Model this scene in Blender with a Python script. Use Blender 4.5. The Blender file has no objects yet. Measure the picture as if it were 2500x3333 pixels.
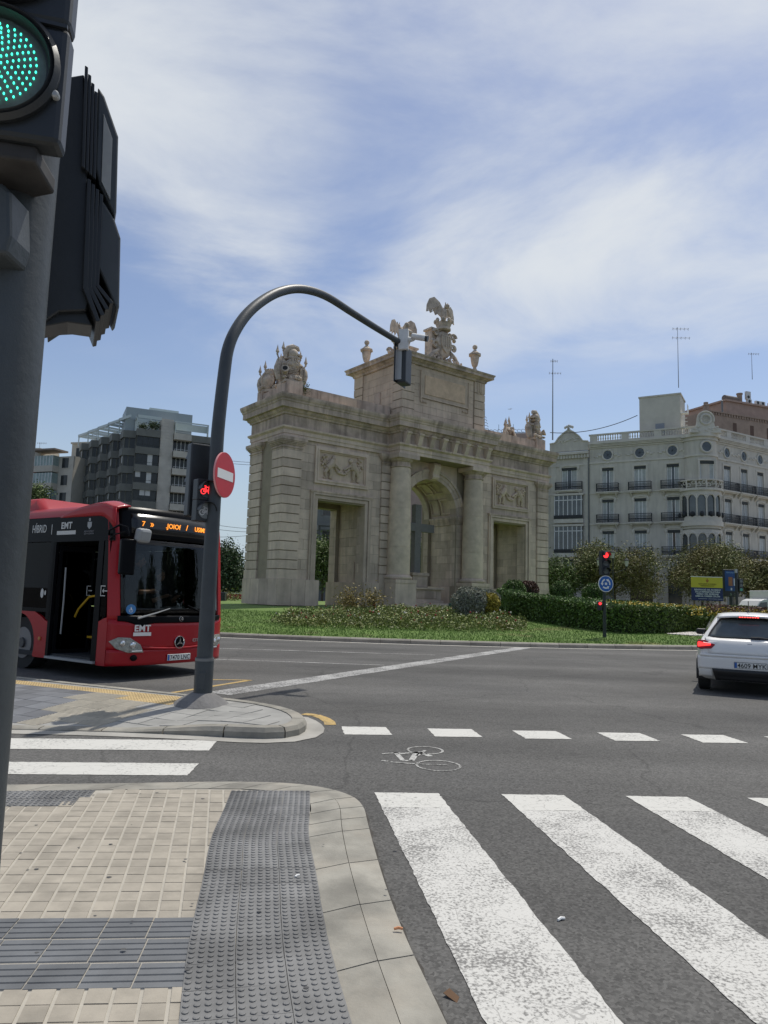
import bpy, bmesh, math, random
import numpy as np
from mathutils import Vector, Matrix
random.seed(7); rng = np.random.default_rng(7)
scene = bpy.context.scene
R = math.radians
# ------------------------------------------------------------------ camera
F, CXP, CYP, H = 2330.0, 1250.0, 1666.5, 1.55      # photo 2500 x 3333
PITCH, ROLL = math.atan(274 / F), R(1.7)
_fw = np.array([0, math.cos(PITCH), math.sin(PITCH)])
_u0 = np.array([0, -math.sin(PITCH), math.cos(PITCH)]); _r0 = np.array([1., 0, 0])
_rt = _r0 * math.cos(ROLL) + _u0 * math.sin(ROLL); _up = -_r0 * math.sin(ROLL) + _u0 * math.cos(ROLL)
_C = np.array([0, 0, H])
cd = bpy.data.cameras.new('camera'); cam = bpy.data.objects.new('camera', cd); scene.collection.objects.link(cam)
cd.sensor_fit = 'HORIZONTAL'; cd.sensor_width = 36; cd.lens = 36 * F / 2500; cd.clip_start = .05; cd.clip_end = 4000
m = Matrix.Identity(4)
for i in range(3):
    m[i][0] = _rt[i]; m[i][1] = _up[i]; m[i][2] = -_fw[i]; m[i][3] = _C[i]
cam.matrix_world = m; scene.camera = cam
# ------------------------------------------------------------------ sky, sun, exposure
EL, AZ = R(65), math.atan2(.605, .80)
SUN = Vector((math.sin(AZ) * math.cos(EL), math.cos(AZ) * math.cos(EL), math.sin(EL)))
world = bpy.data.worlds.new('World'); scene.world = world; world.use_nodes = True
wn, wl = world.node_tree.nodes, world.node_tree.links; wn.clear()
def wnode(t, **k):
    n = wn.new(t)
    for a, b in k.items(): setattr(n, a, b)
    return n
wo = wnode('ShaderNodeOutputWorld'); bg = wnode('ShaderNodeBackground'); bg.inputs[1].default_value = .12
sky = wnode('ShaderNodeTexSky', sky_type='NISHITA', sun_disc=False, sun_elevation=EL, sun_rotation=AZ, altitude=20, air_density=1.15, dust_density=.7, ozone_density=2.4)
tc = wnode('ShaderNodeTexCoord'); sep = wnode('ShaderNodeSeparateXYZ'); wl.new(tc.outputs['Generated'], sep.inputs[0])
def wmath(op, a, b=None):
    n = wnode('ShaderNodeMath', operation=op)
    for i, x in enumerate((a, b)):
        if x is None: continue
        if isinstance(x, (int, float)): n.inputs[i].default_value = x
        else: wl.new(x, n.inputs[i])
    return n.outputs[0]
zc = wmath('ADD', wmath('MAXIMUM', sep.outputs[2], 0.0), .16)
comb = wnode('ShaderNodeCombineXYZ')
wl.new(wmath('DIVIDE', sep.outputs[0], zc), comb.inputs[0]); wl.new(wmath('DIVIDE', sep.outputs[1], zc), comb.inputs[1])
def wnoise(sx, sy, rot, sc, det, dist, off):
    mp = wnode('ShaderNodeMapping'); mp.inputs['Scale'].default_value = (sx, sy, 1); mp.inputs['Rotation'].default_value = (0, 0, rot); mp.inputs['Location'].default_value = off
    wl.new(comb.outputs[0], mp.inputs[0])
    n = wnode('ShaderNodeTexNoise'); n.inputs['Scale'].default_value = sc; n.inputs['Detail'].default_value = det; n.inputs['Distortion'].default_value = dist; n.inputs['Roughness'].default_value = .6
    wl.new(mp.outputs[0], n.inputs['Vector']); return n.outputs[0]
BIGOFF = (10.5, 3.4, 0)
big = wnoise(.8, .9, .5, .62, 3, .5, BIGOFF); fine = wnoise(.95, 1.2, .95, 1.7, 10, .45, (1.3, .4, 0))
summ = wmath('ADD', wmath('MULTIPLY', big, 1.15), wmath('MULTIPLY', fine, .62))
rampn = wnode('ShaderNodeMapRange', interpolation_type='SMOOTHSTEP'); rampn.inputs[1].default_value = .80; rampn.inputs[2].default_value = 1.12
wl.new(summ, rampn.inputs[0])
hz = wnode('ShaderNodeMapRange', interpolation_type='SMOOTHSTEP'); hz.inputs[1].default_value = .20; hz.inputs[2].default_value = .44; wl.new(sep.outputs[2], hz.inputs[0])
mask = wmath('MULTIPLY', wmath('MULTIPLY', rampn.outputs[0], hz.outputs[0]), .9)
hs = wnode('ShaderNodeHueSaturation'); hs.inputs['Saturation'].default_value = .93; hs.inputs['Value'].default_value = .82; hs.inputs['Hue'].default_value = .508; wl.new(sky.outputs[0], hs.inputs['Color'])
hzm = wnode('ShaderNodeMapRange', interpolation_type='SMOOTHSTEP'); hzm.inputs[1].default_value = -.02; hzm.inputs[2].default_value = .30; hzm.inputs[3].default_value = .92; hzm.inputs[4].default_value = 0.; wl.new(sep.outputs[2], hzm.inputs[0])
hmix = wnode('ShaderNodeMix', data_type='RGBA'); wl.new(hzm.outputs[0], hmix.inputs[0]); wl.new(hs.outputs[0], hmix.inputs[6]); hmix.inputs[7].default_value = (3.3, 4.0, 4.75, 1)
mixc = wnode('ShaderNodeMix', data_type='RGBA'); wl.new(mask, mixc.inputs[0]); wl.new(hmix.outputs[2], mixc.inputs[6]); mixc.inputs[7].default_value = (5.5, 5.75, 5.95, 1)
wl.new(mixc.outputs[2], bg.inputs[0]); wl.new(bg.outputs[0], wo.inputs[0])
sl = bpy.data.lights.new('sun', 'SUN'); sl.energy = 2.95; sl.angle = R(.6); sl.color = (1, .952, .87)
so = bpy.data.objects.new('sun', sl); scene.collection.objects.link(so); so.rotation_euler = SUN.to_track_quat('Z', 'Y').to_euler()
vs = scene.view_settings; vs.view_transform = 'Standard'; vs.look = 'None'; vs.gamma = 1; vs.exposure = 0.2; vs.use_curve_mapping = False
scene.cycles.use_denoising = True; scene.cycles.max_bounces = 8; scene.cycles.transparent_max_bounces = 12
scene.cycles.sample_clamp_indirect = 6
# ------------------------------------------------------------------ pixel -> place
def ray(px, py): return _fw + _rt * (px - CXP) / F + _up * (CYP - py) / F
def G(px, py, z=0.0):
    d = ray(px, py); return Vector(_C + d * ((z - H) / d[2]))
def AT(px, py, Y):
    d = ray(px, py); return Vector(_C + d * (Y / d[1]))
def ONP(px, py, p0, n):
    d = ray(px, py); n = np.array(n, float); return Vector(_C + d * (((np.array(p0, float) - _C) @ n) / (d @ n)))
DD = 1.507
# ------------------------------------------------------------------ materials
MATS = {}
def mat(name, col, rough=.7, metal=0., var=.12, sc=2.0, bump=0., bsc=30., stain=0., streak=0., rnd=0., isl=0., emit=None, es=0., spec=.5, coat=0., col2=None, c2sc=.6, c2lo=.45, c2hi=.6, alpha=None, trans=0.):
    if name in MATS: return MATS[name]
    M = bpy.data.materials.new(name); M.use_nodes = True; N, L = M.node_tree.nodes, M.node_tree.links
    b = N['Principled BSDF']; b.inputs['Roughness'].default_value = rough; b.inputs['Metallic'].default_value = metal
    b.inputs['Specular IOR Level'].default_value = spec; b.inputs['Coat Weight'].default_value = coat; b.inputs['Coat Roughness'].default_value = .06
    if trans: b.inputs['Transmission Weight'].default_value = trans
    geo = N.new('ShaderNodeNewGeometry'); pos = geo.outputs['Position']
    def noise(scale, det=5, vec=None, rg=.6):
        n = N.new('ShaderNodeTexNoise'); n.inputs['Scale'].default_value = scale; n.inputs['Detail'].default_value = det; n.inputs['Roughness'].default_value = rg
        L.new(vec or pos, n.inputs['Vector']); return n.outputs[0]
    def mr(x, a, b_, c, d_):
        n = N.new('ShaderNodeMapRange'); L.new(x, n.inputs[0])
        for i, q in enumerate((a, b_, c, d_)): n.inputs[i + 1].default_value = q
        return n.outputs[0]
    def mul(a, b_):
        n = N.new('ShaderNodeMath'); n.operation = 'MULTIPLY'
        for i, x in enumerate((a, b_)):
            if isinstance(x, (int, float)): n.inputs[i].default_value = x
            else: L.new(x, n.inputs[i])
        return n.outputs[0]
    fac = None
    def acc(x):
        nonlocal fac
        fac = x if fac is None else mul(fac, x)
    if var: acc(mr(noise(sc), .25, .75, 1 - var, 1 + var))
    if rnd:
        oi = N.new('ShaderNodeObjectInfo'); acc(mr(oi.outputs['Random'], 0, 1, 1 - rnd, 1 + rnd))
    if isl: acc(mr(geo.outputs['Random Per Island'], 0, 1, 1 - isl, 1 + isl))
    if stain: acc(mr(noise(sc * .45, 7), .36, .56, 1 - stain, 1))
    if streak:
        mp = N.new('ShaderNodeMapping'); mp.inputs['Scale'].default_value = (2.6, 2.6, .28); L.new(pos, mp.inputs[0])
        acc(mr(noise(1.0, 6, mp.outputs[0]), .38, .56, 1 - streak, 1))
    base = None
    if col2:
        mx = N.new('ShaderNodeMix'); mx.data_type = 'RGBA'; L.new(mr(noise(c2sc, 6), c2lo, c2hi, 0, 1), mx.inputs[0])
        mx.inputs[6].default_value = (*col, 1); mx.inputs[7].default_value = (*col2, 1); base = mx.outputs[2]
    if fac is not None:
        vm = N.new('ShaderNodeVectorMath'); vm.operation = 'SCALE'
        if base is not None: L.new(base, vm.inputs[0])
        else: vm.inputs[0].default_value = col
        L.new(fac, vm.inputs[3]); L.new(vm.outputs[0], b.inputs['Base Color'])
    elif base is not None: L.new(base, b.inputs['Base Color'])
    else: b.inputs['Base Color'].default_value = (*col, 1)
    if bump:
        bp = N.new('ShaderNodeBump'); bp.inputs['Strength'].default_value = bump; bp.inputs['Distance'].default_value = .6 / bsc
        L.new(noise(bsc, 6), bp.inputs['Height']); L.new(bp.outputs[0], b.inputs['Normal'])
    if emit:
        b.inputs['Emission Color'].default_value = (*emit, 1); b.inputs['Emission Strength'].default_value = es
    M.diffuse_color = (*col, 1); MATS[name] = M; return M
def glass(name, tint=(.25, .28, .28), refl=.08, rough=.02, gc=.9):
    if name in MATS: return MATS[name]
    M = bpy.data.materials.new(name); M.use_nodes = True; N, L = M.node_tree.nodes, M.node_tree.links; N.clear()
    o = N.new('ShaderNodeOutputMaterial'); t = N.new('ShaderNodeBsdfTransparent'); t.inputs[0].default_value = (*tint, 1)
    gl = N.new('ShaderNodeBsdfGlossy'); gl.inputs['Roughness'].default_value = rough; gl.inputs[0].default_value = (gc, gc, gc * 1.03, 1)
    fr = N.new('ShaderNodeFresnel'); fr.inputs[0].default_value = 1.5
    ad = N.new('ShaderNodeMath'); ad.operation = 'ADD'; ad.inputs[1].default_value = refl; L.new(fr.outputs[0], ad.inputs[0])
    mx = N.new('ShaderNodeMixShader'); L.new(ad.outputs[0], mx.inputs[0]); L.new(t.outputs[0], mx.inputs[1]); L.new(gl.outputs[0], mx.inputs[2]); L.new(mx.outputs[0], o.inputs[0])
    MATS[name] = M; return M
# ------------------------------------------------------------------ mesh helpers
COL = scene.collection
class MB:
    def __init__(s): s.v = []; s.f = []
    def add(s, vs, fs):
        o = len(s.v); s.v += [tuple(p) for p in vs]; s.f += [tuple(i + o for i in f) for f in fs]; return s
    def box(s, x0, x1, y0, y1, z0, z1):
        return s.add([(x0, y0, z0), (x1, y0, z0), (x1, y1, z0), (x0, y1, z0), (x0, y0, z1), (x1, y0, z1), (x1, y1, z1), (x0, y1, z1)],
                     [(3, 2, 1, 0), (4, 5, 6, 7), (0, 1, 5, 4), (1, 2, 6, 5), (2, 3, 7, 6), (3, 0, 4, 7)])
    def prism(s, poly, ax, a, b):
        n = len(poly)
        def P(p, t): return (t, p[0], p[1]) if ax == 'x' else ((p[0], t, p[1]) if ax == 'y' else (p[0], p[1], t))
        return s.add([P(p, a) for p in poly] + [P(p, b) for p in poly], [tuple(range(n))[::-1], tuple(range(n, 2 * n))] + [(i, (i + 1) % n, n + (i + 1) % n, n + i) for i in range(n)])
    def lathe(s, prof, n=20, c=(0, 0, 0), a0=0.):
        k = len(prof); vs = []; fs = []
        for r, z in prof:
            for i in range(n):
                a = a0 + 2 * math.pi * i / n; vs.append((c[0] + r * math.cos(a), c[1] + r * math.sin(a), c[2] + z))
        for j in range(k - 1):
            for i in range(n): fs.append((j * n + i, j * n + (i + 1) % n, (j + 1) * n + (i + 1) % n, (j + 1) * n + i))
        fs.append(tuple(range(n))[::-1]); fs.append(tuple(range((k - 1) * n, k * n))); return s.add(vs, fs)
    def tube(s, path, rad, n=8, cap=True):
        path = [Vector(p) for p in path]; k = len(path)
        if isinstance(rad, (int, float)): rad = [rad] * k
        t0 = (path[1] - path[0]).normalized(); ref = Vector((0, 0, 1)) if abs(t0.z) < .9 else Vector((1, 0, 0)); nx = t0.cross(ref).normalized(); vs = []; fs = []
        for i, p in enumerate(path):
            t = (path[min(i + 1, k - 1)] - path[max(i - 1, 0)]).normalized(); nx = (nx - t * nx.dot(t)).normalized(); ny = t.cross(nx)
            for q in range(n):
                a = 2 * math.pi * q / n; vs.append(p + (nx * math.cos(a) + ny * math.sin(a)) * rad[i])
        for i in range(k - 1):
            for q in range(n): fs.append((i * n + q, i * n + (q + 1) % n, (i + 1) * n + (q + 1) % n, (i + 1) * n + q))
        if cap: fs.append(tuple(range(n))[::-1]); fs.append(tuple(range((k - 1) * n, k * n)))
        return s.add(vs, fs)
    def ball(s, c, r, nu=10, nv=7, rot=None):
        if isinstance(r, (int, float)): r = (r, r, r)
        vs = []; fs = []
        for j in range(nv + 1):
            th = math.pi * j / nv
            for i in range(nu):
                a = 2 * math.pi * i / nu; p = Vector((r[0] * math.sin(th) * math.cos(a), r[1] * math.sin(th) * math.sin(a), r[2] * math.cos(th)))
                if rot: p = rot @ p
                vs.append((c[0] + p.x, c[1] + p.y, c[2] + p.z))
        for j in range(nv):
            for i in range(nu): fs.append((j * nu + i, (j + 1) * nu + i, (j + 1) * nu + (i + 1) % nu, j * nu + (i + 1) % nu))
        return s.add(vs, fs)
    def grid(s, fn, nu, nv):
        vs = [fn(i / nu, j / nv) for j in range(nv + 1) for i in range(nu + 1)]
        return s.add(vs, [(j * (nu + 1) + i, j * (nu + 1) + i + 1, (j + 1) * (nu + 1) + i + 1, (j + 1) * (nu + 1) + i) for j in range(nv) for i in range(nu)])
    def mesh(s, name, m, smooth=False):
        me = bpy.data.meshes.new(name); me.from_pydata(s.v, [], s.f); me.materials.append(m)
        if smooth:
            me.polygons.foreach_set('use_smooth', [True] * len(me.polygons))
            if smooth != 'all': me.set_sharp_from_angle(angle=R(38))
        me.update(); return me
    def build(s, name, m, parent=None, smooth=False, bevel=0., solid=0., loc=None, rot=None, fix=True):
        me = s.mesh(name, m, smooth)
        if fix:
            bm = bmesh.new(); bm.from_mesh(me); bmesh.ops.recalc_face_normals(bm, faces=bm.faces); bm.to_mesh(me); bm.free()
        return inst(name, me, parent, loc, rot, bevel, solid)
def inst(name, me, parent=None, loc=None, rot=None, bevel=0., solid=0., scale=None):
    o = bpy.data.objects.new(name, me); COL.objects.link(o)
    if parent: o.parent = parent
    if loc is not None: o.location = loc
    if rot is not None: o.rotation_euler = rot if not isinstance(rot, (int, float)) else (0, 0, rot)
    if scale is not None: o.scale = scale
    if solid:
        k = o.modifiers.new('solid', 'SOLIDIFY'); k.thickness = solid; k.offset = -1
    if bevel:
        k = o.modifiers.new('bevel', 'BEVEL'); k.width = bevel; k.segments = 2; k.limit_method = 'ANGLE'; k.angle_limit = R(40)
    return o
def tag(o, label=None, cat=None, group=None, kind=None):
    for a, b in (('label', label), ('category', cat), ('group', group), ('kind', kind)):
        if b: o[a] = b
    return o
def thing(name, label, cat, loc=(0, 0, 0), rotz=0., group=None):
    o = bpy.data.objects.new(name, None); COL.objects.link(o); o.location = loc; o.rotation_euler = (0, 0, rotz); o.empty_display_size = .3
    return tag(o, label, cat, group)
_unit = {}
def piece(name, x0, x1, y0, y1, z0, z1, m, parent, rotz=None):
    if m.name not in _unit: _unit[m.name] = MB().box(-.5, .5, -.5, .5, -.5, .5).mesh('block_' + m.name, m)
    o = inst(name, _unit[m.name], parent, ((x0 + x1) / 2, (y0 + y1) / 2, (z0 + z1) / 2), rotz); o.scale = (abs(x1 - x0), abs(y1 - y0), abs(z1 - z0)); return o
def text(name, body, m, parent, loc, rot, size, bold=0., ext=.002, align='LEFT', sx=1., lsp=1.):
    c = bpy.data.curves.new(name, 'FONT'); c.body = body; c.size = size; c.offset = bold; c.extrude = ext; c.align_x = align; c.space_line = lsp; c.space_character = 1.0 + 2.2 * bold / size; c.resolution_u = 3
    c.materials.append(m); tmp = bpy.data.objects.new('tmp', c); me = bpy.data.meshes.new_from_object(tmp); me.name = name; bpy.data.objects.remove(tmp)
    o = bpy.data.objects.new(name, me); COL.objects.link(o); o.parent = parent; o.location = loc; o.rotation_euler = rot; o.scale = (sx, 1, 1); return o
def leaves(n, pts, size, spread=1., up=.3):
    """quads of leaf size at the points"""
    pts = np.asarray(pts); n = len(pts)
    d = rng.normal(size=(n, 3)); d[:, 2] += up; d /= np.linalg.norm(d, axis=1)[:, None]
    e = rng.normal(size=(n, 3)); e -= d * (e * d).sum(1)[:, None]; e /= np.linalg.norm(e, axis=1)[:, None]; w = np.cross(d, e)
    s = size * rng.uniform(.6, 1.35, n)[:, None]
    v = np.empty((n, 4, 3)); v[:, 0] = pts - e * s; v[:, 1] = pts - w * s * .5 + d * s * .15; v[:, 2] = pts + e * s; v[:, 3] = pts + w * s * .5 + d * s * .15
    return v.reshape(-1, 3), np.arange(n * 4).reshape(-1, 4)
def npmesh(name, v, f, m, parent=None):
    me = bpy.data.meshes.new(name); k = f.shape[1]; me.vertices.add(len(v)); me.vertices.foreach_set('co', np.ascontiguousarray(v, dtype=np.float32).ravel())
    me.loops.add(f.size); me.loops.foreach_set('vertex_index', np.ascontiguousarray(f, dtype=np.int32).ravel())
    me.polygons.add(len(f)); me.polygons.foreach_set('loop_start', np.arange(len(f), dtype=np.int32) * k)
    me.materials.append(m); me.update(calc_edges=True); return inst(name, me, parent)
# ================================================================== ground, road, pavements
asph = mat('asphalt', (.106, .103, .097), .88, var=.12, sc=.9, bump=.6, bsc=150, stain=.12, col2=(.088, .086, .082), c2sc=.22, spec=.3)
def aggregate(M):
    # stone chips and hairline cracks mixed over the base colour
    N, L = M.node_tree.nodes, M.node_tree.links; b = N['Principled BSDF']; src = b.inputs['Base Color'].links[0].from_socket; geo = N.new('ShaderNodeNewGeometry')
    v = N.new('ShaderNodeTexVoronoi'); v.inputs['Scale'].default_value = 70; L.new(geo.outputs['Position'], v.inputs['Vector'])
    r = N.new('ShaderNodeMapRange'); L.new(v.outputs['Color'], r.inputs[0]); r.inputs[3].default_value = .58; r.inputs[4].default_value = 1.45
    v2 = N.new('ShaderNodeTexVoronoi'); v2.feature = 'DISTANCE_TO_EDGE'; v2.inputs['Scale'].default_value = .42; nz = N.new('ShaderNodeTexNoise'); nz.inputs['Scale'].default_value = 1.6; nz.inputs['Detail'].default_value = 8; L.new(geo.outputs['Position'], nz.inputs['Vector'])
    mv = N.new('ShaderNodeMix'); mv.data_type = 'VECTOR'; mv.inputs[0].default_value = .3; L.new(geo.outputs['Position'], mv.inputs[4]); L.new(nz.outputs[1], mv.inputs[5]); L.new(mv.outputs[1], v2.inputs['Vector'])
    c = N.new('ShaderNodeMapRange'); L.new(v2.outputs[0], c.inputs[0]); c.inputs[1].default_value = .0; c.inputs[2].default_value = .006; c.inputs[3].default_value = .72; c.inputs[4].default_value = 1.
    # oil-dark tyre lanes and pale dust
    mp = N.new('ShaderNodeMapping'); mp.inputs['Rotation'].default_value = (0, 0, .05); mp.inputs['Scale'].default_value = (.06, .55, 1); L.new(geo.outputs['Position'], mp.inputs[0]); n3 = N.new('ShaderNodeTexNoise'); n3.inputs['Scale'].default_value = 1.; n3.inputs['Detail'].default_value = 5; L.new(mp.outputs[0], n3.inputs['Vector'])
    q = N.new('ShaderNodeMapRange'); L.new(n3.outputs[0], q.inputs[0]); q.inputs[1].default_value = .3; q.inputs[2].default_value = .7; q.inputs[3].default_value = .74; q.inputs[4].default_value = 1.24
    def mul(a, d):
        m_ = N.new('ShaderNodeMath'); m_.operation = 'MULTIPLY'; L.new(a, m_.inputs[0]); L.new(d, m_.inputs[1]); return m_.outputs[0]
    f = mul(mul(r.outputs[0], c.outputs[0]), q.outputs[0]); s = N.new('ShaderNodeVectorMath'); s.operation = 'SCALE'; L.new(src, s.inputs[0]); L.new(f, s.inputs[3]); L.new(s.outputs[0], b.inputs['Base Color'])
aggregate(asph)
def speckle(name, col, base, lo, hi, sc=75., rough=.75):
    """paint with worn specks of asphalt showing through"""
    if name in MATS: return MATS[name]
    M = mat(name, col, rough, var=.0, bump=.4, bsc=150, spec=.3); N, L = M.node_tree.nodes, M.node_tree.links; b = N['Principled BSDF']
    geo = N.new('ShaderNodeNewGeometry')
    def nz(s, d): 
        n = N.new('ShaderNodeTexNoise'); n.inputs['Scale'].default_value = s; n.inputs['Detail'].default_value = d; n.inputs['Roughness'].default_value = .65; L.new(geo.outputs['Position'], n.inputs['Vector']); return n.outputs[0]
    a = N.new('ShaderNodeMath'); a.operation = 'MULTIPLY_ADD'; L.new(nz(1.7, 4), a.inputs[0]); a.inputs[1].default_value = .62; L.new(nz(sc, 3), a.inputs[2])
    r = N.new('ShaderNodeMapRange'); L.new(a.outputs[0], r.inputs[0]); r.inputs[1].default_value = lo; r.inputs[2].default_value = hi
    # hairline cracks
    vo = N.new('ShaderNodeTexVoronoi'); vo.feature = 'DISTANCE_TO_EDGE'; vo.inputs['Scale'].default_value = 5.5
    mxv = N.new('ShaderNodeMix'); mxv.data_type = 'VECTOR'; mxv.inputs[0].default_value = .12; nn = N.new('ShaderNodeTexNoise'); nn.inputs['Scale'].default_value = 6; L.new(geo.outputs['Position'], nn.inputs['Vector'])
    L.new(geo.outputs['Position'], mxv.inputs[4]); L.new(nn.outputs[1], mxv.inputs[5]); L.new(mxv.outputs[1], vo.inputs['Vector'])
    cr = N.new('ShaderNodeMapRange'); L.new(vo.outputs[0], cr.inputs[0]); cr.inputs[1].default_value = .004; cr.inputs[2].default_value = .012; cr.inputs[3].default_value = .55; cr.inputs[4].default_value = 0.
    mxm = N.new('ShaderNodeMath'); mxm.operation = 'MAXIMUM'; L.new(r.outputs[0], mxm.inputs[0]); L.new(cr.outputs[0], mxm.inputs[1])
    mx = N.new('ShaderNodeMix'); mx.data_type = 'RGBA'; L.new(mxm.outputs[0], mx.inputs[0]); mx.inputs[6].default_value = (*col, 1); mx.inputs[7].default_value = (*base, 1); L.new(mx.outputs[2], b.inputs['Base Color'])
    return M
paint = speckle('worn_paint', (.56, .55, .515), (.19, .185, .175), .79, .965, 62)
paint2 = speckle('fresh_paint', (.56, .55, .51), (.24, .235, .22), .88, 1.05, 30)
paint3 = speckle('thin_paint', (.44, .435, .42), (.12, .118, .113), .71, .92, 26)
ypaint = speckle('yellow_paint', (.52, .36, .13), (.14, .13, .115), .79, .96)
gutter = mat('gutter_concrete', (.36, .345, .31), .85, var=.15, sc=3, bump=.3, bsc=60, stain=.2)
kerbm = mat('kerb_concrete', (.29, .275, .235), .85, var=.2, sc=5, bump=.4, bsc=70, stain=.3, rnd=.10, col2=(.31, .28, .23), c2sc=2.2, c2lo=.5, c2hi=.75)
beige = mat('beige_tile', (.345, .31, .253), .85, var=.13, sc=9, bump=.3, bsc=120, stain=.2, rnd=.09)
grout = mat('grout', (.405, .375, .318), .9, var=.12, sc=8, bump=.2)
darkt = mat('dark_tile', (.185, .184, .180), .65, var=.18, sc=5, bump=.25, bsc=90, stain=.42, rnd=.10)
ribt = mat('ribbed_tile', (.125, .13, .135), .6, var=.2, sc=6, bump=.2, bsc=90, rnd=.10)
ribtop = mat('ribbed_tile_top', (.125, .13, .135), .6, var=.2, sc=6)
greyt = mat('grey_slab', (.30, .295, .275), .8, var=.12, sc=4, bump=.25, bsc=80, rnd=.1, stain=.15)
slate = mat('slate_slab', (.15, .155, .165), .55, var=.2, sc=4, bump=.2, bsc=60, rnd=.2)
cordt = mat('corduroy_tile', (.41, .375, .305), .82, var=.12, sc=5, rnd=.08, bump=.2, bsc=90)
yelt = mat('yellow_tactile', (.50, .37, .18), .8, var=.14, sc=5, rnd=.08, stain=.15)
gum = mat('gum', (.07, .07, .07), .8)

road = tag(MB().add([(-700, -120, 0), (700, -120, 0), (700, 900, 0), (-700, 900, 0)], [(0, 1, 2, 3)]).build('road', asph, fix=False), 'grey asphalt road around the roundabout', kind='structure')
def sheet(name, poly, m, z=.004, parent=road):
    P = []
    for i in range(len(poly)):     # chipped, slightly ragged paint edges
        a, b = Vector(poly[i][:2]), Vector(poly[(i + 1) % len(poly)][:2]); L = (b - a).length; k = max(1, min(160, int(L / .035))); n = Vector((b.y - a.y, a.x - b.x)).normalized()
        P += [a.lerp(b, j / k) + n * (0 if j == 0 else random.uniform(-.006, .005)) for j in range(k)]
    poly = P
    return MB().add([(p[0], p[1], z) for p in poly], [tuple(range(len(poly)))]).build(name, m, parent, fix=False)
# zebra running towards the camera on the right: 0.5 m stripes, 0.5 m gaps
dz = Vector((.142, -.99)); lx = Vector((1.0, .055))
for k in range(8):
    a = Vector((-.01, 5.9)) + lx * 1.015 * k; b = a + lx * .51; L1 = .40 + .03 * (k % 2)
    sheet('zebra_stripe', [a + dz * L1, b + dz * L1, b, a], paint2)
    sheet('zebra_stripe', [a + dz * 8, b + dz * 8, b + dz * L1, a + dz * L1], paint)
# zebra on the left
for (ax, ay, bx, by), (cx, cy, ex, ey) in (((-1.67, 7.71, -1.64, 7.22), (-8, 7.11, -8, 6.6)), ((-1.60, 6.68, -1.59, 6.25), (-8, 6.12, -8, 5.68))):
    sheet('zebra_stripe', [(cx, cy), (ex, ey), (bx, by), (ax, ay)], paint2)
# dashes bounding the bicycle lane
for k in range(9):
    a = Vector((-.43 + 1.02 * k, 8.72 + .035 * k)); sheet('lane_dash', [a + Vector((.06, -.48)), a + Vector((.60, -.43)), a + Vector((.53, .045)), a], paint2)
# bicycle symbol
def ring(c, r, w, n=28):
    mb = MB()
    for i in range(n):
        a0, a1 = 2 * math.pi * i / n, 2 * math.pi * (i + 1) / n
        mb.add([(c.x + q * math.cos(a), c.y + q * math.sin(a), .004) for a, q in ((a0, r - w), (a0, r), (a1, r), (a1, r - w))], [(0, 1, 2, 3)])
    return mb
def strip(mb, a, b, w):
    a, b = Vector(a[:2]), Vector(b[:2]); d = (b - a).normalized(); n = Vector((-d.y, d.x)) * w / 2
    return mb.add([(*(a - n), .004), (*(b - n), .004), (*(b + n), .004), (*(a + n), .004)], [(0, 1, 2, 3)])
def z6(x, y): return G(1000 + x * .904, 2000 + y * .904)
c1, c2 = z6(425, 490), z6(472, 545)
w_ = ring(c1, .19, .024); w_.add(*(lambda r: (r.v, r.f))(ring(c2, .215, .024)))
for a, b, w in ((z6(425, 490), z6(395, 510), .035), (z6(395, 495), z6(445, 512), .06), (z6(318, 498), z6(345, 527), .05), (z6(270, 503), z6(335, 498), .035), (z6(330, 503), z6(400, 497), .05), (z6(395, 497), z6(375, 528), .06), (z6(340, 528), z6(378, 527), .04), (z6(268, 527), z6(290, 530), .04), (z6(300, 532), z6(400, 540), .03), (z6(405, 540), z6(505, 543), .025)):
    strip(w_, a, b, w)
w_.build('bicycle_symbol', speckle('faint_paint', (.46, .455, .43), (.13, .128, .122), .74, .93, 40), road, fix=False)
# long slanted line, thin lane lines, yellow lines
a, b = Vector((-2.45, 11.15)), Vector((4.75, 23.95)); d = (b - a).normalized(); n = Vector((d.y, -d.x)) * .24
sheet('slanted_line', [a - n, a + n, b + n, b - n], paint3)
sheet('lane_line', [(-40, 20.6), (-40, 20.48), (1.51, 19.73), (1.51, 19.85)], paint3); sheet('lane_line', [(-40, 18.9), (-40, 18.8), (.11, 16.42), (.11, 16.52)], paint3)
def z5(x, y, z=0.): return G(x * .7836, 2150 + y * .7836, z)
for p, q, w in (((700, 137), (1040, 82), .1), ((1040, 82), (880, 80), .1)): strip(MB(), z5(*p), z5(*q), w).build('yellow_line', ypaint, road, fix=False)
yc = MB(); yp = [(1262, 222), (1310, 228), (1345, 240), (1368, 255), (1372, 268)]
for i in range(4): strip(yc, z5(*yp[i]), z5(*yp[i + 1]), .14)
yc.build('yellow_line', ypaint, road, fix=False)
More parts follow.
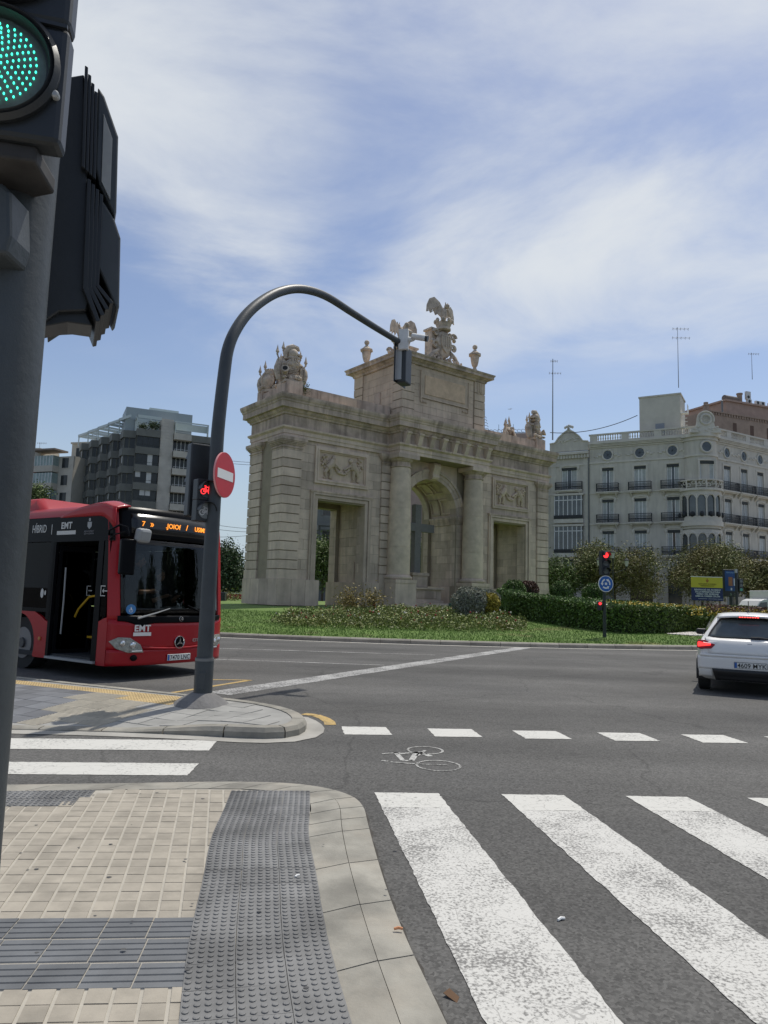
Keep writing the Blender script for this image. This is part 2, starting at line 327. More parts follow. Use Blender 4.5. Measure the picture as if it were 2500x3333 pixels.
# ---- near pavement
def resample(pl, n):
    pl = [np.array(p, float) for p in pl]; s = np.r_[0, np.cumsum([np.linalg.norm(b - a) for a, b in zip(pl, pl[1:])])]
    t = np.linspace(0, s[-1], n); P = np.array(pl); return [np.array([np.interp(x, s, P[:, 0]), np.interp(x, s, P[:, 1])]) for x in t]
def smooth_pl(pl, it=2):
    for _ in range(it):
        q = [pl[0]]
        for a, b in zip(pl, pl[1:]): q += [tuple(.75 * np.array(a) + .25 * np.array(b)), tuple(.25 * np.array(a) + .75 * np.array(b))]
        pl = q + [pl[-1]]
    return pl
OUT = smooth_pl([(-9, 4.75), (-6, 5.2), (-2.9, 5.70), (-1.89, 5.87), (-1.2, 6.0), (-.72, 6.02), (-.38, 5.90), (-.17, 5.69), (-.08, 5.42), (-.05, 5.05), (.05, 4.11), (.15, 3.43), (.27, 2.83), (.55, 1.4), (1.0, -1.0), (1.5, -4)])
INN = smooth_pl([(-9, 4.5), (-6, 4.95), (-2.9, 5.45), (-1.89, 5.62), (-1.25, 5.72), (-.86, 5.73), (-.60, 5.62), (-.47, 5.43), (-.445, 5.2), (-.44, 4.9), (-.385, 4.4), (-.28, 3.79), (-.145, 2.99), (.12, 1.5), (.5, -.9), (.95, -4)])
ZP = .045
pav = tag(MB().add([(p[0], p[1], ZP - .0045) for p in resample(INN, 60)] + [(-9, -4, ZP - .0045)], [tuple(range(61))]).build('pavement', grout, fix=False), 'beige tiled pavement corner in the foreground', kind='structure')
N_ = 76; O, I = resample(OUT, N_ * 4 + 1), resample(INN, N_ * 4 + 1)
# stones: long on the straights, short on the bend
cuts = [0]; 
while cuts[-1] < N_ * 4:
    p = O[cuts[-1]]; curve = (p[1] > 5.0 and p[0] > -1.35); step = 4 if curve else 9
    cuts.append(min(cuts[-1] + step, N_ * 4))
for i, j in zip(cuts, cuts[1:]):
    for r0, r1, zi, zo in ((0., .545, ZP, ZP), (.555, 1., ZP - .002, ZP - .016)):
        if O[i][0] < -6.5 or O[i][1] < 0: continue
        ks = list(range(i, j + 1)); g_ = .009; v = []; n = len(ks)
        for idx, k in enumerate(ks):
            P0, P1 = I[k] * (1 - r0) + O[k] * r0, I[k] * (1 - r1) + O[k] * r1
            t = O[min(k + 1, N_ * 4)] - O[max(k - 1, 0)]; t = t / np.linalg.norm(t) * g_ * (.5 if idx == 0 else (-.5 if idx == n - 1 else 0)); P0, P1 = P0 + t, P1 + t
            v += [(*P0, -.05), (*P0, zi), (*P1, zo), (*P1, -.05)]
        f = []
        for q in range(n - 1): f += [(q * 4 + e, q * 4 + (e + 1) % 4, q * 4 + 4 + (e + 1) % 4, q * 4 + 4 + e) for e in range(4)]
        f += [(0, 1, 2, 3), tuple((n - 1) * 4 + e for e in (3, 2, 1, 0))]
        MB().add(v, f).build('kerbstone', kerbm, pav)
jm = MB()
for i in range(0, N_ * 4, 2):
    a, b, c, d = I[i], O[i] * .985 + I[i] * .015, O[i + 2] * .985 + I[i + 2] * .015, I[i + 2]; jm.add([(*a, ZP - .006), (*b, ZP - .022), (*c, ZP - .022), (*d, ZP - .006)], [(0, 1, 2, 3)])
jm.build('joint_mortar', mat('joint_mortar', (.20, .19, .165), .9, var=.2, sc=9), pav, fix=False)
# dirt joint between kerb and asphalt
dj = MB()
for i in range(0, N_ * 4, 2):
    a, b = O[i], O[i + 2]; t = b - a; n = np.array([t[1], -t[0]]) / np.linalg.norm(t) * (-1); n = n if n @ (I[i] - O[i]) < 0 else -n
    w0 = .018 + .014 * math.sin(i * 1.7) * math.sin(i * .31); w1 = .018 + .014 * math.sin((i + 2) * 1.7) * math.sin((i + 2) * .31)
    dj.add([(*a, .003), (*(a + n * w0), .003), (*(b + n * w1), .003), (*b, .003)], [(0, 1, 2, 3)])
dj.build('kerb_dirt_joint', mat('dirt', (.06, .055, .048), .95, var=.4, sc=12), road, fix=False)
# tactile strip of blister tiles following the kerb (three tiles wide)
bl = MB().box(-.0985, .0985, -.0985, .0985, -.02, 0)
for i in range(5):
    for j in range(5): bl.lathe([(.0135, -.001), (.0125, .004), (.0085, .0055)], 8, (-.08 + .04 * i, -.08 + .04 * j, 0))
blm = bl.mesh('blister_tile', darkt); cen = []
LE = smooth_pl([(-1.10, 5.66), (-1.045, 5.1), (-1.01, 4.62), (-.90, 4.0), (-.825, 3.5), (-.735, 3.0), (-.40, 1.5), (.02, -.5)])
le, ri = resample(LE, 61), None
path = [np.array(p) for p in LE]; s_ = 0.; pos = path[0].copy(); seglen = [np.linalg.norm(b - a) for a, b in zip(path, path[1:])]; tot = sum(seglen); cum = np.r_[0, np.cumsum(seglen)]
def on_le(t): return np.array([np.interp(t, cum, [p[0] for p in path]), np.interp(t, cum, [p[1] for p in path])])
r_ = 0; t = .1
while t < tot - .1 and r_ < 24:
    p = on_le(t); q = on_le(t + .12) - on_le(max(t - .12, 0)); q /= np.linalg.norm(q); nrm = np.array([-q[1], q[0]])
    if nrm[0] < 0: nrm = -nrm
    for c in range(3):
        x = p + nrm * (.1 + .2 * c); inst('blister_tile', blm, pav, (x[0], x[1], ZP + .003 + .001 * random.random()), math.atan2(q[1], q[0]) + R(random.uniform(-.5, .5)))
    t += .2; r_ += 1
# sheet under the strip's far end (tiles fan out against the kerb)
# beige paving blocks
ct, rt_ = R(12.5), R(5.0)
cdir, rdir = np.array([-math.sin(ct), math.cos(ct)]), np.array([math.cos(rt_), math.sin(rt_)])
pw, ph, gx, gy = .103, .112, .013, .003; org = np.array([-.845, 3.54])
hw, hh = (pw - gx) / 2, (ph - gy) / 2
cs = [rdir * a * hw + cdir * b * hh for a, b in ((-1, -1), (1, -1), (1, 1), (-1, 1))]
bt = MB().add([(*c, -.012) for c in cs] + [(*(c * .97), 0) for c in cs], [(3, 2, 1, 0), (4, 5, 6, 7), (0, 1, 5, 4), (1, 2, 6, 5), (2, 3, 7, 6), (3, 0, 4, 7)]).mesh('paving_block', beige)
def left_edge_x(y): return np.interp(-y, [-x[1] for x in LE], [x[0] for x in LE])
inn_y = lambda x: np.interp(x, [-9, -6, -2.9, -1.89, -1.25, -.86], [4.5, 4.95, 5.45, 5.62, 5.72, 5.73])
dark_zone = lambda x, y: (y > 5.13 and x < -2.05 + (y - 5.13) * .0 - (5.5 - y) * .6)
rest = MB()
for i in range(-34, 14):
    for j in range(-30, 22):
        p = org + rdir * (i * pw) + cdir * (j * ph)
        x, y = p
        if x > left_edge_x(y) + pw * .35 or y > inn_y(x) - ph * .45 or x < -3.5 or y < .2: continue
        if 2.885 < y - (x + .85) * .06 < 3.515: continue
        if dark_zone(x, y): continue
        vis = (y > 2.5 and x > -.53 * y - .12)
        if vis: inst('paving_block', bt, pav, (x, y, ZP + random.uniform(-.0015, .001)))
        else: rest.add([(c[0] + x, c[1] + y, ZP) for c in cs], [(0, 1, 2, 3)])
tag(rest.build('paving_block_field', beige, pav, fix=False), kind='stuff')
# ribbed dark tiles
gj = mat('tile_joint', (.27, .26, .235), .9, var=.2, sc=9)
rb = MB().box(-.0985, .0985, -.0985, .0985, -.03, -.005)
for i in range(4): rb.prism([(-.0955 + .049 * i, -.005), (-.092 + .049 * i, 0), (-.056 + .049 * i, 0), (-.0525 + .049 * i, -.005)], 'x', -.0965, .0965)
rbm = rb.mesh('ribbed_tile', gj); rbm.materials.append(ribt); rbm.polygons.foreach_set('material_index', [0 if i < 6 else 1 for i in range(len(rbm.polygons))])
zx = R(4.5)
e0 = np.array([math.cos(zx), math.sin(zx)]); e1 = np.array([-math.sin(R(10)), math.cos(R(10))])
for j in range(3):
    y_ = 3.42 - .203 * j; x_ = left_edge_x(y_) - .085
    for i in range(7):
        p = np.array([x_, y_]) - e0 * .2 * i; inst('ribbed_tile', rbm, pav, (p[0], p[1], ZP + .001), R(6))
# small dark blister field at the far left of the pavement
for i in range(8):
    for j in range(2):
        p = np.array([-2.18, 5.46]) - np.array([.985, .16]) * .2 * i - e1 * .2 * j
        inst('blister_tile', blm, pav, (p[0] - .07 * j, p[1], ZP), R(9))
# litter: gum spots, cigarette ends, paper
for k in range(34):
    x, y = random.uniform(-2.3, .15), random.uniform(2.8, 5.6)
    r = random.uniform(.005, .014); mb = MB(); mb.add([(x + r * (1 + .25 * math.sin(3 * a)) * math.cos(a), y + .8 * r * math.sin(a), ZP + .0095 * (x > -1.1) + .0015) for a in [i * .63 for i in range(10)]], [tuple(range(10))]).build('gum_spot', gum, pav, fix=False)
lit = mat('paper_white', (.8, .8, .78), .8); butt = mat('filter_orange', (.55, .25, .12), .8)
def litter(label, p, m, s, rz):
    mb = MB(); mb.tube([(-s, 0, s * .3), (0, .2 * s, s * .45), (s, 0, s * .3)], [s * .3, s * .34, s * .28], 7)
    return tag(mb.build('litter', m, None, loc=p, rot=(0, 0, rz)), label, 'litter', 'litter on the ground')
litter('orange cigarette end lying across the kerb stones', z5(1655, 1120, .04), butt, .02, .1)
litter('crumpled white paper scrap on the asphalt between two zebra stripes', z6(915, 1102), lit, .022, .5)
litter('white scrap on the dark blister tiles', z5(1235, 898, .05), lit, .016, .9)
tag(MB().add([(-.016, -.03, 0), (.02, -.02, .006), (.026, .03, .012), (-.01, .036, .002)], [(0, 1, 2, 3)]).build('fallen_leaf', mat('dry_leaf', (.10, .05, .02), .8), None, loc=z6(522, 1383) + Vector((0, 0, .004)), rot=(.2, .1, 1), fix=False, solid=.002), 'dry brown leaf on the asphalt near the kerb', 'leaf')

# ---- traffic island with the curved pole
def sm(x, a, b):
    t = min(1, max(0, (x - a) / (b - a))); return t * t * (3 - 2 * t)
def isz(x, y): return .022 + .092 * max(sm(x, -2.9, -1.5), sm(y + .16 * x, 7.5, 9.2))
ISL = [(-13, 15.2), (-8, 12.75), (-5.7, 11.6), (-2.75, 10.28), (-1.75, 9.85), (-1.15, 9.35), (-.84, 8.75), (-.80, 8.2), (-.98, 7.88), (-1.4, 7.83), (-2.1, 7.95), (-3.9, 7.98), (-8, 7.55), (-13, 6.95)]
isl_s = smooth_pl(ISL, 2); IS_O = resample(isl_s, 121)
cen_ = np.array([-3.2, 9.0]); IS_I = []
for i in range(121):
    t = IS_O[min(i + 1, 120)] - IS_O[max(i - 1, 0)]; t /= np.linalg.norm(t); IS_I.append(IS_O[i] + np.array([t[1], -t[0]]) * .17)
island = tag(MB().add([(p[0], p[1], .012) for p in IS_I], [tuple(range(121))[::-1]]).build('traffic_island', mat('island_bedding', (.22, .21, .19), .9, var=.15), fix=False), 'paved traffic island beside the bus', kind='structure')
for i in range(0, 120, 3):
    v = []
    for q in range(i, i + 4):
        a, b = IS_O[q], IS_I[q]; t = IS_O[min(q + 1, 120)] - IS_O[max(q - 1, 0)]; t = t / np.linalg.norm(t) * .008 * (1 if q == i else (-1 if q == i + 3 else 0)); a, b = a + t, b + t; z = isz(*b)
        c_ = a * .82 + b * .18; v += [(*a, -.05), (*a, z * .62), (*c_, z + .002), (*b, z + .004), (*b, -.05)]
    f = []
    for q in range(3): f += [(q * 5 + e, q * 5 + (e + 1) % 5, q * 5 + 5 + (e + 1) % 5, q * 5 + 5 + e) for e in range(5)]
    f += [(0, 1, 2, 3, 4), (19, 18, 17, 16, 15)]
    MB().add(v, f).build('kerbstone', kerbm, island)
# concrete gutter round the nose
gt = MB()
for i in range(120):
    v = []
    for q in (i, i + 1):
        t = IS_O[min(q + 1, 120)] - IS_O[max(q - 1, 0)]; t /= np.linalg.norm(t); n = -np.array([t[1], -t[0]]); wd = .21 if IS_O[q][1] < 9.3 else .05
        v += [(*IS_O[q], .006), (*(IS_O[q] + n * wd), .006)]
    gt.add(v, [(0, 1, 3, 2)])
gt.build('gutter_strip', gutter, road, fix=False)
def inpoly(x, y, P):
    c = False; j = len(P) - 1
    for i in range(len(P)):
        if (P[i][1] > y) != (P[j][1] > y) and x < (P[j][0] - P[i][0]) * (y - P[i][1]) / (P[j][1] - P[i][1]) + P[i][0]: c = not c
        j = i
    return c
ISP = [tuple(p) for p in IS_I]
MIDP = [tuple(p * .5 + q * .5) for p, q in zip(IS_O, IS_I)]; bed = MB(); c_ = .08
for i in range(-90, 4):
    for j in range(86, 150):
        x, y = i * c_, j * c_
        if x > -7.1 and inpoly(x + c_ / 2, y + c_ / 2, MIDP): bed.add([(x + a * c_, y + b * c_, isz(x + a * c_, y + b * c_) - .007) for a, b in ((0, 0), (1, 0), (1, 1), (0, 1))], [(0, 1, 2, 3)])
bed.build('island_bedding', greyt, island, fix=False)
ang = R(-23); ex, ey = np.array([math.cos(ang), math.sin(ang)]), np.array([-math.sin(ang), math.cos(ang)])
cord = MB().box(-.147, .147, -.147, .147, -.1, -.004)
for i in range(7): cord.box(-.147, .147, -.135 + .042 * i, -.112 + .042 * i, -.004, .001)
cordm = cord.mesh('corduroy_tile', cordt); slabm = MB().box(-.146, .146, -.146, .146, -.1, 0).mesh('paving_slab', greyt); slatem = MB().box(-.146, .146, -.146, .146, -.1, 0).mesh('slate_slab', slate)
yb = MB().box(-.147, .147, -.147, .147, -.1, 0)
for i in range(6):
    for j in range(6): yb.lathe([(.013, 0), (.009, .005)], 6, (-.122 + .049 * i, -.122 + .049 * j, 0))
ybm = yb.mesh('yellow_blister_tile', yelt)
SL = [(-4.05, 10.6), (-3.9, 8.45), (-5.6, 8.4), (-8.5, 8.4), (-8.5, 12.1), (-5.85, 11.15)]
for i in range(-26, 22):
    for j in range(-14, 16):
        p = np.array([-3.0, 9.6]) + ex * .3 * i + ey * .3 * j; x, y = p
        if x < -7 or not all(inpoly(*(p + ex * a + ey * b), ISP) for a, b in ((-.15, -.15), (.15, -.15), (.15, .15), (-.15, .15))): continue
        z = isz(x, y)
        edge = (y - (10.28 - (x + 2.75) * .445))
        if -.80 < edge and x < -2.6: me, nm = ybm, 'yellow_blister_tile'
        elif inpoly(x, y, SL): me, nm = slatem, 'slate_slab'
        elif x < -2.85 + (y - 8.4) * -.12: me, nm = cordm, 'corduroy_tile'
        else: me, nm = slabm, 'paving_slab'
        o = inst(nm, me, island, (x, y, z)); e_ = .1; nz = Vector((-(isz(x + e_, y) - isz(x - e_, y)) / (2 * e_), -(isz(x, y + e_) - isz(x, y - e_)) / (2 * e_), 1)).normalized(); tx = (Vector((ex[0], ex[1], 0)) - nz * nz.dot(Vector((ex[0], ex[1], 0)))).normalized(); o.rotation_euler = Matrix((tx, nz.cross(tx), nz)).transposed().to_euler()
# ================================================================== poles, signals, signs
polem = mat('pole_paint', (.042, .05, .055), .48, var=.12, sc=5, bump=.12, bsc=35, stain=.15)
blackp = mat('black_plastic', (.018, .021, .024), .42, var=.15, sc=8, bump=.05, bsc=50)
greyp = mat('grey_metal', (.35, .36, .36), .45, metal=.2, var=.1)
signred = mat('sign_red', (.50, .018, .03), .42, var=.06, sc=6); signwhite = mat('sign_white', (.78, .78, .76), .45, var=.05); signblue = mat('sign_blue', (.02, .12, .42), .4, var=.05)
lensd = mat('lens_dark', (.035, .045, .045), .22, var=.1); lensg = mat('lens_grey', (.14, .15, .15), .25, var=.3, sc=40)
ledg = mat('led_green', (.05, .6, .42), .4, emit=(.06, .95, .62), es=1.9); ledr = mat('led_red', (.8, .05, .05), .4, emit=(1., .035, .04), es=1.5); mortar = mat('mortar_grey', (.17, .165, .16), .9, var=.2, sc=7, bump=.4)
baredge = mat('sign_edge', (.72, .30, .30), .5)
def rot_to(nrm):   # local +X faces nrm (horizontal)
    return math.atan2(nrm[1], nrm[0])
# ---- near pole with the green light
P0 = Vector((-.868, 1.55, 0))
np_ = thing('traffic_light_pole', 'thick dark grey pole with a lit green light at the left edge', 'traffic light', P0)
MB().lathe([(.15, 0), (.15, .02), (.098, .1), (.092, .5), (.086, 2.2), (.082, 3.6), (.05, 3.63)], 40).build('pole', polem, np_, smooth=True)
LCN = AT(-24, 207, 1.33); zl = LCN.z; zb_ = zl - .150; xl = 0.; sec = .258; HR = R(12)
for k in range(3):
    z0 = zb_ + k * (sec + .006) - zl; hd = MB().box(-.137, .137, .0, .06, z0, z0 + sec).build('signal_section', blackp, np_, bevel=.012, loc=LCN - P0, rot=HR)
    zc_ = z0 + .150; n = 48
    def ringmesh(prof, close):
        vs = [(r * math.cos(2 * math.pi * i / n), y, zc_ + r * math.sin(2 * math.pi * i / n)) for r, y in prof for i in range(n)]; m_ = len(prof)
        return MB().add(vs, [(j * n + i, j * n + (i + 1) % n, ((j + 1) % m_) * n + (i + 1) % n, ((j + 1) % m_) * n + i) for j in range(m_ if close else m_ - 1) for i in range(n)])
    ringmesh([(.104, .004), (.128, .004), (.130, -.012), (.121, -.022), (.117, -.014), (.112, -.022), (.107, -.008), (.104, .0)], True).build('lens_ring', blackp, hd, smooth=True)
    ringmesh([(.0001, -.014), (.05, -.0125), (.08, -.008), (.106, .002)], False).build('lens', mat('lens_green_off', (.10, .135, .125), .2, var=.3, sc=30, bump=.15, bsc=300) if k == 0 else lensd, hd, smooth='all')
    if k == 0:
        dots = MB()
        for q in range(9): 
            rr_ = .0105 * q; cnt = max(1, round(rr_ * 6.283 / .0145))
            for w in range(cnt): a = 2 * math.pi * (w + .3 * q) / cnt; dots.ball((rr_ * math.cos(a), float(np.interp(rr_, [0, .05, .08, .106], [-.016, -.0145, -.010, .0])), zc_ + rr_ * math.sin(a)), (.0021, .002, .0032), 6, 4)
        tag(dots.build('led_dots', ledg, hd), kind='stuff')
    MB().prism([(-.13, zc_ + .118), (.134, zc_ + .102), (.134, zc_ + .110), (-.13, zc_ + .126)], 'y', -.006, .002).build('rib', blackp, hd)
    MB().lathe([(.008, 0), (.008, .012), (.005, .014)], 12).build('screw', greyp, hd, loc=(.123, .001, zc_ - .05), rot=(R(90), 0, 0))
MB().prism([(-.1, .02), (.09, .02), (.1, .14), (.0, .2), (-.1, .2)], 'z', -.185, -.148).build('bracket', mat('rust_dark', (.026, .024, .023), .7, var=.4, sc=20), np_, bevel=.006, loc=LCN - P0, rot=HR)
c0, c1 = AT(-60, 850, 1.43) - P0, AT(66, 610, 1.43) - P0
MB().prism([(c0.x, c0.z), (c1.x - .008, c0.z + .01), (c1.x, c0.z + .05), (c1.x - .01, c1.z - .02), (c1.x - .03, c1.z), (c0.x, c1.z)], 'y', -.14, -.05).build('terminal_box', polem, np_, bevel=.008)
# pedestrian signal seen from the side, behind the pole
PA = R(24); po_ = AT(260, 640, 1.80); PN = Vector((-math.sin(PA), math.cos(PA), 0)); PXD = Vector((math.cos(PA), math.sin(PA), 0))
ps = thing('pedestrian_signal', 'black pedestrian signal with hoods seen edge on behind the near pole', 'traffic light', po_, PA)
def PX(x, y):
    q = ONP(x * DD, y * DD, po_, PN) - po_; return (q.dot(PXD), q.z)
hood = mat('hood_plastic', (.05, .057, .062), .42, var=.15, sc=9, bump=.06, bsc=60)
def pp_(name, pts, y0, y1, m=blackp, bv=.004): return MB().prism([PX(*p) for p in pts], 'y', y0, y1).build(name, m, ps, bevel=bv)
pp_('housing', [(152, 165), (182, 160), (196, 640), (186, 670), (128, 672), (100, 690), (100, 560)], .0, .2)
# flanges of the two sections, edge on
for q in range(4): pp_('gasket', [(183 + 7 * q, 150 + 16 * q), (190 + 7 * q, 154 + 16 * q), (183 + 8 * q, 372 + 6 * q), (176 + 8 * q, 366 + 6 * q)], -.006 - .004 * (3 - q), .2, blackp, .0015)
for q in range(4): pp_('gasket', [(188 + 9 * q, 392 + 9 * q), (196 + 9 * q, 396 + 9 * q), (190 + 8 * q, 628 - 4 * q), (216 + 10 * q, 698 - 14 * q), (207 + 10 * q, 700 - 14 * q), (178 + 8 * q, 626 - 4 * q)], -.006 - .004 * (3 - q), .2, blackp, .0015)
pp_('upper_hood', [(212, 184), (226, 205), (256, 292), (252, 455), (248, 468), (214, 395), (206, 360)], .004, .19, hood, .005)
pp_('hood_panel', [(224, 245), (243, 300), (238, 432), (219, 392)], -.001, .004, mat('hood_pale', (.30, .31, .31), .5, var=.15, sc=12), .001)
pp_('lower_hood', [(206, 425), (222, 430), (248, 472), (261, 512), (258, 660), (252, 668), (226, 606), (204, 560)], .004, .19, hood, .005)
pp_('mount_plate', [(92, 700), (146, 690), (200, 698), (182, 660), (120, 664), (96, 676)], .02, .12, blackp, .003)
MB().tube([(-.25, -.1, PX(100, 640)[1]), (-.05, .1, PX(100, 640)[1])], .03, 10).build('mount_arm', polem, ps)
# ---- curved pole
B = Vector((-2.26, 9.42, .1)); hdir = Vector((.49, .872, 0)); pn = Vector((hdir.y, -hdir.x, 0))
pts = [B.copy()]
for x, y in ((485, 800), (493, 752), (508, 715), (532, 680), (562, 653), (597, 633), (635, 624), (672, 628), (710, 643), (760, 675), (812, 708), (868, 742)):
    pts.append(ONP(x * DD, y * DD, B, pn))
z1_ = pts[1].z
# straight shaft under the bend, vertical over the base
shaft = [B + Vector((0, 0, h)) for h in np.linspace(0, 3.6, 7)]
bend = [Vector((p.x, p.y, p.z)) for p in pts[1:]]
def catmull(P, k=5):
    out = []
    for i in range(len(P) - 1):
        a, b, c, d = P[max(i - 1, 0)], P[i], P[i + 1], P[min(i + 2, len(P) - 1)]
        for t in np.linspace(0, 1, k, endpoint=False): out.append(.5 * ((2 * b) + (c - a) * t + (2 * a - 5 * b + 4 * c - d) * t * t + (3 * b - a - 3 * c + d) * t ** 3))
    return out + [P[-1]]
full = catmull(shaft + bend, 5)
cp = thing('curved_pole', 'dark grey curved pole arching over the road from the island', 'pole', B)
loc_ = [p - B for p in full]; L_ = len(loc_)
MB().tube(loc_, [.108 - .05 * (i / (L_ - 1)) ** .8 for i in range(L_)], 24).build('mast_arm', polem, cp, smooth=True)
MB().lathe([(.118, 0), (.118, .55), (.112, .6)], 28).build('base_sleeve', polem, cp, smooth=True)
MB().lathe([(.122, .555), (.122, .59)], 28).build('clamp_band', mat('band_grey', (.16, .165, .165), .5, metal=.2), cp, smooth=True)
MB().box(-.03, .05, -.125, -.09, .2, .42).build('access_door', polem, cp, bevel=.006)
ft = MB().lathe([(.33, -.1), (.335, .0), (.27, .06), (.19, .11), (.13, .15), (.115, .155)], 30)
ft.v = [(x * (1.15 if x < 0 else 1.0) * (1 + .06 * math.sin(5 * math.atan2(y, x))), y * (1 + .05 * math.sin(3 * math.atan2(y, x))), z) for x, y, z in ft.v]; ft.build('mortar_footing', mortar, cp, smooth=True)
# no entry sign
sn = Vector((.974, -.225, 0)); sc_ = ONP(487 * DD, 1026 * DD, B + sn * .13, sn); ne = thing('no_entry_sign', 'round red no entry sign with a white bar on the curved pole', 'sign', sc_, rot_to(sn))
def disc_x(r, x0, x1, n=48): return MB().prism([(r * math.cos(2 * math.pi * i / n), r * math.sin(2 * math.pi * i / n)) for i in range(n)], 'x', x0, x1)
disc_x(.30, -.022, .0).build('sign_plate', signred, ne); disc_x(.304, -.028, -.004).build('sign_rim', baredge, ne)
MB().box(0, .0025, -.235, .235, -.062, .062).build('white_bar', signwhite, ne)
MB().box(-.10, -.02, -.03, .03, -.16, -.12).build('bracket', greyp, ne); MB().box(-.10, -.02, -.03, .03, .12, .16).build('bracket', greyp, ne)
# bicycle signal
bn = Vector((.64, -.77, 0)); bn.normalize(); bc = ONP(447 * DD, 1058 * DD, B + Vector((-.12, -.12, 0)), bn); bs = thing('bicycle_signal', 'small black signal showing a red bicycle beside the curved pole', 'traffic light', bc, rot_to(bn))
def bikeglyph(r):
    mb = MB()
    for cy in (-.045, .045):
        vs = [(0.0, cy + q * math.cos(2 * math.pi * i / 18), -.022 + q * math.sin(2 * math.pi * i / 18)) for i in range(18) for q in (.024, .034)]
        mb.add(vs, [(2 * i, 2 * i + 1, (2 * i + 3) % 36, (2 * i + 2) % 36) for i in range(18)])
    for a, b in (((-.045, -.022), (-.02, .03)), ((-.02, .03), (.03, .03)), ((.03, .03), (.045, -.022)), ((-.02, .03), (.0, -.022)), ((-.045, -.022), (.0, -.022)), ((.0, -.022), (.03, .03)), ((.03, .03), (.025, .05)), ((.025, .05), (.05, .055)), ((-.035, .042), (-.01, .042))):
        a, b = Vector(a), Vector(b); d = (b - a).normalized(); n = Vector((-d.y, d.x)) * .005; mb.add([(0.0, *p) for p in (a - n, b - n, b + n, a + n)], [(0, 1, 2, 3)])
    return mb
dzb = ONP(444 * DD, 1103 * DD, B + Vector((-.12, -.12, 0)), bn).z - bc.z
for k, (z, me) in enumerate(((0, ledr), (dzb, mat('bike_white', (.5, .5, .5), .4)))):
    hs_ = MB().box(-.16, -.012, -.125, .125, z - .14, z + .14).build('signal_section', blackp, bs, bevel=.012)
    disc_x(.105, -.012, .0).build('lens', lensg if k else lensd, hs_).location.z = z
    ho = MB(); n = 20; vs = []
    for i in range(n + 1):
        a = math.pi * (i / n); vs += [(-.01, .112 * math.cos(a), z + .112 * math.sin(a)), (.10, .112 * math.cos(a), z + .112 * math.sin(a))]
    ho.add(vs, [(2 * i, 2 * i + 1, 2 * i + 3, 2 * i + 2) for i in range(n)]).build('hood', blackp, hs_, solid=.006, fix=False)
    g = bikeglyph(1).build('bicycle_symbol', me, hs_, fix=False); g.location = (.004, 0, z); g.scale = (1, 1.15, 1.15)
MB().box(-.3, -.1, -.02, .02, -.02, .02).build('bracket', polem, bs)
# tall vehicle signal on the back of the pole
vn = Vector((-.55, .83, 0)); vn.normalize(); vz = AT(430 * DD, 1045 * DD, 9.6); vs_ = thing('vehicle_signal', 'tall black three-lamp signal turned away behind the red bicycle light', 'traffic light', (vz.x - .03, 9.66, vz.z), rot_to(vn))
MB().box(-.09, .09, -.15, .15, -.45, .55).build('housing', blackp, vs_, bevel=.02)
for k in range(3):
    disc_x(.105, .09, .095).build('lens', lensd, vs_).location.z = -.27 + .32 * k
    MB().prism([(.115 * math.cos(R(a)), .115 * math.sin(R(a))) for a in range(0, 181, 15)] + [(.105 * math.cos(R(a)), .105 * math.sin(R(a))) for a in range(180, -1, -15)], 'x', .09, .24).build('hood', blackp, vs_).location.z = -.27 + .32 * k
# signal and camera at the end of the arm
E_ = pts[-1]; an = Vector((-.9, .436, 0)); hs_ = thing('overhead_signal', 'black traffic signal hanging from the end of the curved arm', 'traffic light', (E_.x + .06, E_.y + .05, E_.z - .45), rot_to(an))
MB().box(-.1, .1, -.16, .16, -.38, .36).build('housing', blackp, hs_, bevel=.03)
bp_ = MB(); bp_.box(.1, .112, -.31, -.26, -.37, .42).box(.1, .112, .2, .25, -.37, .42).box(.1, .112, -.26, .2, .37, .42).box(.1, .112, -.26, .2, -.37, -.32); bp_.build('backboard_frame', blackp, hs_)
for k in range(3): disc_x(.1, .1, .106).build('lens', lensd, hs_).location.z = -.25 + .24 * k
MB().box(-.02, .13, .155, .175, -.32, .3).build('side_plate', greyp, hs_)
MB().tube([(0, 0, .34), (0, 0, .5)], .03, 8).build('hanger', blackp, hs_)
cw = mat('camera_white', (.62, .62, .60), .5, var=.1, sc=12); cm = thing('traffic_camera', 'white bullet camera and junction box on the arm end', 'camera', (E_.x + .03, E_.y - .1, E_.z + .02), R(-10))
MB().box(-.09, .1, -.08, .05, -.2, .22).build('junction_box', cw, cm, bevel=.015)
MB().tube([(.1, 0, .02), (.2, -.02, .02), (.24, -.02, .05)], [.06, .04, .03], 10).build('swivel', cw, cm)
MB().tube([(.18, -.06, .07), (.46, -.1, .0)], [.062, .062], 14).build('barrel', cw, cm); MB().tube([(.455, -.1, .0), (.50, -.106, -.01)], [.066, .06], 14).build('lens_hood', blackp, cm)
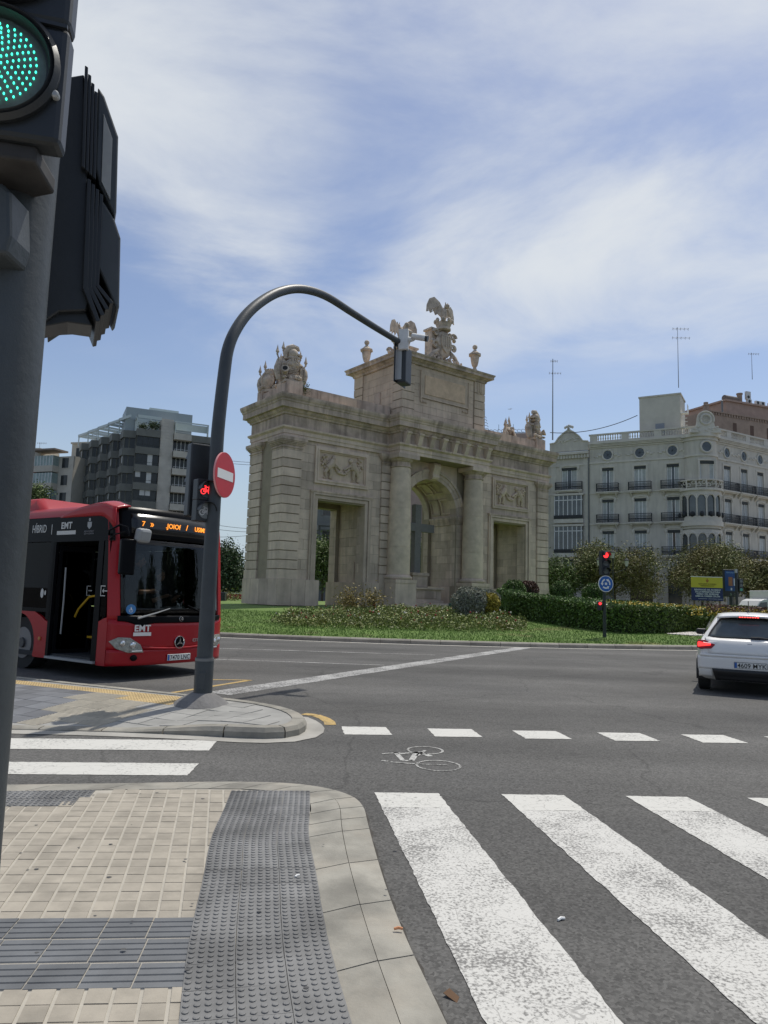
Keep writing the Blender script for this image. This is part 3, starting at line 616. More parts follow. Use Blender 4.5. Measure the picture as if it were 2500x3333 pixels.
# ---- small signal with the roundabout sign on the central island
def pole_pt(x, y, Y): return AT(x * DD, y * DD, Y)
YS = 27.2; sb = pole_pt(1306, 1386, YS); rs = thing('roundabout_signal', 'slim signal pole showing red above a blue roundabout sign', 'traffic light', sb)
hh_ = pole_pt(1301, 1190, YS).z - sb.z
MB().lathe([(.09, -.1), (.09, .05), (.075, .1), (.065, .4), (.06, hh_ - .3)], 16).build('pole', mat('pole_green', (.02, .03, .026), .5), rs, smooth=True)
rn = R(-90 - 8)
hd = MB().box(-.17, .17, -.12, .1, hh_ - .93, hh_).build('signal_head', blackp, rs, bevel=.02, rot=R(14))
for k in range(3):
    z = hh_ - .16 - .3 * k
    MB().prism([(.11 * math.cos(i * .2618), z + .11 * math.sin(i * .2618)) for i in range(24)], 'y', -.135, -.12).build('lens', ledr if k == 0 else lensg, hd)
    if k != 0 or True:
        MB().prism([(.13 * math.cos(R(a)), z + .13 * math.sin(R(a))) for a in range(-10, 191, 15)] + [(.12 * math.cos(R(a)), z + .12 * math.sin(R(a))) for a in range(190, -11, -15)], 'y', -.30, -.12).build('hood', blackp, hd)
zc_ = pole_pt(1307, 1261, YS).z - sb.z
rd = MB().prism([(.31 * math.cos(i * .1309), zc_ + .31 * math.sin(i * .1309)) for i in range(48)], 'y', -.115, -.09).build('roundabout_plate', signwhite, rs, rot=R(14))
MB().prism([(.285 * math.cos(i * .1309), zc_ + .285 * math.sin(i * .1309)) for i in range(48)], 'y', -.119, -.115).build('blue_face', signblue, rd)
MB().box(-.045, .045, -.123, -.119, zc_ - .045, zc_ + .045).build('centre_mark', signwhite, rd)
for k in range(3):
    a0 = R(90 + 120 * k + 15); n = 8; ar = MB()
    inn = [(.135 * math.cos(a0 + i / n * R(70)), .135 * math.sin(a0 + i / n * R(70))) for i in range(n + 1)]; ou = [(.19 * math.cos(a0 + i / n * R(70)), .19 * math.sin(a0 + i / n * R(70))) for i in range(n + 1)]
    for i in range(n): ar.add([(p[0], -.120, zc_ + p[1]) for p in (inn[i], ou[i], ou[i + 1], inn[i + 1])], [(0, 1, 2, 3)])
    e = a0 + R(70); ar.add([(q * math.cos(e2), -.120, zc_ + q * math.sin(e2)) for q, e2 in ((.10, e), (.225, e), (.165, e + R(32)))], [(0, 1, 2)])
    ar.build('arrow', signwhite, rd, fix=False, solid=.002)
zr_ = pole_pt(1298, 1306, YS).z - sb.z; rep = MB().box(-.26, -.1, -.06, .08, zr_ - .22, zr_ + .12).build('repeater', blackp, rs, bevel=.015)
MB().prism([(-.18 + .055 * math.cos(i * .4), zr_ + .04 + .055 * math.sin(i * .4)) for i in range(16)], 'y', -.075, -.06).build('lens', ledr, rep)
# ================================================================== the stone arch
AB = AT(899, 1970, 40.0); AA = R(37.5)          # base of its left front corner; local x along the front, y into the depth
stone = mat('arch_stone', (.60, .485, .38), .82, var=.13, sc=1.6, bump=.35, bsc=22, stain=.16, streak=.16, rnd=.15)
stone_d = mat('arch_stone_weathered', (.57, .455, .355), .85, var=.2, sc=1.3, bump=.4, bsc=18, stain=.34, streak=.36, rnd=.10)
stone_p = mat('arch_stone_pink', (.58, .465, .345), .8, var=.12, sc=1.8, bump=.3, bsc=24, stain=.10, streak=.16, rnd=.08)
stone_s = mat('sculpture_stone', (.55, .46, .36), .8, var=.25, sc=4, bump=.6, bsc=14, stain=.4)
stone_core = mat('arch_joint', (.30, .25, .18), .9, var=.15, sc=2, bump=.3)
arch = thing('stone_arch', 'monumental beige stone triumphal arch with columns on the roundabout', 'arch', AB, AA)
W, Dp, UC = 23.1, 4.1, 11.55
mir = lambda x: W - x
def core(*b): return MB().box(*b).build('wall', stone_core, arch)
for sgn in (0, 1):
    X = (lambda a, b: (a, b)) if not sgn else (lambda a, b: (W - b, W - a))
    for (a, b, y0, y1, z0, z1) in ((.1, 2.47, .15, .9, 0, 9.6), (.1, 2.22, .9, 3.2, 0, 9.6), (.1, 2.47, 3.2, 3.95, 0, 9.6),
                                   (5.95, 7.8, .15, .9, 0, 9.6), (6.2, 9.0, .9, 3.2, 0, 9.6), (5.95, 9.25, 3.2, 3.95, 0, 9.6), (7.8, 9.25, .38, .9, 0, 9.6),
                                   (2.47, 5.95, .15, .9, 6.15, 9.6), (2.22, 6.2, .9, 3.2, 6.6, 9.6), (2.47, 5.95, 3.2, 3.95, 6.15, 9.6)):
        x0, x1 = X(a, b); core(x0, x1, y0, y1, z0, z1)
core(.1, 23.0, .1, 4.0, 9.6, 12.0); core(7.75, 15.35, -.95, .1, 9.6, 12.0)
def arc_wall(y0, y1, r, zs, ztop, x0, x1, m, name):
    """wall slab with a round-headed opening"""
    n = 24; mb = MB(); P = [(UC - r * math.cos(math.pi * i / n), zs + r * math.sin(math.pi * i / n)) for i in range(n + 1)]
    top = [(x0 + (x1 - x0) * i / n, ztop) for i in range(n + 1)]
    for i in range(n):
        for y in (y0, y1): mb.add([(P[i][0], y, P[i][1]), (P[i + 1][0], y, P[i + 1][1]), (top[i + 1][0], y, ztop), (top[i][0], y, ztop)], [(0, 1, 2, 3)])
        mb.add([(P[i][0], y0, P[i][1]), (P[i + 1][0], y0, P[i + 1][1]), (P[i + 1][0], y1, P[i + 1][1]), (P[i][0], y1, P[i][1])], [(0, 1, 2, 3)])
    return mb.build(name, m, arch, fix=False)
arc_wall(.37, .9, 2.3, 6.25, 9.6, 9.25, 13.85, stone, 'spandrel'); arc_wall(3.2, 3.72, 2.3, 6.25, 9.6, 9.25, 13.85, stone, 'spandrel')
arc_wall(.9, 3.2, 2.52, 6.25, 9.6, 9.0, 14.1, stone, 'vault')
# facing blocks
def facing(x0, x1, z0, z1, y, course=.56, ln=1.15, m=stone, axis='f', off=0):
    n = max(1, round((z1 - z0) / course)); h = (z1 - z0) / n; g = .007
    for j in range(n):
        L = x1 - x0; k = max(1, round(L / ln)); sh = .5 * (j + off) % 1
        cuts = [x0] + [x0 + L * (i + (sh if sh else 0)) / k for i in range(0 if sh else 1, k)] + [x1]; cuts = sorted(set(round(c, 3) for c in cuts))
        if len(cuts) > 2: cuts = [cuts[0]] + [c + random.uniform(-.12, .12) * min(1, ln) for c in cuts[1:-1]] + [cuts[-1]]
        for a, b in zip(cuts, cuts[1:]):
            if b - a < .12: continue
            d = random.uniform(0, .006)
            if axis == 'f': piece('stone_block', a + g, b - g, y - .03 - d, y + .03, z0 + j * h + g, z0 + (j + 1) * h - g, m, arch)
            elif axis == 'l': piece('stone_block', y - .03 - d, y + .03, a + g, b - g, z0 + j * h + g, z0 + (j + 1) * h - g, m, arch)
            elif axis == 'r': piece('stone_block', y - .03, y + .03 + d, a + g, b - g, z0 + j * h + g, z0 + (j + 1) * h - g, m, arch)
for sgn in (0, 1):
    X = (lambda a, b: (a, b)) if not sgn else (lambda a, b: (W - b, W - a))
    for a, b, z0, z1, y in ((1.25, 1.99, 1.47, 6.7, .15), (1.25, 2.18, 6.7, 9.35, .15), (6.05, 7.1, 6.7, 9.35, .15), (6.39, 7.1, 1.47, 6.7, .15), (2.18, 6.05, 6.7, 7.15, .15), (1.25, 7.1, 9.35, 9.58, .15), (7.82, 9.22, 1.47, 5.7, .38)):
        facing(*X(a, b), z0, z1, y)
# passage walls seen from the camera (they face left)
for x, y0, y1, z0, z1 in ((5.95, .18, .88, 1.47, 6.12), (6.2, .92, 3.18, 1.47, 6.55), (5.95, 3.22, 3.93, 1.47, 6.12), (13.85, .42, .88, 1.47, 5.7), (14.1, .92, 3.18, 1.47, 5.7), (13.85, 3.22, 3.70, 1.47, 5.7), (20.63, .18, .88, 1.47, 6.12), (20.88, .92, 3.18, 1.47, 6.55), (20.63, 3.22, 3.93, 1.47, 6.12)):
    facing(y0, y1, z0, z1, x, axis='l')
facing(.95, 3.15, 1.47, 6.5, 2.22, axis='r', course=.8, ln=2.2)
# pedestals (vertical slabs), plinth course
def slabs(x0, x1, y, z0, z1, n, axis='f', m=stone):
    for i in range(n):
        a, b = x0 + (x1 - x0) * i / n + .008, x0 + (x1 - x0) * (i + 1) / n - .008
        if axis == 'f': piece('pedestal_slab', a, b, y, y + .12, z0, z1, m, arch)
        else: piece('pedestal_slab', y, y + .12, a, b, z0, z1, m, arch)
for x0, x1 in ((-.05, 2.70), (5.93, 7.62), (15.48, 17.17), (20.40, 23.15)):
    MB().box(x0 + .03, x1 - .03, .0, 4.07, 0, 1.44).build('pedestal', stone_core, arch); slabs(x0, x1, -.06, 0, 1.46, 3)
    slabs(-.06, 4.16, x0 - .01, 0, 1.455, 4, axis='l'); slabs(-.06, 4.16, x1 - .11, 0, 1.455, 3, axis='l')
    piece('pedestal_cap', x0 - .0, x1 + .0, -.055, 4.15, 1.44, 1.475, stone, arch)
for x0, x1 in ((7.62, 9.22), (13.88, 15.48)): MB().box(x0, x1, .3, 3.8, 0, 1.46).build('pedestal', stone, arch)
# rusticated corner piers
def rust(x0, x1, y0, y1):
    MB().box(x0 + .07, x1 - .07, y0 + .07, y1 - .07, 1.45, 8.9).build('pier_core', stone_core, arch)
    piece('plinth_block', x0 - .02, x1 + .03, y0 - .02, y1 + .02, 1.48, 2.0, stone, arch)
    for j in range(13):
        z = 2.0 + j * .5269
        piece('rusticated_block', x0 - .004 * (j % 2), x1, y0 - random.uniform(0, .008), y1, z + .055, z + .5269, stone, arch)
for x0, x1 in ((0, 1.25), (W - 1.25, W)):
    rust(x0, x1, 0, 1.3); rust(x0, x1, Dp - 1.5, Dp)
    facing(1.3, Dp - 1.5, 1.47, 9.5, .14 if x0 == 0 else W - .14, axis='l' if x0 == 0 else 'r', course=.8, ln=2)
for x0, x1 in ((7.1, 7.8), (15.3, 16.0)): rust(x0, x1, 0, .6)
# pilaster capitals
def capital(x0, x1, y0, y1):
    mb = MB()
    for e, za, zb in ((.0, 8.86, 8.98), (.05, 8.98, 9.02), (.0, 9.02, 9.14), (.06, 9.14, 9.22), (.12, 9.22, 9.30), (.18, 9.30, 9.38), (.22, 9.38, 9.57)): mb.box(x0 - e, x1 + e, y0 - e, y1 + e, za + (.001 if za > 8.9 else 0), zb)
    mb.build('pilaster_capital', stone_d, arch)
for x0, x1 in ((0, 1.25), (W - 1.25, W)): capital(x0, x1, 0, 1.3); capital(x0, x1, Dp - 1.5, Dp)
for x0, x1 in ((7.1, 7.78), (15.32, 16.0)): capital(x0, x1, 0, .55)
# entablature swept round the plan
plan = [(0, Dp), (0, 0), (7.6, 0), (7.6, -1.1), (15.5, -1.1), (15.5, 0), (W, 0), (W, Dp)]
def sweep(name, plan, prof, m, ln=1.35, close=True, back=.12):
    P = [Vector(p) for p in plan]; n = len(P); prof = list(prof) + [(-back, prof[-1][1]), (-back, prof[0][1])]
    for i in range(n - 1 + (1 if close else 0)):
        a, b = P[i], P[(i + 1) % n]; t = (b - a).normalized(); nn = Vector((t.y, -t.x)); L = (b - a).length
        def conv(p, q, r):
            d1, d2 = (q - p).normalized(), (r - q).normalized(); return d1.x * d2.y - d1.y * d2.x    # >0 left turn
        s0 = conv(P[i - 1], a, b); s1 = conv(a, b, P[(i + 2) % n])
        s0, s1 = (1 if s0 > 0 else -1), (1 if s1 > 0 else -1)
        k = max(1, round(L / ln)) if i < n - 1 else 1
        for j in range(k):
            vs = []
            for e, tt in ((0, L * j / k), (1, L * (j + 1) / k)):
                for o, z in prof:
                    tq = tt + (-o * s0 if (j == 0 and e == 0) else (.004 if e == 0 else 0)) + (o * s1 if (j == k - 1 and e == 1) else (-.004 if e == 1 else 0))
                    q = a + t * tq + nn * o; vs.append((q.x, q.y, z))
            c = len(prof); MB().add(vs, [tuple(range(c)), tuple(range(2 * c - 1, c - 1, -1))] + [(q, (q + 1) % c, c + (q + 1) % c, c + q) for q in range(c)]).build(name, m, arch)
sweep('architrave_block', plan, [(.0, 9.58), (.0, 9.78), (.04, 9.79), (.04, 10.0), (.10, 10.05), (.16, 10.10), (.17, 10.2), (.0, 10.215)], stone, 1.25)
sweep('frieze_block', plan, [(.0, 10.22), (.0, 10.88)], stone_d, 1.1)
sweep('cornice_block', plan, [(.0, 10.885), (.08, 10.89), (.10, 10.98), (.19, 11.05), (.24, 11.16), (.26, 11.2), (.42, 11.21), (.42, 11.52), (.46, 11.56), (.47, 11.64), (.53, 11.72), (.57, 11.86), (.57, 11.96), (.0, 12.03)], stone_d, 1.25, back=.3)
MB().prism([(-.1, -.1), (7.5, -.1), (7.5, -1.2), (15.6, -1.2), (15.6, -.1), (W + .1, -.1), (W + .1, Dp + .1), (-.1, Dp + .1)], 'z', 11.95, 12.02).build('cornice_top', stone, arch)
# scroll consoles below the central cornice
def scroll_profile(d, h):
    P = []
    for t in np.linspace(0, 1, 14): P.append((-(d * (.30 + .70 * (.5 - .5 * math.cos(math.pi * t)) + .10 * math.sin(2 * math.pi * t))), h * t))
    return [(0, 0)] + P + [(0, h)]
sp = scroll_profile(.52, .86)
for k in range(8):
    x = 7.98 + k * (15.12 - 7.98) / 7
    MB().prism([(-1.1 + p[0], 10.06 + p[1] - .0) for p in sp], 'x', x - .16, x + .16).build('console', stone, arch, bevel=.02)
    MB().tube([(x - .19, -1.5, 10.84), (x + .19, -1.5, 10.84)], .1, 10).build('console_scroll', stone, arch); MB().tube([(x - .18, -1.24, 10.13), (x + .18, -1.24, 10.13)], .075, 10).build('console_scroll', stone, arch)
# columns
for cx in (UC - 3.22, UC + 3.22):
    col = MB().box(cx - .825, cx + .825, -1.15, .36, 0, 1.5).build('column_pedestal', stone, arch, bevel=.015); piece('pedestal_cap', cx - .85, cx + .85, -1.18, .37, 1.5, 1.72, stone, arch)
    piece('pedestal_slab', cx - .84, cx + .84, -1.165, -.9, .0, .05, stone, arch)
    sh = [];
    MB().lathe([(.74, 1.72), (.86, 1.74), (.90, 1.82), (.88, 1.91), (.8, 1.95), (.78, 1.99), (.74, 2.02)], 36, (cx, -.33, 0)).build('column_base', stone, arch, smooth=True)
    z0 = 2.02; zz = [2.02, 3.75, 6.2, 8.75]
    for a, b in zip(zz, zz[1:]):
        pr = []
        for i in range(9):
            z = a + .008 + (b - a - .016) * i / 8; t = (z - 2.02) / 6.73; pr.append((.725 - .10 * t ** 1.7 + .012 * math.sin(math.pi * t), z))
        pr = [(pr[0][0] - .012, a)] + pr + [(pr[-1][0] - .012, b)]; MB().lathe(pr, 36, (cx, -.33, 0)).build('column_drum', mat('column_stone', (.60, .495, .37), .75, var=.16, sc=2.2, bump=.25, bsc=40, stain=.16, rnd=.05), arch, smooth=True)
    cp_ = MB().lathe([(.61, 8.75), (.68, 8.78), (.68, 8.84), (.62, 8.87), (.61, 9.1), (.66, 9.12), (.76, 9.2), (.80, 9.29)], 36, (cx, -.33, 0)).build('column_capital', stone_d, arch, smooth=True)
    MB().box(cx - .86, cx + .86, -1.17, .3, 9.29, 9.57).box(cx - .80, cx + .80, -1.12, .3, 9.285, 9.3).build('abacus', stone, cp_)
# central arch: voussoirs, keystone, imposts
nv = 13
for k in range(nv):
    if k == nv // 2: continue
    a0, a1 = math.pi * k / nv + .004, math.pi * (k + 1) / nv - .004; mb = MB()
    for r0, r1, yf in ((2.28, 2.52, .30), (2.52, 2.74, .26), (2.74, 2.92, .18)):
        A = [a0 + (a1 - a0) * i / 4 for i in range(5)]
        mb.prism([(UC - r0 * math.cos(a), 6.25 + r0 * math.sin(a)) for a in A] + [(UC - r1 * math.cos(a), 6.25 + r1 * math.sin(a)) for a in reversed(A)], 'y', yf, .93)
    mb.build('voussoir', stone, arch)
MB().prism([(.22, 8.42), (-.02, 8.5), (-.12, 8.62), (-.08, 8.8), (-.14, 9.0), (-.24, 9.2), (-.26, 9.42), (-.15, 9.56), (.38, 9.57), (.38, 8.42)], 'x', UC - .3, UC + .3).build('keystone', stone, arch, bevel=.03)
for x0, x1 in ((8.75, 9.32), (13.78, 14.35)):
    mb = MB()
    for e, za, zb in ((.0, 5.70, 5.85), (.03, 5.85, 5.95), (.07, 5.95, 6.08), (.11, 6.08, 6.24)): mb.box(x0 - e * .9, x1 + e * .9, .30 - e, .95 + e, za + .0005 * (za > 5.8), zb).box(x0 + .2 - e, x1 - .2 + e, .95, 3.7, za + .001, zb - .001)
    mb.build('impost', stone_d, arch)
# coffers of the vault
for k in range(5):
    for y0 in (1.05, 2.15):
        a0, a1 = math.pi * (k + .14) / 5, math.pi * (k + .86) / 5; mb = MB()
        for (q0, q1, ya, yb_) in ((a0, a1, y0, y0 + .1), (a0, a1, y0 + .8, y0 + .9), (a0, a0 + .045, y0, y0 + .9), (a1 - .045, a1, y0, y0 + .9)):
            A = [q0 + (q1 - q0) * i / 4 for i in range(5)]
            mb.prism([(UC - 2.42 * math.cos(a), 6.25 + 2.42 * math.sin(a)) for a in A] + [(UC - 2.55 * math.cos(a), 6.25 + 2.55 * math.sin(a)) for a in reversed(A)], 'y', ya, yb_)
        mb.build('coffer_frame', stone, arch)
# door surrounds, relief panels
random.seed(3)
def relief(x0, x1, z0, z1, y, seed):
    r = random.Random(seed); mb = MB(); w, h = x1 - x0, z1 - z0; mx = (x0 + x1) / 2
    def blob(px, pz, rx, rz, d=.09, ang=0.): mb.ball((px, y, pz), (rx, d, rz), 8, 6, Matrix.Rotation(ang, 3, 'Y'))
    for s in (-1, 1):
        bx = mx + s * w * .27
        # rearing figure: trunk, head, legs, arms towards the garland
        mb.tube([(bx + s * .25, y, z0 + h * .45), (bx, y - .05, z0 + h * .6), (bx - s * .12, y - .05, z0 + h * .8)], [.2, .24, .17], 8); blob(bx - s * .2, z0 + h * .88, .15, .17, .14)
        mb.tube([(bx + s * .2, y - .02, z0 + h * .45), (bx + s * .38, y - .03, z0 + h * .25), (bx + s * .30, y, z0 + h * .05), (bx + s * .48, y, z0 + h * .03)], [.15, .11, .07, .07], 7)
        mb.tube([(bx + s * .05, y - .03, z0 + h * .45), (bx - s * .02, y - .04, z0 + h * .22), (bx + s * .06, y, z0 + h * .05), (bx - s * .12, y, z0 + h * .03)], [.15, .1, .07, .06], 7)
        mb.tube([(bx - s * .1, y - .05, z0 + h * .72), (bx - s * .35, y - .05, z0 + h * .6), (mx + s * .12, y - .03, z0 + h * .45)], [.1, .08, .06], 7)
        for q in range(26):   # curling foliage behind the figure
            a = r.uniform(0, 6.28); rr = r.uniform(.05, .42); blob(bx + s * .45 + rr * math.cos(a) * .6, z0 + h * .72 + rr * math.sin(a), r.uniform(.05, .1), r.uniform(.05, .1), r.uniform(.05, .12))
    for q in range(22):
        t = q / 21 * 2 - 1; blob(mx + t * w * .2, z0 + h * (.28 + .32 * t * t) + r.uniform(-.06, .06), r.uniform(.07, .12), r.uniform(.06, .1), .1)
    return mb
for sgn in (0, 1):
    X = (lambda a, b: (a, b)) if not sgn else (lambda a, b: (W - b, W - a))
    fr = MB()
    for e, yf in ((.0, .02), (.12, -.03), (.27, .05)):   # stepped architrave, outer edge inwards
        a, b = X(1.99 + e, 6.39 - e); zt_ = 6.7 - e * .9; wd = .12 if e < .2 else .21
        fr.box(a, a + wd, yf, .5, 1.46, zt_).box(b - wd, b, yf, .5, 1.46, zt_).box(a + wd, b - wd, yf, .5, zt_ - wd, zt_)
    fr.build('door_surround', stone, arch)
    a, b = X(1.93, 6.45); MB().box(a, b, -.06, .3, 6.62, 6.72).box(a + .03, b - .03, -.02, .3, 6.56, 6.62).build('door_hood', stone_d, arch)
    a, b = X(2.18, 6.05); pf = MB()
    for e, yf, wd in ((0, .0, .15), (.15, -.04, .07), (.22, .06, .08)):
        pf.box(a + e, a + e + wd, yf, .2, 7.15 + e, 9.35 - e).box(b - e - wd, b - e, yf, .2, 7.15 + e, 9.35 - e).box(a + e + wd, b - e - wd, yf, .2, 9.35 - e - wd, 9.35 - e).box(a + e + wd, b - e - wd, yf, .2, 7.15 + e, 7.15 + e + wd)
    pf.build('panel_frame', stone, arch); pl = MB().box(a + .28, b - .28, .14, .22, 7.4, 9.1).build('relief_panel', stone_p, arch)
    relief(a + .42, b - .42, 7.5, 8.95, .1, 5 + sgn).build('relief_figures', stone_p, pl, smooth=True)
# inner door with meter cover
piece('meter_cover', 6.12, 6.19, 1.35, 2.05, .1, 2.75, stone, arch); piece('meter_box', 6.09, 6.13, 1.5, 1.75, 1.0, 1.3, greyp, arch)
# attic
AX0, AX1, AY0, AY1 = 7.85, 15.25, -.85, 4.5
MB().box(AX0 + .1, AX1 - .1, AY0 + .1, AY1 - .1, 12.0, 15.6).build('attic_wall', stone_core, arch)
facing(AX0 + 1.05, AX1 - 1.05, 12.02, 13.5, AY0 + .1, .5, 1.3, stone_p); facing(AX0 + 1.05, AX1 - 1.05, 15.3, 15.58, AY0 + .1, .5, 1.3, stone_p)
facing(AX0 + 1.05, AX0 + 1.55, 13.5, 15.3, AY0 + .1, .45, 1.3, stone_p); facing(AX1 - 1.55, AX1 - 1.05, 13.5, 15.3, AY0 + .1, .45, 1.3, stone_p)
facing(AY0 + 1.05, AY1 - 1.0, 12.02, 15.58, AX0 + .1, .5, 1.2, stone_p, 'l'); facing(AY0 + 1.05, AY1 - 1.0, 12.02, 15.58, AX1 - .1, .9, 2.2, stone_p, 'r')
for x0 in (AX0, AX1 - 1.0):
    for y0 in (AY0, AY1 - 1.0):
        MB().box(x0 + .06, x0 + .94, y0 + .06, y0 + .94, 12, 15.6).build('pier_core', stone_core, arch)
        for j in range(6):
            z = 12.02 + j * .55; z1 = z + .55 if j < 5 else 15.58
            piece('rusticated_block', x0, x0 + 1.0, y0, y0 + 1.0, z + .05 * (j > 0), min(z1, 15.58), stone_p, arch)
        for q in range(3): piece('glyph_bar', x0 + .28 + q * .16, x0 + .38 + q * .16, y0 - .04, y0 + .02, 14.9, 15.55, stone_p, arch)
        for q in range(4): piece('drop', x0 + .25 + q * .14, x0 + .32 + q * .14, y0 - .05, y0 + .02, 14.75, 14.86, stone_p, arch)
fx0, fx1 = 9.4, 13.7; MB().box(fx0, fx1, AY0 + .03, AY0 + .3, 13.5, 15.3).build('inscription_frame', stone_p, arch)
ip = MB().box(fx0 + .35, fx1 - .35, AY0 - .012, AY0 + .2, 13.8, 15.05).build('inscription_panel', mat('inscription_stone', (.60, .445, .30), .8, var=.14, sc=3, bump=.25, bsc=40, stain=.15), arch)
fm = MB().box(fx0 - .02, fx0 + .05, AY0 - .03, AY0 + .1, 13.3, 15.35).box(fx0 + .05, fx1, AY0 - .03, AY0 + .1, 13.5, 13.56).box(fx1 - .05, fx1 + .02, AY0 - .03, AY0 + .1, 13.3, 15.35).build('frame_moulding', stone_p, arch)
for x in (fx0 + .0, fx1 - .55):
    for q in range(4): piece('drop', x + q * .15, x + .08 + q * .15, AY0 - .02, AY0 + .06, 13.2, 13.32, stone_p, arch)
piece('side_niche', AX0 + .0, AX0 + .12, 1.5, 2.1, 12.7, 14.0, stone, arch)
aplan = [(AX0, AY1), (AX0, AY0), (AX1, AY0), (AX1, AY1)]
sweep('attic_cornice_block', aplan, [(.0, 15.585), (.06, 15.6), (.10, 15.72), (.24, 15.8), (.28, 15.86), (.44, 15.87), (.44, 16.03), (.50, 16.1), (.52, 16.18), (.0, 16.34)], stone_d, 1.3, back=.4)
MB().prism([(AX0 - .05, AY0 - .05), (AX1 + .05, AY0 - .05), (AX1 + .05, AY1 + .05), (AX0 - .05, AY1 + .05)], 'z', 16.2, 16.335).build('attic_roof', stone, arch)
# parapets and corner blocks over the side bays
for sgn in (0, 1):
    X = (lambda a, b: (a, b)) if not sgn else (lambda a, b: (W - b, W - a))
    for y0, y1 in ((.25, .75), (3.35, 3.85)):
        for i in range(5):
            a, b = X(1.2 + i * 1.33, 1.2 + (i + 1) * 1.33 - .012); piece('parapet_block', a, b, y0 + .05, y1, 12.0, 12.78, stone_d if i != 2 else stone_p, arch)
        a, b = X(.18, 1.2); piece('corner_block', a, b, y0 - .08, y1 + .75 if y0 < 1 else y1 + .05, 12.0, 12.95, stone_d, arch)
    for i in range(2):
        a, b = X(.22, .66); piece('parapet_block', a, b, 1.52 + i * .92, 1.52 + (i + 1) * .92 - .012, 12.0, 12.75, stone_d, arch)
# ---- sculpture standing on the arch
AM = Matrix.Translation(AB) @ Matrix.Rotation(AA, 4, 'Z')
def on_arch(x, y, z): return AM @ Vector((x, y, z))
urn_me = None
def urn(x, y, label):
    global urn_me
    if urn_me is None:
        mb = MB().box(-.24, .24, -.24, .24, 0, .12); mb.lathe([(.27, .12), (.22, .2), (.13, .38), (.12, .48), (.2, .58), (.27, .8), (.33, 1.2), (.34, 1.26), (.45, 1.3), (.45, 1.42), (.36, 1.47), (.2, 1.6), (.1, 1.72), (.09, 1.78)], 8, a0=R(22.5)); mb.ball((0, 0, 1.93), .18, 12, 8); urn_me = mb.mesh('stone_urn', stone_s)
    return tag(inst('stone_urn', urn_me, None, on_arch(x, y, 16.3), AA), label, 'urn', 'urns on the attic corners')
urn(8.45, -.4, 'stone urn with ball finial behind the white camera on the attic'); urn(14.65, -.4, 'stone urn with ball finial at the right end of the attic')
urn(8.45, 4.0, 'stone urn with ball finial at the far left corner of the attic'); urn(14.65, 4.0, 'stone urn with ball finial hidden behind the winged coat of arms')
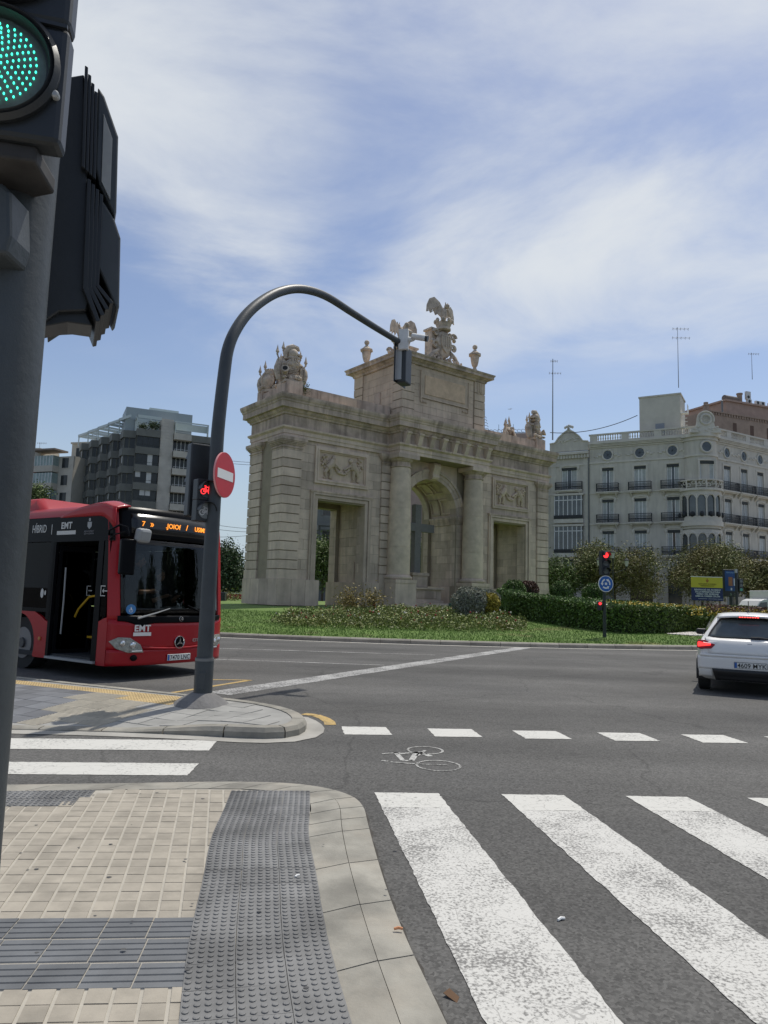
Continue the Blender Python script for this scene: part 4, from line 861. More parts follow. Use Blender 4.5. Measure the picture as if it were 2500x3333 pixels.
def coat_of_arms(y, rz, label):
    t = thing('coat_of_arms', label, 'sculpture', on_arch(UC, y, 16.25), AA + rz)
    MB().box(-.95, .35, .0, .75, 0, 2.35).box(-1.08, .45, -.06, .8, 2.25, 2.4).build('back_block', stone_s, t, bevel=.03)
    mb = MB(); mb.ball((0, -.12, 1.35), (.72, .22, .95), 20, 12); mb.build('cartouche', stone_s, t, smooth=True)
    sh = MB(); pl = [(-.42, 1.95), (.42, 1.95), (.42, 1.3), (.3, .95), (0, .72), (-.3, .95), (-.42, 1.3)]; sh.prism(pl, 'y', -.42, -.25)
    for q in range(4): sh.prism([(-.28 + q * .16, 1.0 + .1 * abs(q - 1.5)), (-.2 + q * .16, 1.0 + .1 * abs(q - 1.5)), (-.2 + q * .16, 1.88), (-.28 + q * .16, 1.88)], 'y', -.47, -.41)
    sh.build('shield', stone_s, t, bevel=.02)
    sc2 = MB(); r = random.Random(11)
    def curl(cx, cz, r0, turns, s, y0=-.2):
        P = []
        for i in range(22):
            a = i / 21 * turns * 6.283; q = r0 * (1 - i / 24); P.append((cx + s * q * math.cos(a), y0, cz + q * math.sin(a)))
        sc2.tube(P, [.11 - .003 * i for i in range(22)], 7)
    for s in (-1, 1):
        curl(s * .75, .35, .36, 1.3, s); curl(s * .82, 1.2, .28, 1.2, -s); curl(s * .78, 2.0, .26, 1.2, s); curl(s * 1.15, .22, .24, 1.2, -s); curl(s * .35, .2, .22, 1.1, s)
        sc2.tube([(s * .5, -.2, .9), (s * .95, -.2, .6), (s * 1.3, -.15, .18), (s * 1.62, -.15, .22), (s * 1.6, -.15, .42)], [.12, .14, .15, .11, .06], 8)
        for q in range(9): sc2.ball((s * r.uniform(.4, 1.0), -.15 + r.uniform(-.1, .1), r.uniform(.1, 2.2)), r.uniform(.08, .16), 8, 6)
    sc2.build('scrollwork', stone_s, t, smooth=True)
    cr = MB(); cr.lathe([(.42, 2.32), (.50, 2.36), (.5, 2.48), (.44, 2.52), (.56, 2.85), (.5, 2.88), (.3, 2.9)], 16, (0, -.05, 0))
    for i in range(8):
        a = i * .785; cr.ball((.55 * math.cos(a), -.05 + .55 * math.sin(a), 2.98), (.13, .13, .17), 8, 6)
    cr.build('crown', stone_s, t, smooth=True)
    bt_ = MB(); bt_.ball((0, -.05, 3.5), (.24, .24, .5), 12, 8); bt_.ball((.12, -.22, 4.05), (.17, .22, .17), 10, 7); bt_.prism([(.02, 4.1), (.1, 4.12), (.04, 4.34)], 'y', -.2, -.12).prism([(.16, 4.12), (.24, 4.1), (.24, 4.34)], 'y', -.2, -.12); bt_.tube([(0, 0, 3.1), (0, -.05, 2.8)], [.2, .24], 8)
    bt_.build('bat_body', stone_s, t, smooth=True)
    for s, lift in ((-1, .25), (1, -.05)):
        P = [(0, 3.75), (.35, 4.05 + lift), (.75, 4.35 + lift), (1.05, 4.2 + lift), (1.22, 3.75 + lift), (1.25, 3.25 + lift), (1.08, 3.45 + lift), (.98, 3.2 + lift), (.8, 3.5 + lift), (.62, 3.2 + lift * .6), (.45, 3.45), (.1, 3.2)]
        w = MB(); n = len(P); vs = [(s * p[0], -.1 + .28 * p[0] ** 1.2, p[1]) for p in P] + [(s * p[0], -.02 + .28 * p[0] ** 1.2, p[1]) for p in P]
        w.add(vs, [tuple(range(n)), tuple(range(2 * n - 1, n - 1, -1))] + [(i, (i + 1) % n, n + (i + 1) % n, n + i) for i in range(n)])
        for q in ((5), (7), (9)): w.tube([(s * .35, -.05, 3.95 + lift * .6), (s * P[q][0], -.1 + .28 * P[q][0] ** 1.2, P[q][1])], [.05, .03], 6)
        w.build('bat_wing', stone_s, t)
    return t
coat_of_arms(-.45, 0, 'stone coat of arms with crown and spread-winged bat atop the attic front'); coat_of_arms(4.1, math.pi, 'stone coat of arms with bat partly hidden behind the white camera')
bore = mat('bore_dark', (.02, .02, .02), .9)
def trophy(x, y, rz, flip, label, helm=True):
    s = -1 if flip else 1; r = random.Random(int(x * 7 + y))
    t = thing('stone_trophy', label, 'sculpture', on_arch(x, y, 12.9), AA + rz, 'trophies of arms on the arch corners')
    b_ = MB(); b_.box(-.6, .6, -.45, .5, 0, .16)
    for q in range(16): b_.ball((r.uniform(-.6, .6), r.uniform(-.5, .1), .2 + .15 * r.random()), (r.uniform(.1, .2), r.uniform(.1, .16), r.uniform(.08, .16)), 8, 5)
    b_.build('base', stone_s, t)
    cu = MB(); cu.lathe([(.34, .25), (.40, .34), (.30, .55), (.28, .72), (.37, 1.0), (.43, 1.2), (.36, 1.36), (.17, 1.45)], 14)
    for i in range(11):
        a = i * .571; cu.prism([(.36 * math.cos(a) - .09, .1), (.36 * math.cos(a) + .09, .1), (.33 * math.cos(a) + .07, .42), (.33 * math.cos(a) - .07, .42)], 'y', .36 * math.sin(a) - .05, .36 * math.sin(a) + .05)
    for sx in (-1, 1): cu.ball((sx * .17, -.3, 1.12), (.17, .12, .14), 8, 6); cu.lathe([(.2, 0), (.22, .06), (.14, .2)], 8, (sx * .42, 0, 1.12))
    for q in range(3): cu.tube([(-.28, -.26, .62 + .1 * q), (0, -.33, .58 + .1 * q), (.28, -.26, .62 + .1 * q)], .035, 5)
    cu.build('cuirass', stone_s, t, smooth=True)
    if helm:
        he = MB(); he.ball((0, 0, 1.83), (.32, .36, .34), 14, 9); he.lathe([(.22, 1.44), (.34, 1.5), (.36, 1.56), (.30, 1.64)], 12); he.prism([(s * .12, 1.86), (s * .48, 1.80), (s * .52, 1.74), (s * .15, 1.74)], 'y', -.28, .28); he.prism([(s * .1, 1.70), (s * .40, 1.62), (s * .36, 1.5), (s * .1, 1.52)], 'y', -.26, .26)
        hm = he.build('helmet', stone_s, t, smooth=True)
        MB().tube([(-.42 * s, .02, 1.50), (-.46 * s, .02, 1.85), (-.30 * s, .01, 2.16), (0, 0, 2.28), (.28 * s, 0, 2.24), (.42 * s, 0, 2.10)], [.09, .15, .17, .18, .15, .05], 8).build('crest', stone_s, hm, smooth=True)
    for sx, dx in ((1, .78), (-1, .72)):   # banners drooping in deep folds
        for q in range(5):
            f = q / 4; fl = MB(); top = (sx * (.25 + .14 * q), .22, 1.62 - .10 * q + .25 * (sx == -s)); fl.tube([top, (sx * (.42 + .13 * q), .18 - .1 * (q % 2), 1.15 - .05 * q), (sx * (.46 + .12 * q), .12 - .12 * (q % 2), .65), (sx * (.40 + .11 * q), .08, .18)], [.07, .12, .13, .09], 7); fl.build('banner_fold', stone_s, t, smooth=True)
        for q in range(2):
            tx = sx * (.55 + .36 * q); tz = (2.0 if sx == -s else 1.62) - .28 * q; sp_ = MB(); sp_.tube([(tx * .45, .2, .5), (tx, .14, tz)], .045, 6); sp_.lathe([(.04, 0), (.075, .05), (.045, .09), (.12, .2), (.07, .34), (.005, .62)], 6, (tx, .14, tz - .04)); sp_.build('lance', stone_s, t)
    if helm:
        cn = MB().lathe([(.17, 0), (.16, .5), (.2, .55), (.22, .62), (.24, .66), (.24, .74), (.15, .745)], 16).build('cannon', stone_s, t, smooth=True); cn.location = (-.36 * s, .1, .52); cn.rotation_euler = (R(72), 0, R(-24 * s)); MB().lathe([(.15, .747), (.15, .75)], 16).build('cannon_bore', bore, cn)
    else:
        sd = MB().lathe([(.50, 0), (.52, .06), (.43, .12), (.38, .08), (.30, .12), (.1, .22), (.01, .24)], 22).build('shield', stone_s, t, smooth=True); sd.location = (.02 * s, -.36, .72); sd.rotation_euler = (R(84), 0, R(-14 * s)); sd.scale = (.85, 1.1, 1)
    dp = MB()
    for q in range(7):
        a = -.2 + q * .55; dp.tube([(math.cos(a) * .22, -.2 - .16 * math.sin(a), 1.46), (math.cos(a) * .4, -.26 * abs(math.sin(a)) - .1, 1.2), (math.cos(a) * .5, -.2 * abs(math.sin(a)) - .05, .85)], [.05, .07, .03], 6)
    dp.build('drapery', stone_s, t, smooth=True); return t
trophy(.75, .75, R(-8), False, 'stone trophy with crested helmet and lances on the nearest left corner'); trophy(.75, 3.3, R(-60), True, 'stone trophy with round shield at the far left corner behind the helmet', False)
trophy(W - .75, .75, R(10), True, 'stone trophy with plumed helmet on the right corner of the arch'); trophy(W - .85, 3.3, R(30), True, 'stone trophy of draped banners behind the right corner of the arch', False)
wd_ = thing('wall_weed', 'small green weed sprouting beside the left trophy', 'plant', on_arch(1.35, .3, 12.7)); v, f = leaves(0, rng.normal(size=(260, 3)) * np.array([.16, .1, .2]), .055); npmesh('weed_leaves', v, f, mat('weed_green', (.10, .13, .04), .8, isl=.4), wd_); MB().tube([(0, .2, -.1), (0, 0, .1)], .02, 5).build('stem', mat('weed_stem', (.1, .08, .04), .8), wd_)
# ---- cross inside the central arch
gran = mat('grey_granite', (.20, .195, .18), .7, var=.14, sc=6, bump=.15, bsc=60)
cr = thing('stone_cross', 'tall dark grey stone cross standing inside the central arch', 'cross', on_arch(UC + .05, 1.9, 0), AA)
MB().box(-.27, .27, -.22, .22, 2.3, 6.95).build('shaft', gran, cr, bevel=.02); MB().box(-1.45, 1.45, -.215, .215, 5.1, 5.65).build('arm', gran, cr, bevel=.02)
MB().box(-.65, .65, -.55, .55, 1.35, 2.1).box(-.75, .75, -.62, .62, 2.1, 2.3).build('pedestal', stone, cr, bevel=.02)
tb = MB().box(-1.5, 1.5, -1.0, .8, .45, 1.2).build('tomb', stone, cr, bevel=.015); MB().box(-1.65, 1.65, -1.15, .9, 1.2, 1.32).box(-1.62, 1.62, -1.12, .88, .30, .47).build('tomb_mouldings', stone, tb, bevel=.015); MB().box(-1.1, 1.1, -1.04, -.98, .6, 1.08).build('tomb_panel', stone_d, tb, bevel=.02)
MB().box(-2.6, 2.6, -2.0, 1.4, 0, .30).build('step', stone, cr, bevel=.02)
# ================================================================== roundabout island and planting
IC = np.array([1.5, 58.0]); IR = 34.0
def gz(x, y):
    r = math.hypot(x - IC[0], y - IC[1]); t = max(0., (IR - r) / 14.0)
    return .13 + .75 * (t if t < .8 else .8 + .2 * (1 - math.exp(-(t - .8) / .2)))
def GI(px, py):
    z = .3
    for _ in range(14):
        p = G(px, py, z); z = .5 * z + .5 * min(.9, gz(p.x, p.y))
    return Vector((p.x, p.y, z))
grassm = mat('lawn', (.105, .175, .03), .9, var=.25, sc=.8, bump=.6, bsc=9, col2=(.24, .2, .085), c2sc=.42, c2lo=.57, c2hi=.70)
bladem = mat('grass_blades', (.13, .22, .038), .8, var=.25, sc=.8, isl=.35, col2=(.27, .22, .10), c2sc=.42, c2lo=.57, c2hi=.70)
mb = MB(); nr, na = 26, 120
vs = []
for j in range(nr + 1):
    r = IR - .3 - (IR - .3) * (j / nr) ** 1.35 if j else IR - .28
    for i in range(na): a = 2 * math.pi * i / na; x, y = IC[0] + r * math.cos(a), IC[1] + r * math.sin(a); vs.append((x, y, gz(x, y)))
fs = [(j * na + i, j * na + (i + 1) % na, (j + 1) * na + (i + 1) % na, (j + 1) * na + i) for j in range(nr) for i in range(na)] + [tuple(range(nr * na, nr * na + na))]
tag(mb.add(vs, fs).build('lawn', grassm, smooth='all', fix=False), 'mown lawn with dry patches on the roundabout', kind='structure')
n = 70000; a = R(-90) + rng.uniform(-.62, .62, n); r = IR - .35 - 9.5 * rng.random(n) ** 1.3; x = IC[0] + r * np.cos(a); y = IC[1] + r * np.sin(a); z = np.array([gz(p, q) for p, q in zip(x, y)])
h = rng.uniform(.03, .085, n); w = .012; an = rng.uniform(0, 6.28, n); lx_, ly_ = rng.normal(0, .02, n), rng.normal(0, .02, n)
v = np.stack([np.stack([x - w * np.cos(an), y - w * np.sin(an), z - .01], 1), np.stack([x + w * np.cos(an), y + w * np.sin(an), z - .01], 1), np.stack([x + lx_, y + ly_, z + h], 1)], 1).reshape(-1, 3)
tag(npmesh('grass', v, np.arange(n * 3).reshape(-1, 3), bladem), 'short grass blades on the roundabout lawn', 'grass', kind='stuff')
gran2 = mat('kerb_granite', (.27, .25, .215), .8, var=.16, sc=4, bump=.3, bsc=50, rnd=.12, stain=.2)
rk = tag(MB().lathe([(IR - .3, .0), (IR - .3, .12)], 160, (IC[0], IC[1], 0)).build('roundabout_kerb', gran2, fix=False), 'granite kerb round the lawn', kind='structure')
da = 1.0 / IR; kme = MB().add([(-.02, -.494, -.05), (.28, -.490, -.05), (.28, .490, -.05), (-.02, .494, -.05), (.03, -.494, .15), (.28, -.490, .15), (.28, .490, .15), (.03, .494, .15), (-.02, -.494, .11), (-.02, .494, .11)], [(3, 2, 1, 0), (4, 5, 6, 7), (1, 2, 6, 5), (0, 8, 9, 3), (8, 4, 7, 9), (0, 1, 5, 4, 8), (2, 3, 9, 7, 6)]).mesh('kerbstone', gran2)
for k in range(-42, 43):
    a = R(-90) + k * da; inst('kerbstone', kme, rk, (IC[0] + IR * math.cos(a), IC[1] + IR * math.sin(a), 0), a + math.pi)
gs = MB()
for k in range(-60, 60):
    a0, a1 = R(-90) + k * da, R(-90) + (k + 1) * da; gs.add([(IC[0] + q * math.cos(a), IC[1] + q * math.sin(a), .006) for a, q in ((a0, IR), (a1, IR), (a1, IR + .28), (a0, IR + .28))], [(0, 1, 2, 3)])
gs.build('gutter_strip', mat('gutter_pale', (.46, .44, .39), .85, var=.15, sc=3), road, fix=False)
# ---- hedges
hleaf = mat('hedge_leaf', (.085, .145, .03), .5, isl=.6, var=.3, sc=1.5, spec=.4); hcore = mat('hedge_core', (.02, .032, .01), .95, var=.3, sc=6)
hleaf2 = mat('hedge_leaf_pale', (.10, .15, .03), .55, isl=.4, var=.3, sc=1.5, spec=.4); bark = mat('bark', (.10, .075, .055), .9, var=.3, sc=6, bump=.5, bsc=20)
ylf = mat('yellow_leaf', (.55, .40, .05), .6, isl=.35, var=.2, sc=2); silver = mat('silver_leaf', (.24, .25, .19), .7, isl=.3, var=.15, sc=3)
redlf = mat('red_leaf', (.10, .045, .03), .6, isl=.5); roself = mat('rose_leaf', (.16, .19, .045), .6, isl=.5, var=.3, sc=.7, col2=(.21, .16, .05), c2sc=.8, c2lo=.55, c2hi=.7)
def hedge(label, front, depth, hgt, nleaf, name='hedge', m=hleaf, ls=.058):
    """front: bottom points along the front face; depth: offset vector list to the back face"""
    t = thing(name, label, 'hedge', tuple(front[0])); o = front[0]
    F_ = resample([(p.x, p.y) for p in front], 30); Bk = [F_[i] + np.array(depth[0]) * (1 - i / 29) + np.array(depth[1]) * (i / 29) for i in range(30)]
    hg = lambda i: hgt[0] * (1 - i / 29) + hgt[1] * (i / 29)
    mb = MB(); vs = []; zs = [min(.9, gz(*p)) for p in F_]
    for i in range(30):
        f, b = F_[i], Bk[i]; e = .06; d = (b - f) / np.linalg.norm(b - f)
        vs += [(f[0] - o.x, f[1] - o.y, zs[i] - .1 - o.z), (f[0] + d[0] * e - o.x, f[1] + d[1] * e - o.y, zs[i] + hg(i) - e - o.z), (b[0] - d[0] * e - o.x, b[1] - d[1] * e - o.y, zs[i] + hg(i) - e - o.z), (b[0] - o.x, b[1] - o.y, zs[i] - .1 - o.z)]
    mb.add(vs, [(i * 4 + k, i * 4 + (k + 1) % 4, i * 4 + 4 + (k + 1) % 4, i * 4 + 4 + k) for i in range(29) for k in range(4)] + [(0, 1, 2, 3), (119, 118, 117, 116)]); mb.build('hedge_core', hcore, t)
    s = rng.random(nleaf) * 29; i0 = np.minimum(s.astype(int), 28); fr = s - i0; FA, BA = np.array(F_), np.array(Bk); Z = np.array(zs)
    Fp = FA[i0] * (1 - fr)[:, None] + FA[i0 + 1] * fr[:, None]; Bp = BA[i0] * (1 - fr)[:, None] + BA[i0 + 1] * fr[:, None]; zz = Z[i0] * (1 - fr) + Z[i0 + 1] * fr; hh = hgt[0] * (1 - s / 29) + hgt[1] * (s / 29)
    u = rng.random(nleaf); side = u < .5; top = (u >= .5) & (u < .85); end = u >= .92
    P = np.empty((nleaf, 3)); q = rng.random(nleaf); P[:, :2] = Fp; P[:, 2] = zz + hh * q
    P[top, :2] = (Fp + (Bp - Fp) * q[:, None])[top]; P[top, 2] = (zz + hh)[top]
    bk = (u >= .85) & (u < .92); P[bk, :2] = Bp[bk]
    k = end.sum(); ee = rng.random(k); which = (rng.random(k) < .6); i_ = np.where(which, 0, 29); P[end, :2] = FA[i_] + (BA[i_] - FA[i_]) * ee[:, None]; P[end, 2] = Z[i_] + np.array([hgt[0], hgt[1]])[np.where(which, 0, 1)] * rng.random(k)
    P += rng.normal(0, .035, P.shape); P -= np.array(o)
    v, f = leaves(0, P, ls); npmesh('hedge_leaves', v, f, m, t); return t
hp = [GI(x * DD, y * DD) for x, y in ((1074, 1322), (1100, 1333), (1160, 1343), (1230, 1355), (1300, 1364), (1345, 1368))]
hedge('long clipped green hedge sweeping forward beside the arch', hp, [(1.0, 1.4), (1.3, 1.2)], [1.28, 1.05], 30000)
hp2 = [GI(x * DD, y * DD) for x, y in ((1346, 1368), (1380, 1369), (1440, 1368), (1500, 1364), (1560, 1358), (1640, 1350))]
hedge('clipped hedge end with paler leaves behind the white car', hp2, [(1.0, 1.3), (.2, 1.5)], [1.03, .98], 26000, m=hleaf2)
hp3 = [GI(x * DD, y * DD) for x, y in ((1250, 1328), (1360, 1334), (1480, 1340), (1600, 1344))]
for q in hp3: q.z = min(q.z, .86)
hb_ = [Vector((p.x, p.y, gz(p.x, p.y))) for p in (Vector((8.5, 37.5, 0)), Vector((13.5, 38, 0)), Vector((19, 36, 0)), Vector((24, 35, 0)))]
hedge('low dark hedge behind the yellow flower border', hb_, [(0, 1.2), (.3, 1.2)], [1.0, .75], 14000)
# yellow and dark red border plants between the hedges
def plants(name, label, cat, m, pts, ls, kind=None, up=.5):
    v, f = leaves(0, pts, ls, up=up); return tag(npmesh(name, v, f, m), label, cat, kind=kind)
def scatter(n, quad, h0, h1, hmax=.9):
    u, w = rng.random(n), rng.random(n); Q = [np.array(q) for q in quad]; P = (Q[0][None] * (1 - u)[:, None] + Q[1][None] * u[:, None]) * (1 - w)[:, None] + (Q[3][None] * (1 - u)[:, None] + Q[2][None] * u[:, None]) * w[:, None]
    z = np.array([min(hmax, gz(*p)) for p in P]) + rng.uniform(h0, h1, n); return np.c_[P, z]
plants('yellow_border', 'yellow-leaved border plants in a band above the hedge', 'flower border', ylf, np.r_[scatter(1500, [(9.6, 32.0), (17.0, 30.2), (17.6, 31.2), (10.6, 33.4)], .75, 1.16)], .05, 'stuff')
plants('green_border', 'low green filling between the hedge and the yellow border', 'ground cover', hleaf, scatter(9000, [(7.5, 33.0), (19.5, 29.8), (22, 34), (9, 37)], .55, 1.0), .07, 'stuff')
plants('red_border', 'dark red-leaved border plants beside the yellow band', 'flower border', redlf, np.r_[scatter(1500, [(14, 30.9), (18, 30.2), (18.5, 31.8), (14.5, 32.4)], .95, 1.25)], .05, 'stuff')
# topiary balls and shrubs
def bush(name, label, px, py, r, Y, m, nl, ls, cat='shrub', squash=(1, 1, 1), zc=None, grp=None, core_m=hcore):
    c = AT(px * DD, py * DD, Y); g0 = min(.88, gz(c.x, c.y)); t = thing(name, label, cat, (c.x, c.y, g0), group=grp); cz = c.z - g0
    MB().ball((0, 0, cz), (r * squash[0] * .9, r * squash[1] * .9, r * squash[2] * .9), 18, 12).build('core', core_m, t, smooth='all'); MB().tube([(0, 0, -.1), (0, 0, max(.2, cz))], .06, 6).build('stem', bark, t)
    d = rng.normal(size=(nl, 3)); d /= np.linalg.norm(d, axis=1)[:, None]; lump = 1 + .05 * np.sin(d[:, 0] * 7 + d[:, 2] * 5) + .04 * np.sin(d[:, 1] * 9 + 2)
    P = d * (r * rng.uniform(.9, 1.03, nl) * lump)[:, None] * np.array(squash) + np.array([0, 0, cz]); P = P[P[:, 2] > .02]
    v, f = leaves(0, P, ls); npmesh('leaves', v, f, m, t); return t
bush('topiary_ball', 'clipped round green bush just left of the arch right end', 1110, 1277, .62, 39.5, hleaf, 5000, .045, grp='topiary balls')
bush('topiary_ball', 'clipped round green bush standing clear right of the arch', 1212, 1280, .66, 41.5, hleaf, 5000, .045, grp='topiary balls')
bush('topiary_ball', 'clipped round bush half hidden behind the signal pole', 1282, 1285, .70, 43.5, hleaf, 4500, .045, grp='topiary balls')
bush('red_shrub', 'small dull reddish shrub between two topiary balls', 1142, 1276, .55, 41, redlf, 3000, .05)
bush('silver_shrub', 'large silver-grey mounded shrub left of the hedge', 1014, 1304, .80, 32.6, silver, 9000, .045, squash=(1.0, .9, .95), core_m=mat('silver_core', (.10, .10, .08), .95))
bush('silver_shrub', 'lower silver-grey shrub spreading right behind the large one', 1048, 1294, .52, 34.2, silver, 5000, .045, squash=(1.3, .9, .9), core_m=MATS['silver_core'])
bush('yellow_shrub', 'yellow-leaved shrub squeezed between silver shrub and hedge', 1056, 1304, .48, 32.8, mat('yellow_green_leaf', (.34, .28, .04), .6, isl=.6), 4200, .05)
# rose bed
RB = [(580, 1345), (620, 1333), (700, 1326), (820, 1322), (960, 1322), (1080, 1332), (1138, 1352), (1135, 1362), (1040, 1362), (900, 1360), (740, 1356), (620, 1352)]
rb_ = [GI(x * DD, (y + 3) * DD) for x, y in RB]; rp = [(p.x, p.y) for p in rb_]
bx0, bx1, by0, by1 = min(p[0] for p in rp), max(p[0] for p in rp), min(p[1] for p in rp), max(p[1] for p in rp)
P = []; 
while len(P) < 26000:
    x, y = random.uniform(bx0, bx1), random.uniform(by0, by1)
    if not inpoly(x, y, rp): continue
    k = .2 + .22 * (.5 + .5 * math.sin(x * 3.1 + 2 * math.sin(y * 2.3))) ** 1.0 + .1 * random.random(); P.append((x, y, gz(x, y) + k * random.random() ** .6))
plants('rose_bed', 'bed of yellowish-green rose bushes in front of the arch', 'rose bed', roself, np.array(P), .05, 'stuff')
fl = MB(); fl2 = MB(); r_ = random.Random(4)
for k in range(120):
    x, y, z = P[r_.randrange(len(P))]; z = gz(x, y) + r_.uniform(.3, .5); (fl if k % 3 else fl2).ball((x, y, z), r_.uniform(.02, .042), 6, 4)
tag(fl.build('red_roses', mat('red_petal', (.30, .02, .02), .6, isl=.4)), 'red rose blooms scattered over the bed', 'flowers', kind='stuff'); tag(fl2.build('white_roses', mat('white_petal', (.75, .72, .62), .6)), 'white rose blooms scattered over the bed', 'flowers', kind='stuff')
for i, (px, py, lab) in enumerate(((752, 1306, 'taller yellow-green shoots left of the green floodlight'), (802, 1307, 'taller yellow-brown shoots right of the green floodlight'))):
    c = GI(px * DD, 1326 * DD); t = thing('rose_bush', lab, 'rose bush', c, group='tall rose bushes')
    Q = rng.normal(size=(900, 3)) * np.array([.3, .2, .3]) + np.array([0, 0, .55]); Q = Q[Q[:, 2] > 0]; v, f = leaves(0, Q, .055); npmesh('leaves', v, f, mat('rose_leaf_gold', (.27, .21, .06), .6, isl=.5), t)
    sm_ = MB()
    for q in range(6): sm_.tube([(0, 0, -.05), (random.uniform(-.4, .4), random.uniform(-.2, .2), random.uniform(.7, 1.1))], .012, 5)
    sm_.build('stems', bark, t)
# floodlights in the bed
fg = mat('floodlight_green', (.015, .05, .035), .45, var=.1)
for (px, py, lab, rz) in ((763, 1312, 'dark green floodlight box standing in the rose bed', .2), (978, 1313, 'dark green floodlight box beside the silver shrub', -.5)):
    p = GI(px * DD, (py + 12) * DD); t = thing('floodlight', lab, 'floodlight', p, rz, 'floodlights aimed at the arch'); MB().box(-.19, .19, -.16, .16, .12, .52).build('housing', fg, t, bevel=.03); MB().box(-.2, .2, -.15, .15, .0, .12).build('footing', mat('brick_red', (.2, .08, .05), .9), t); MB().box(-.15, .15, .16, .175, .18, .46).build('front_glass', lensd, t)
# white pebbles at the foot of the hedge
c0 = [GI(x * DD, y * DD) for x, y in ((1440, 1370), (1500, 1366), (1580, 1366), (1580, 1373), (1500, 1374))]; pp = [(p.x, p.y) for p in c0]; pb = MB(); k = 0
x0_, x1_, y0_, y1_ = min(p[0] for p in pp), max(p[0] for p in pp), min(p[1] for p in pp), max(p[1] for p in pp)
while k < 1500:
    x, y = random.uniform(x0_, x1_), random.uniform(y0_, y1_)
    if inpoly(x, y, pp): pb.ball((x, y, gz(x, y) + .02), (random.uniform(.03, .06), random.uniform(.03, .06), .03), 5, 3); k += 1
tag(pb.build('white_pebbles', mat('pebble_white', (.62, .58, .54), .8, isl=.2)), 'strip of white pebbles at the foot of the hedge', 'pebbles', kind='stuff')
# ================================================================== bus
red = mat('bus_red', (.36, .007, .014), .38, var=.05, sc=2, coat=.15, spec=.35); redd = mat('bus_red_dark', (.38, .012, .02), .4, var=.05)
blk = mat('bus_black', (.006, .0065, .008), .3, var=.1, spec=.08); rub = mat('rubber', (.018, .018, .018), .75, var=.2, sc=9); inter = mat('bus_interior', (.02, .022, .025), .7, var=.2)
bglass = glass('bus_glass', (.62, .65, .65), .0, gc=.7); dglass = glass('bus_glass_dark', (.05, .055, .06), -.02, gc=.4); chrome = mat('chrome', (.7, .7, .7), .15, metal=1., var=.05); letw = mat('lettering_pale', (.55, .55, .52), .5); letw2 = mat('lettering_white', (.75, .73, .70), .5)
yelp = mat('handrail_yellow', (.55, .33, .02), .4); amber = mat('led_amber', (.9, .4, .05), .5, emit=(1., .30, .03), es=1.1); hlg = mat('headlamp_glass', (.34, .34, .30), .12, var=.5, sc=18, bump=.6, bsc=24); silv = mat('silver_plastic', (.30, .31, .31), .35, var=.1)
BO, BA = Vector((-4.58, 12.18, 0)), R(-34)
bus = thing('city_bus', 'red and black city bus stopped with its front door open', 'bus', BO, BA)
BW, BLN = 2.55, 12.0
def xf(y, z):      # front surface: bowed in plan, leaning back above the waist
    q = abs((y - BW / 2) / (BW / 2)); return .26 * (1 - q ** 2.6) - .30 * max(0, q - .86) ** 1.2 - (.085 * max(0, z - 1.05) if z < 2.45 else .119 + .16 * (z - 2.45)) - .05 * max(0, .6 - z)
def fpatch(name, y0, y1, z0, z1, m, off=0., nu=18, nv=8, solid=.02, parent=bus, zc=None):
    """patch of the front: z0/z1 may be functions of y"""
    f0 = z0 if callable(z0) else (lambda y: z0); f1 = z1 if callable(z1) else (lambda y: z1)
    def fn(u, v): y = y0 + (y1 - y0) * u; z = f0(y) * (1 - v) + f1(y) * v; return (xf(y, z) + off, y, z)
    return MB().grid(fn, nu, nv).build(name, m, parent, smooth='all', solid=solid, fix=False)
def sidep(name, poly, m, y0=-.0, y1=.05, bevel=0.): return MB().prism(poly, 'y', y0, y1).build(name, m, bus, bevel=bevel)
# right side (towards the kerb): lower red panels with wheel arches, black band, door opening
def arcp(cx, r, a0, a1, n=12): return [(cx + r * math.cos(R(a0 + (a1 - a0) * i / n)), .48 + r * math.sin(R(a0 + (a1 - a0) * i / n))) for i in range(n + 1)]
WX = (-2.72, -8.6)
sidep('side_panel', [(-1.78, .26), (-2.16, .26)] + arcp(-2.72, .56, -20, 90)[0:13] + [(-2.72, 1.08), (-2.35, 1.13), (-2.0, 1.0), (-1.86, .93), (-1.78, .92)], red)
sidep('side_panel', [(-2.72, 1.08)] + arcp(-2.72, .56, 90, 200) + [(-3.4, .28), (-7.95, .28)] + arcp(-8.6, .56, -20, 90) + [(-8.6, 1.1)], red)
sidep('side_panel', [(-8.6, 1.1)] + arcp(-8.6, .56, 90, 200) + [(-9.2, .28), (-BLN, .28), (-BLN, 1.1)], red)
sidep('corner_panel', [(-.27, .25), (-.02, .25), (-.02, 1.06), (-.12, 1.04), (-.27, .98)], red)
# windows behind the door, with posts
for a, b in ((-3.05, -1.86), (-4.6, -3.1), (-6.1, -4.65), (-7.6, -6.15), (-9.1, -7.65), (-10.6, -9.15), (-11.9, -10.65)):
    MB().box(a, b, .008, .028, 1.14, 2.36).build('side_window', dglass, bus)
sidep('upper_band', [(-BLN, 2.37), (-1.84, 2.37), (-1.84, 2.36), (-.02, 2.36), (-.06, 2.62), (-.18, 2.76), (-.4, 2.81), (-BLN, 2.83)], blk, -.004, .045)
for a, b in ((-1.86, -1.72), (-3.1, -3.05), (-4.65, -4.6), (-6.15, -6.1), (-7.65, -7.6), (-9.15, -9.1), (-10.65, -10.6)): sidep('window_post', [(a, .95 if a > -2 else 1.1), (b, .95 if a > -2 else 1.1), (b, 2.37), (a, 2.37)], blk, -.002, .05)
sidep('window_sill_band', [(-BLN, 1.08), (-1.86, 1.08), (-1.86, 1.15), (-BLN, 1.15)], blk, -.001, .048)
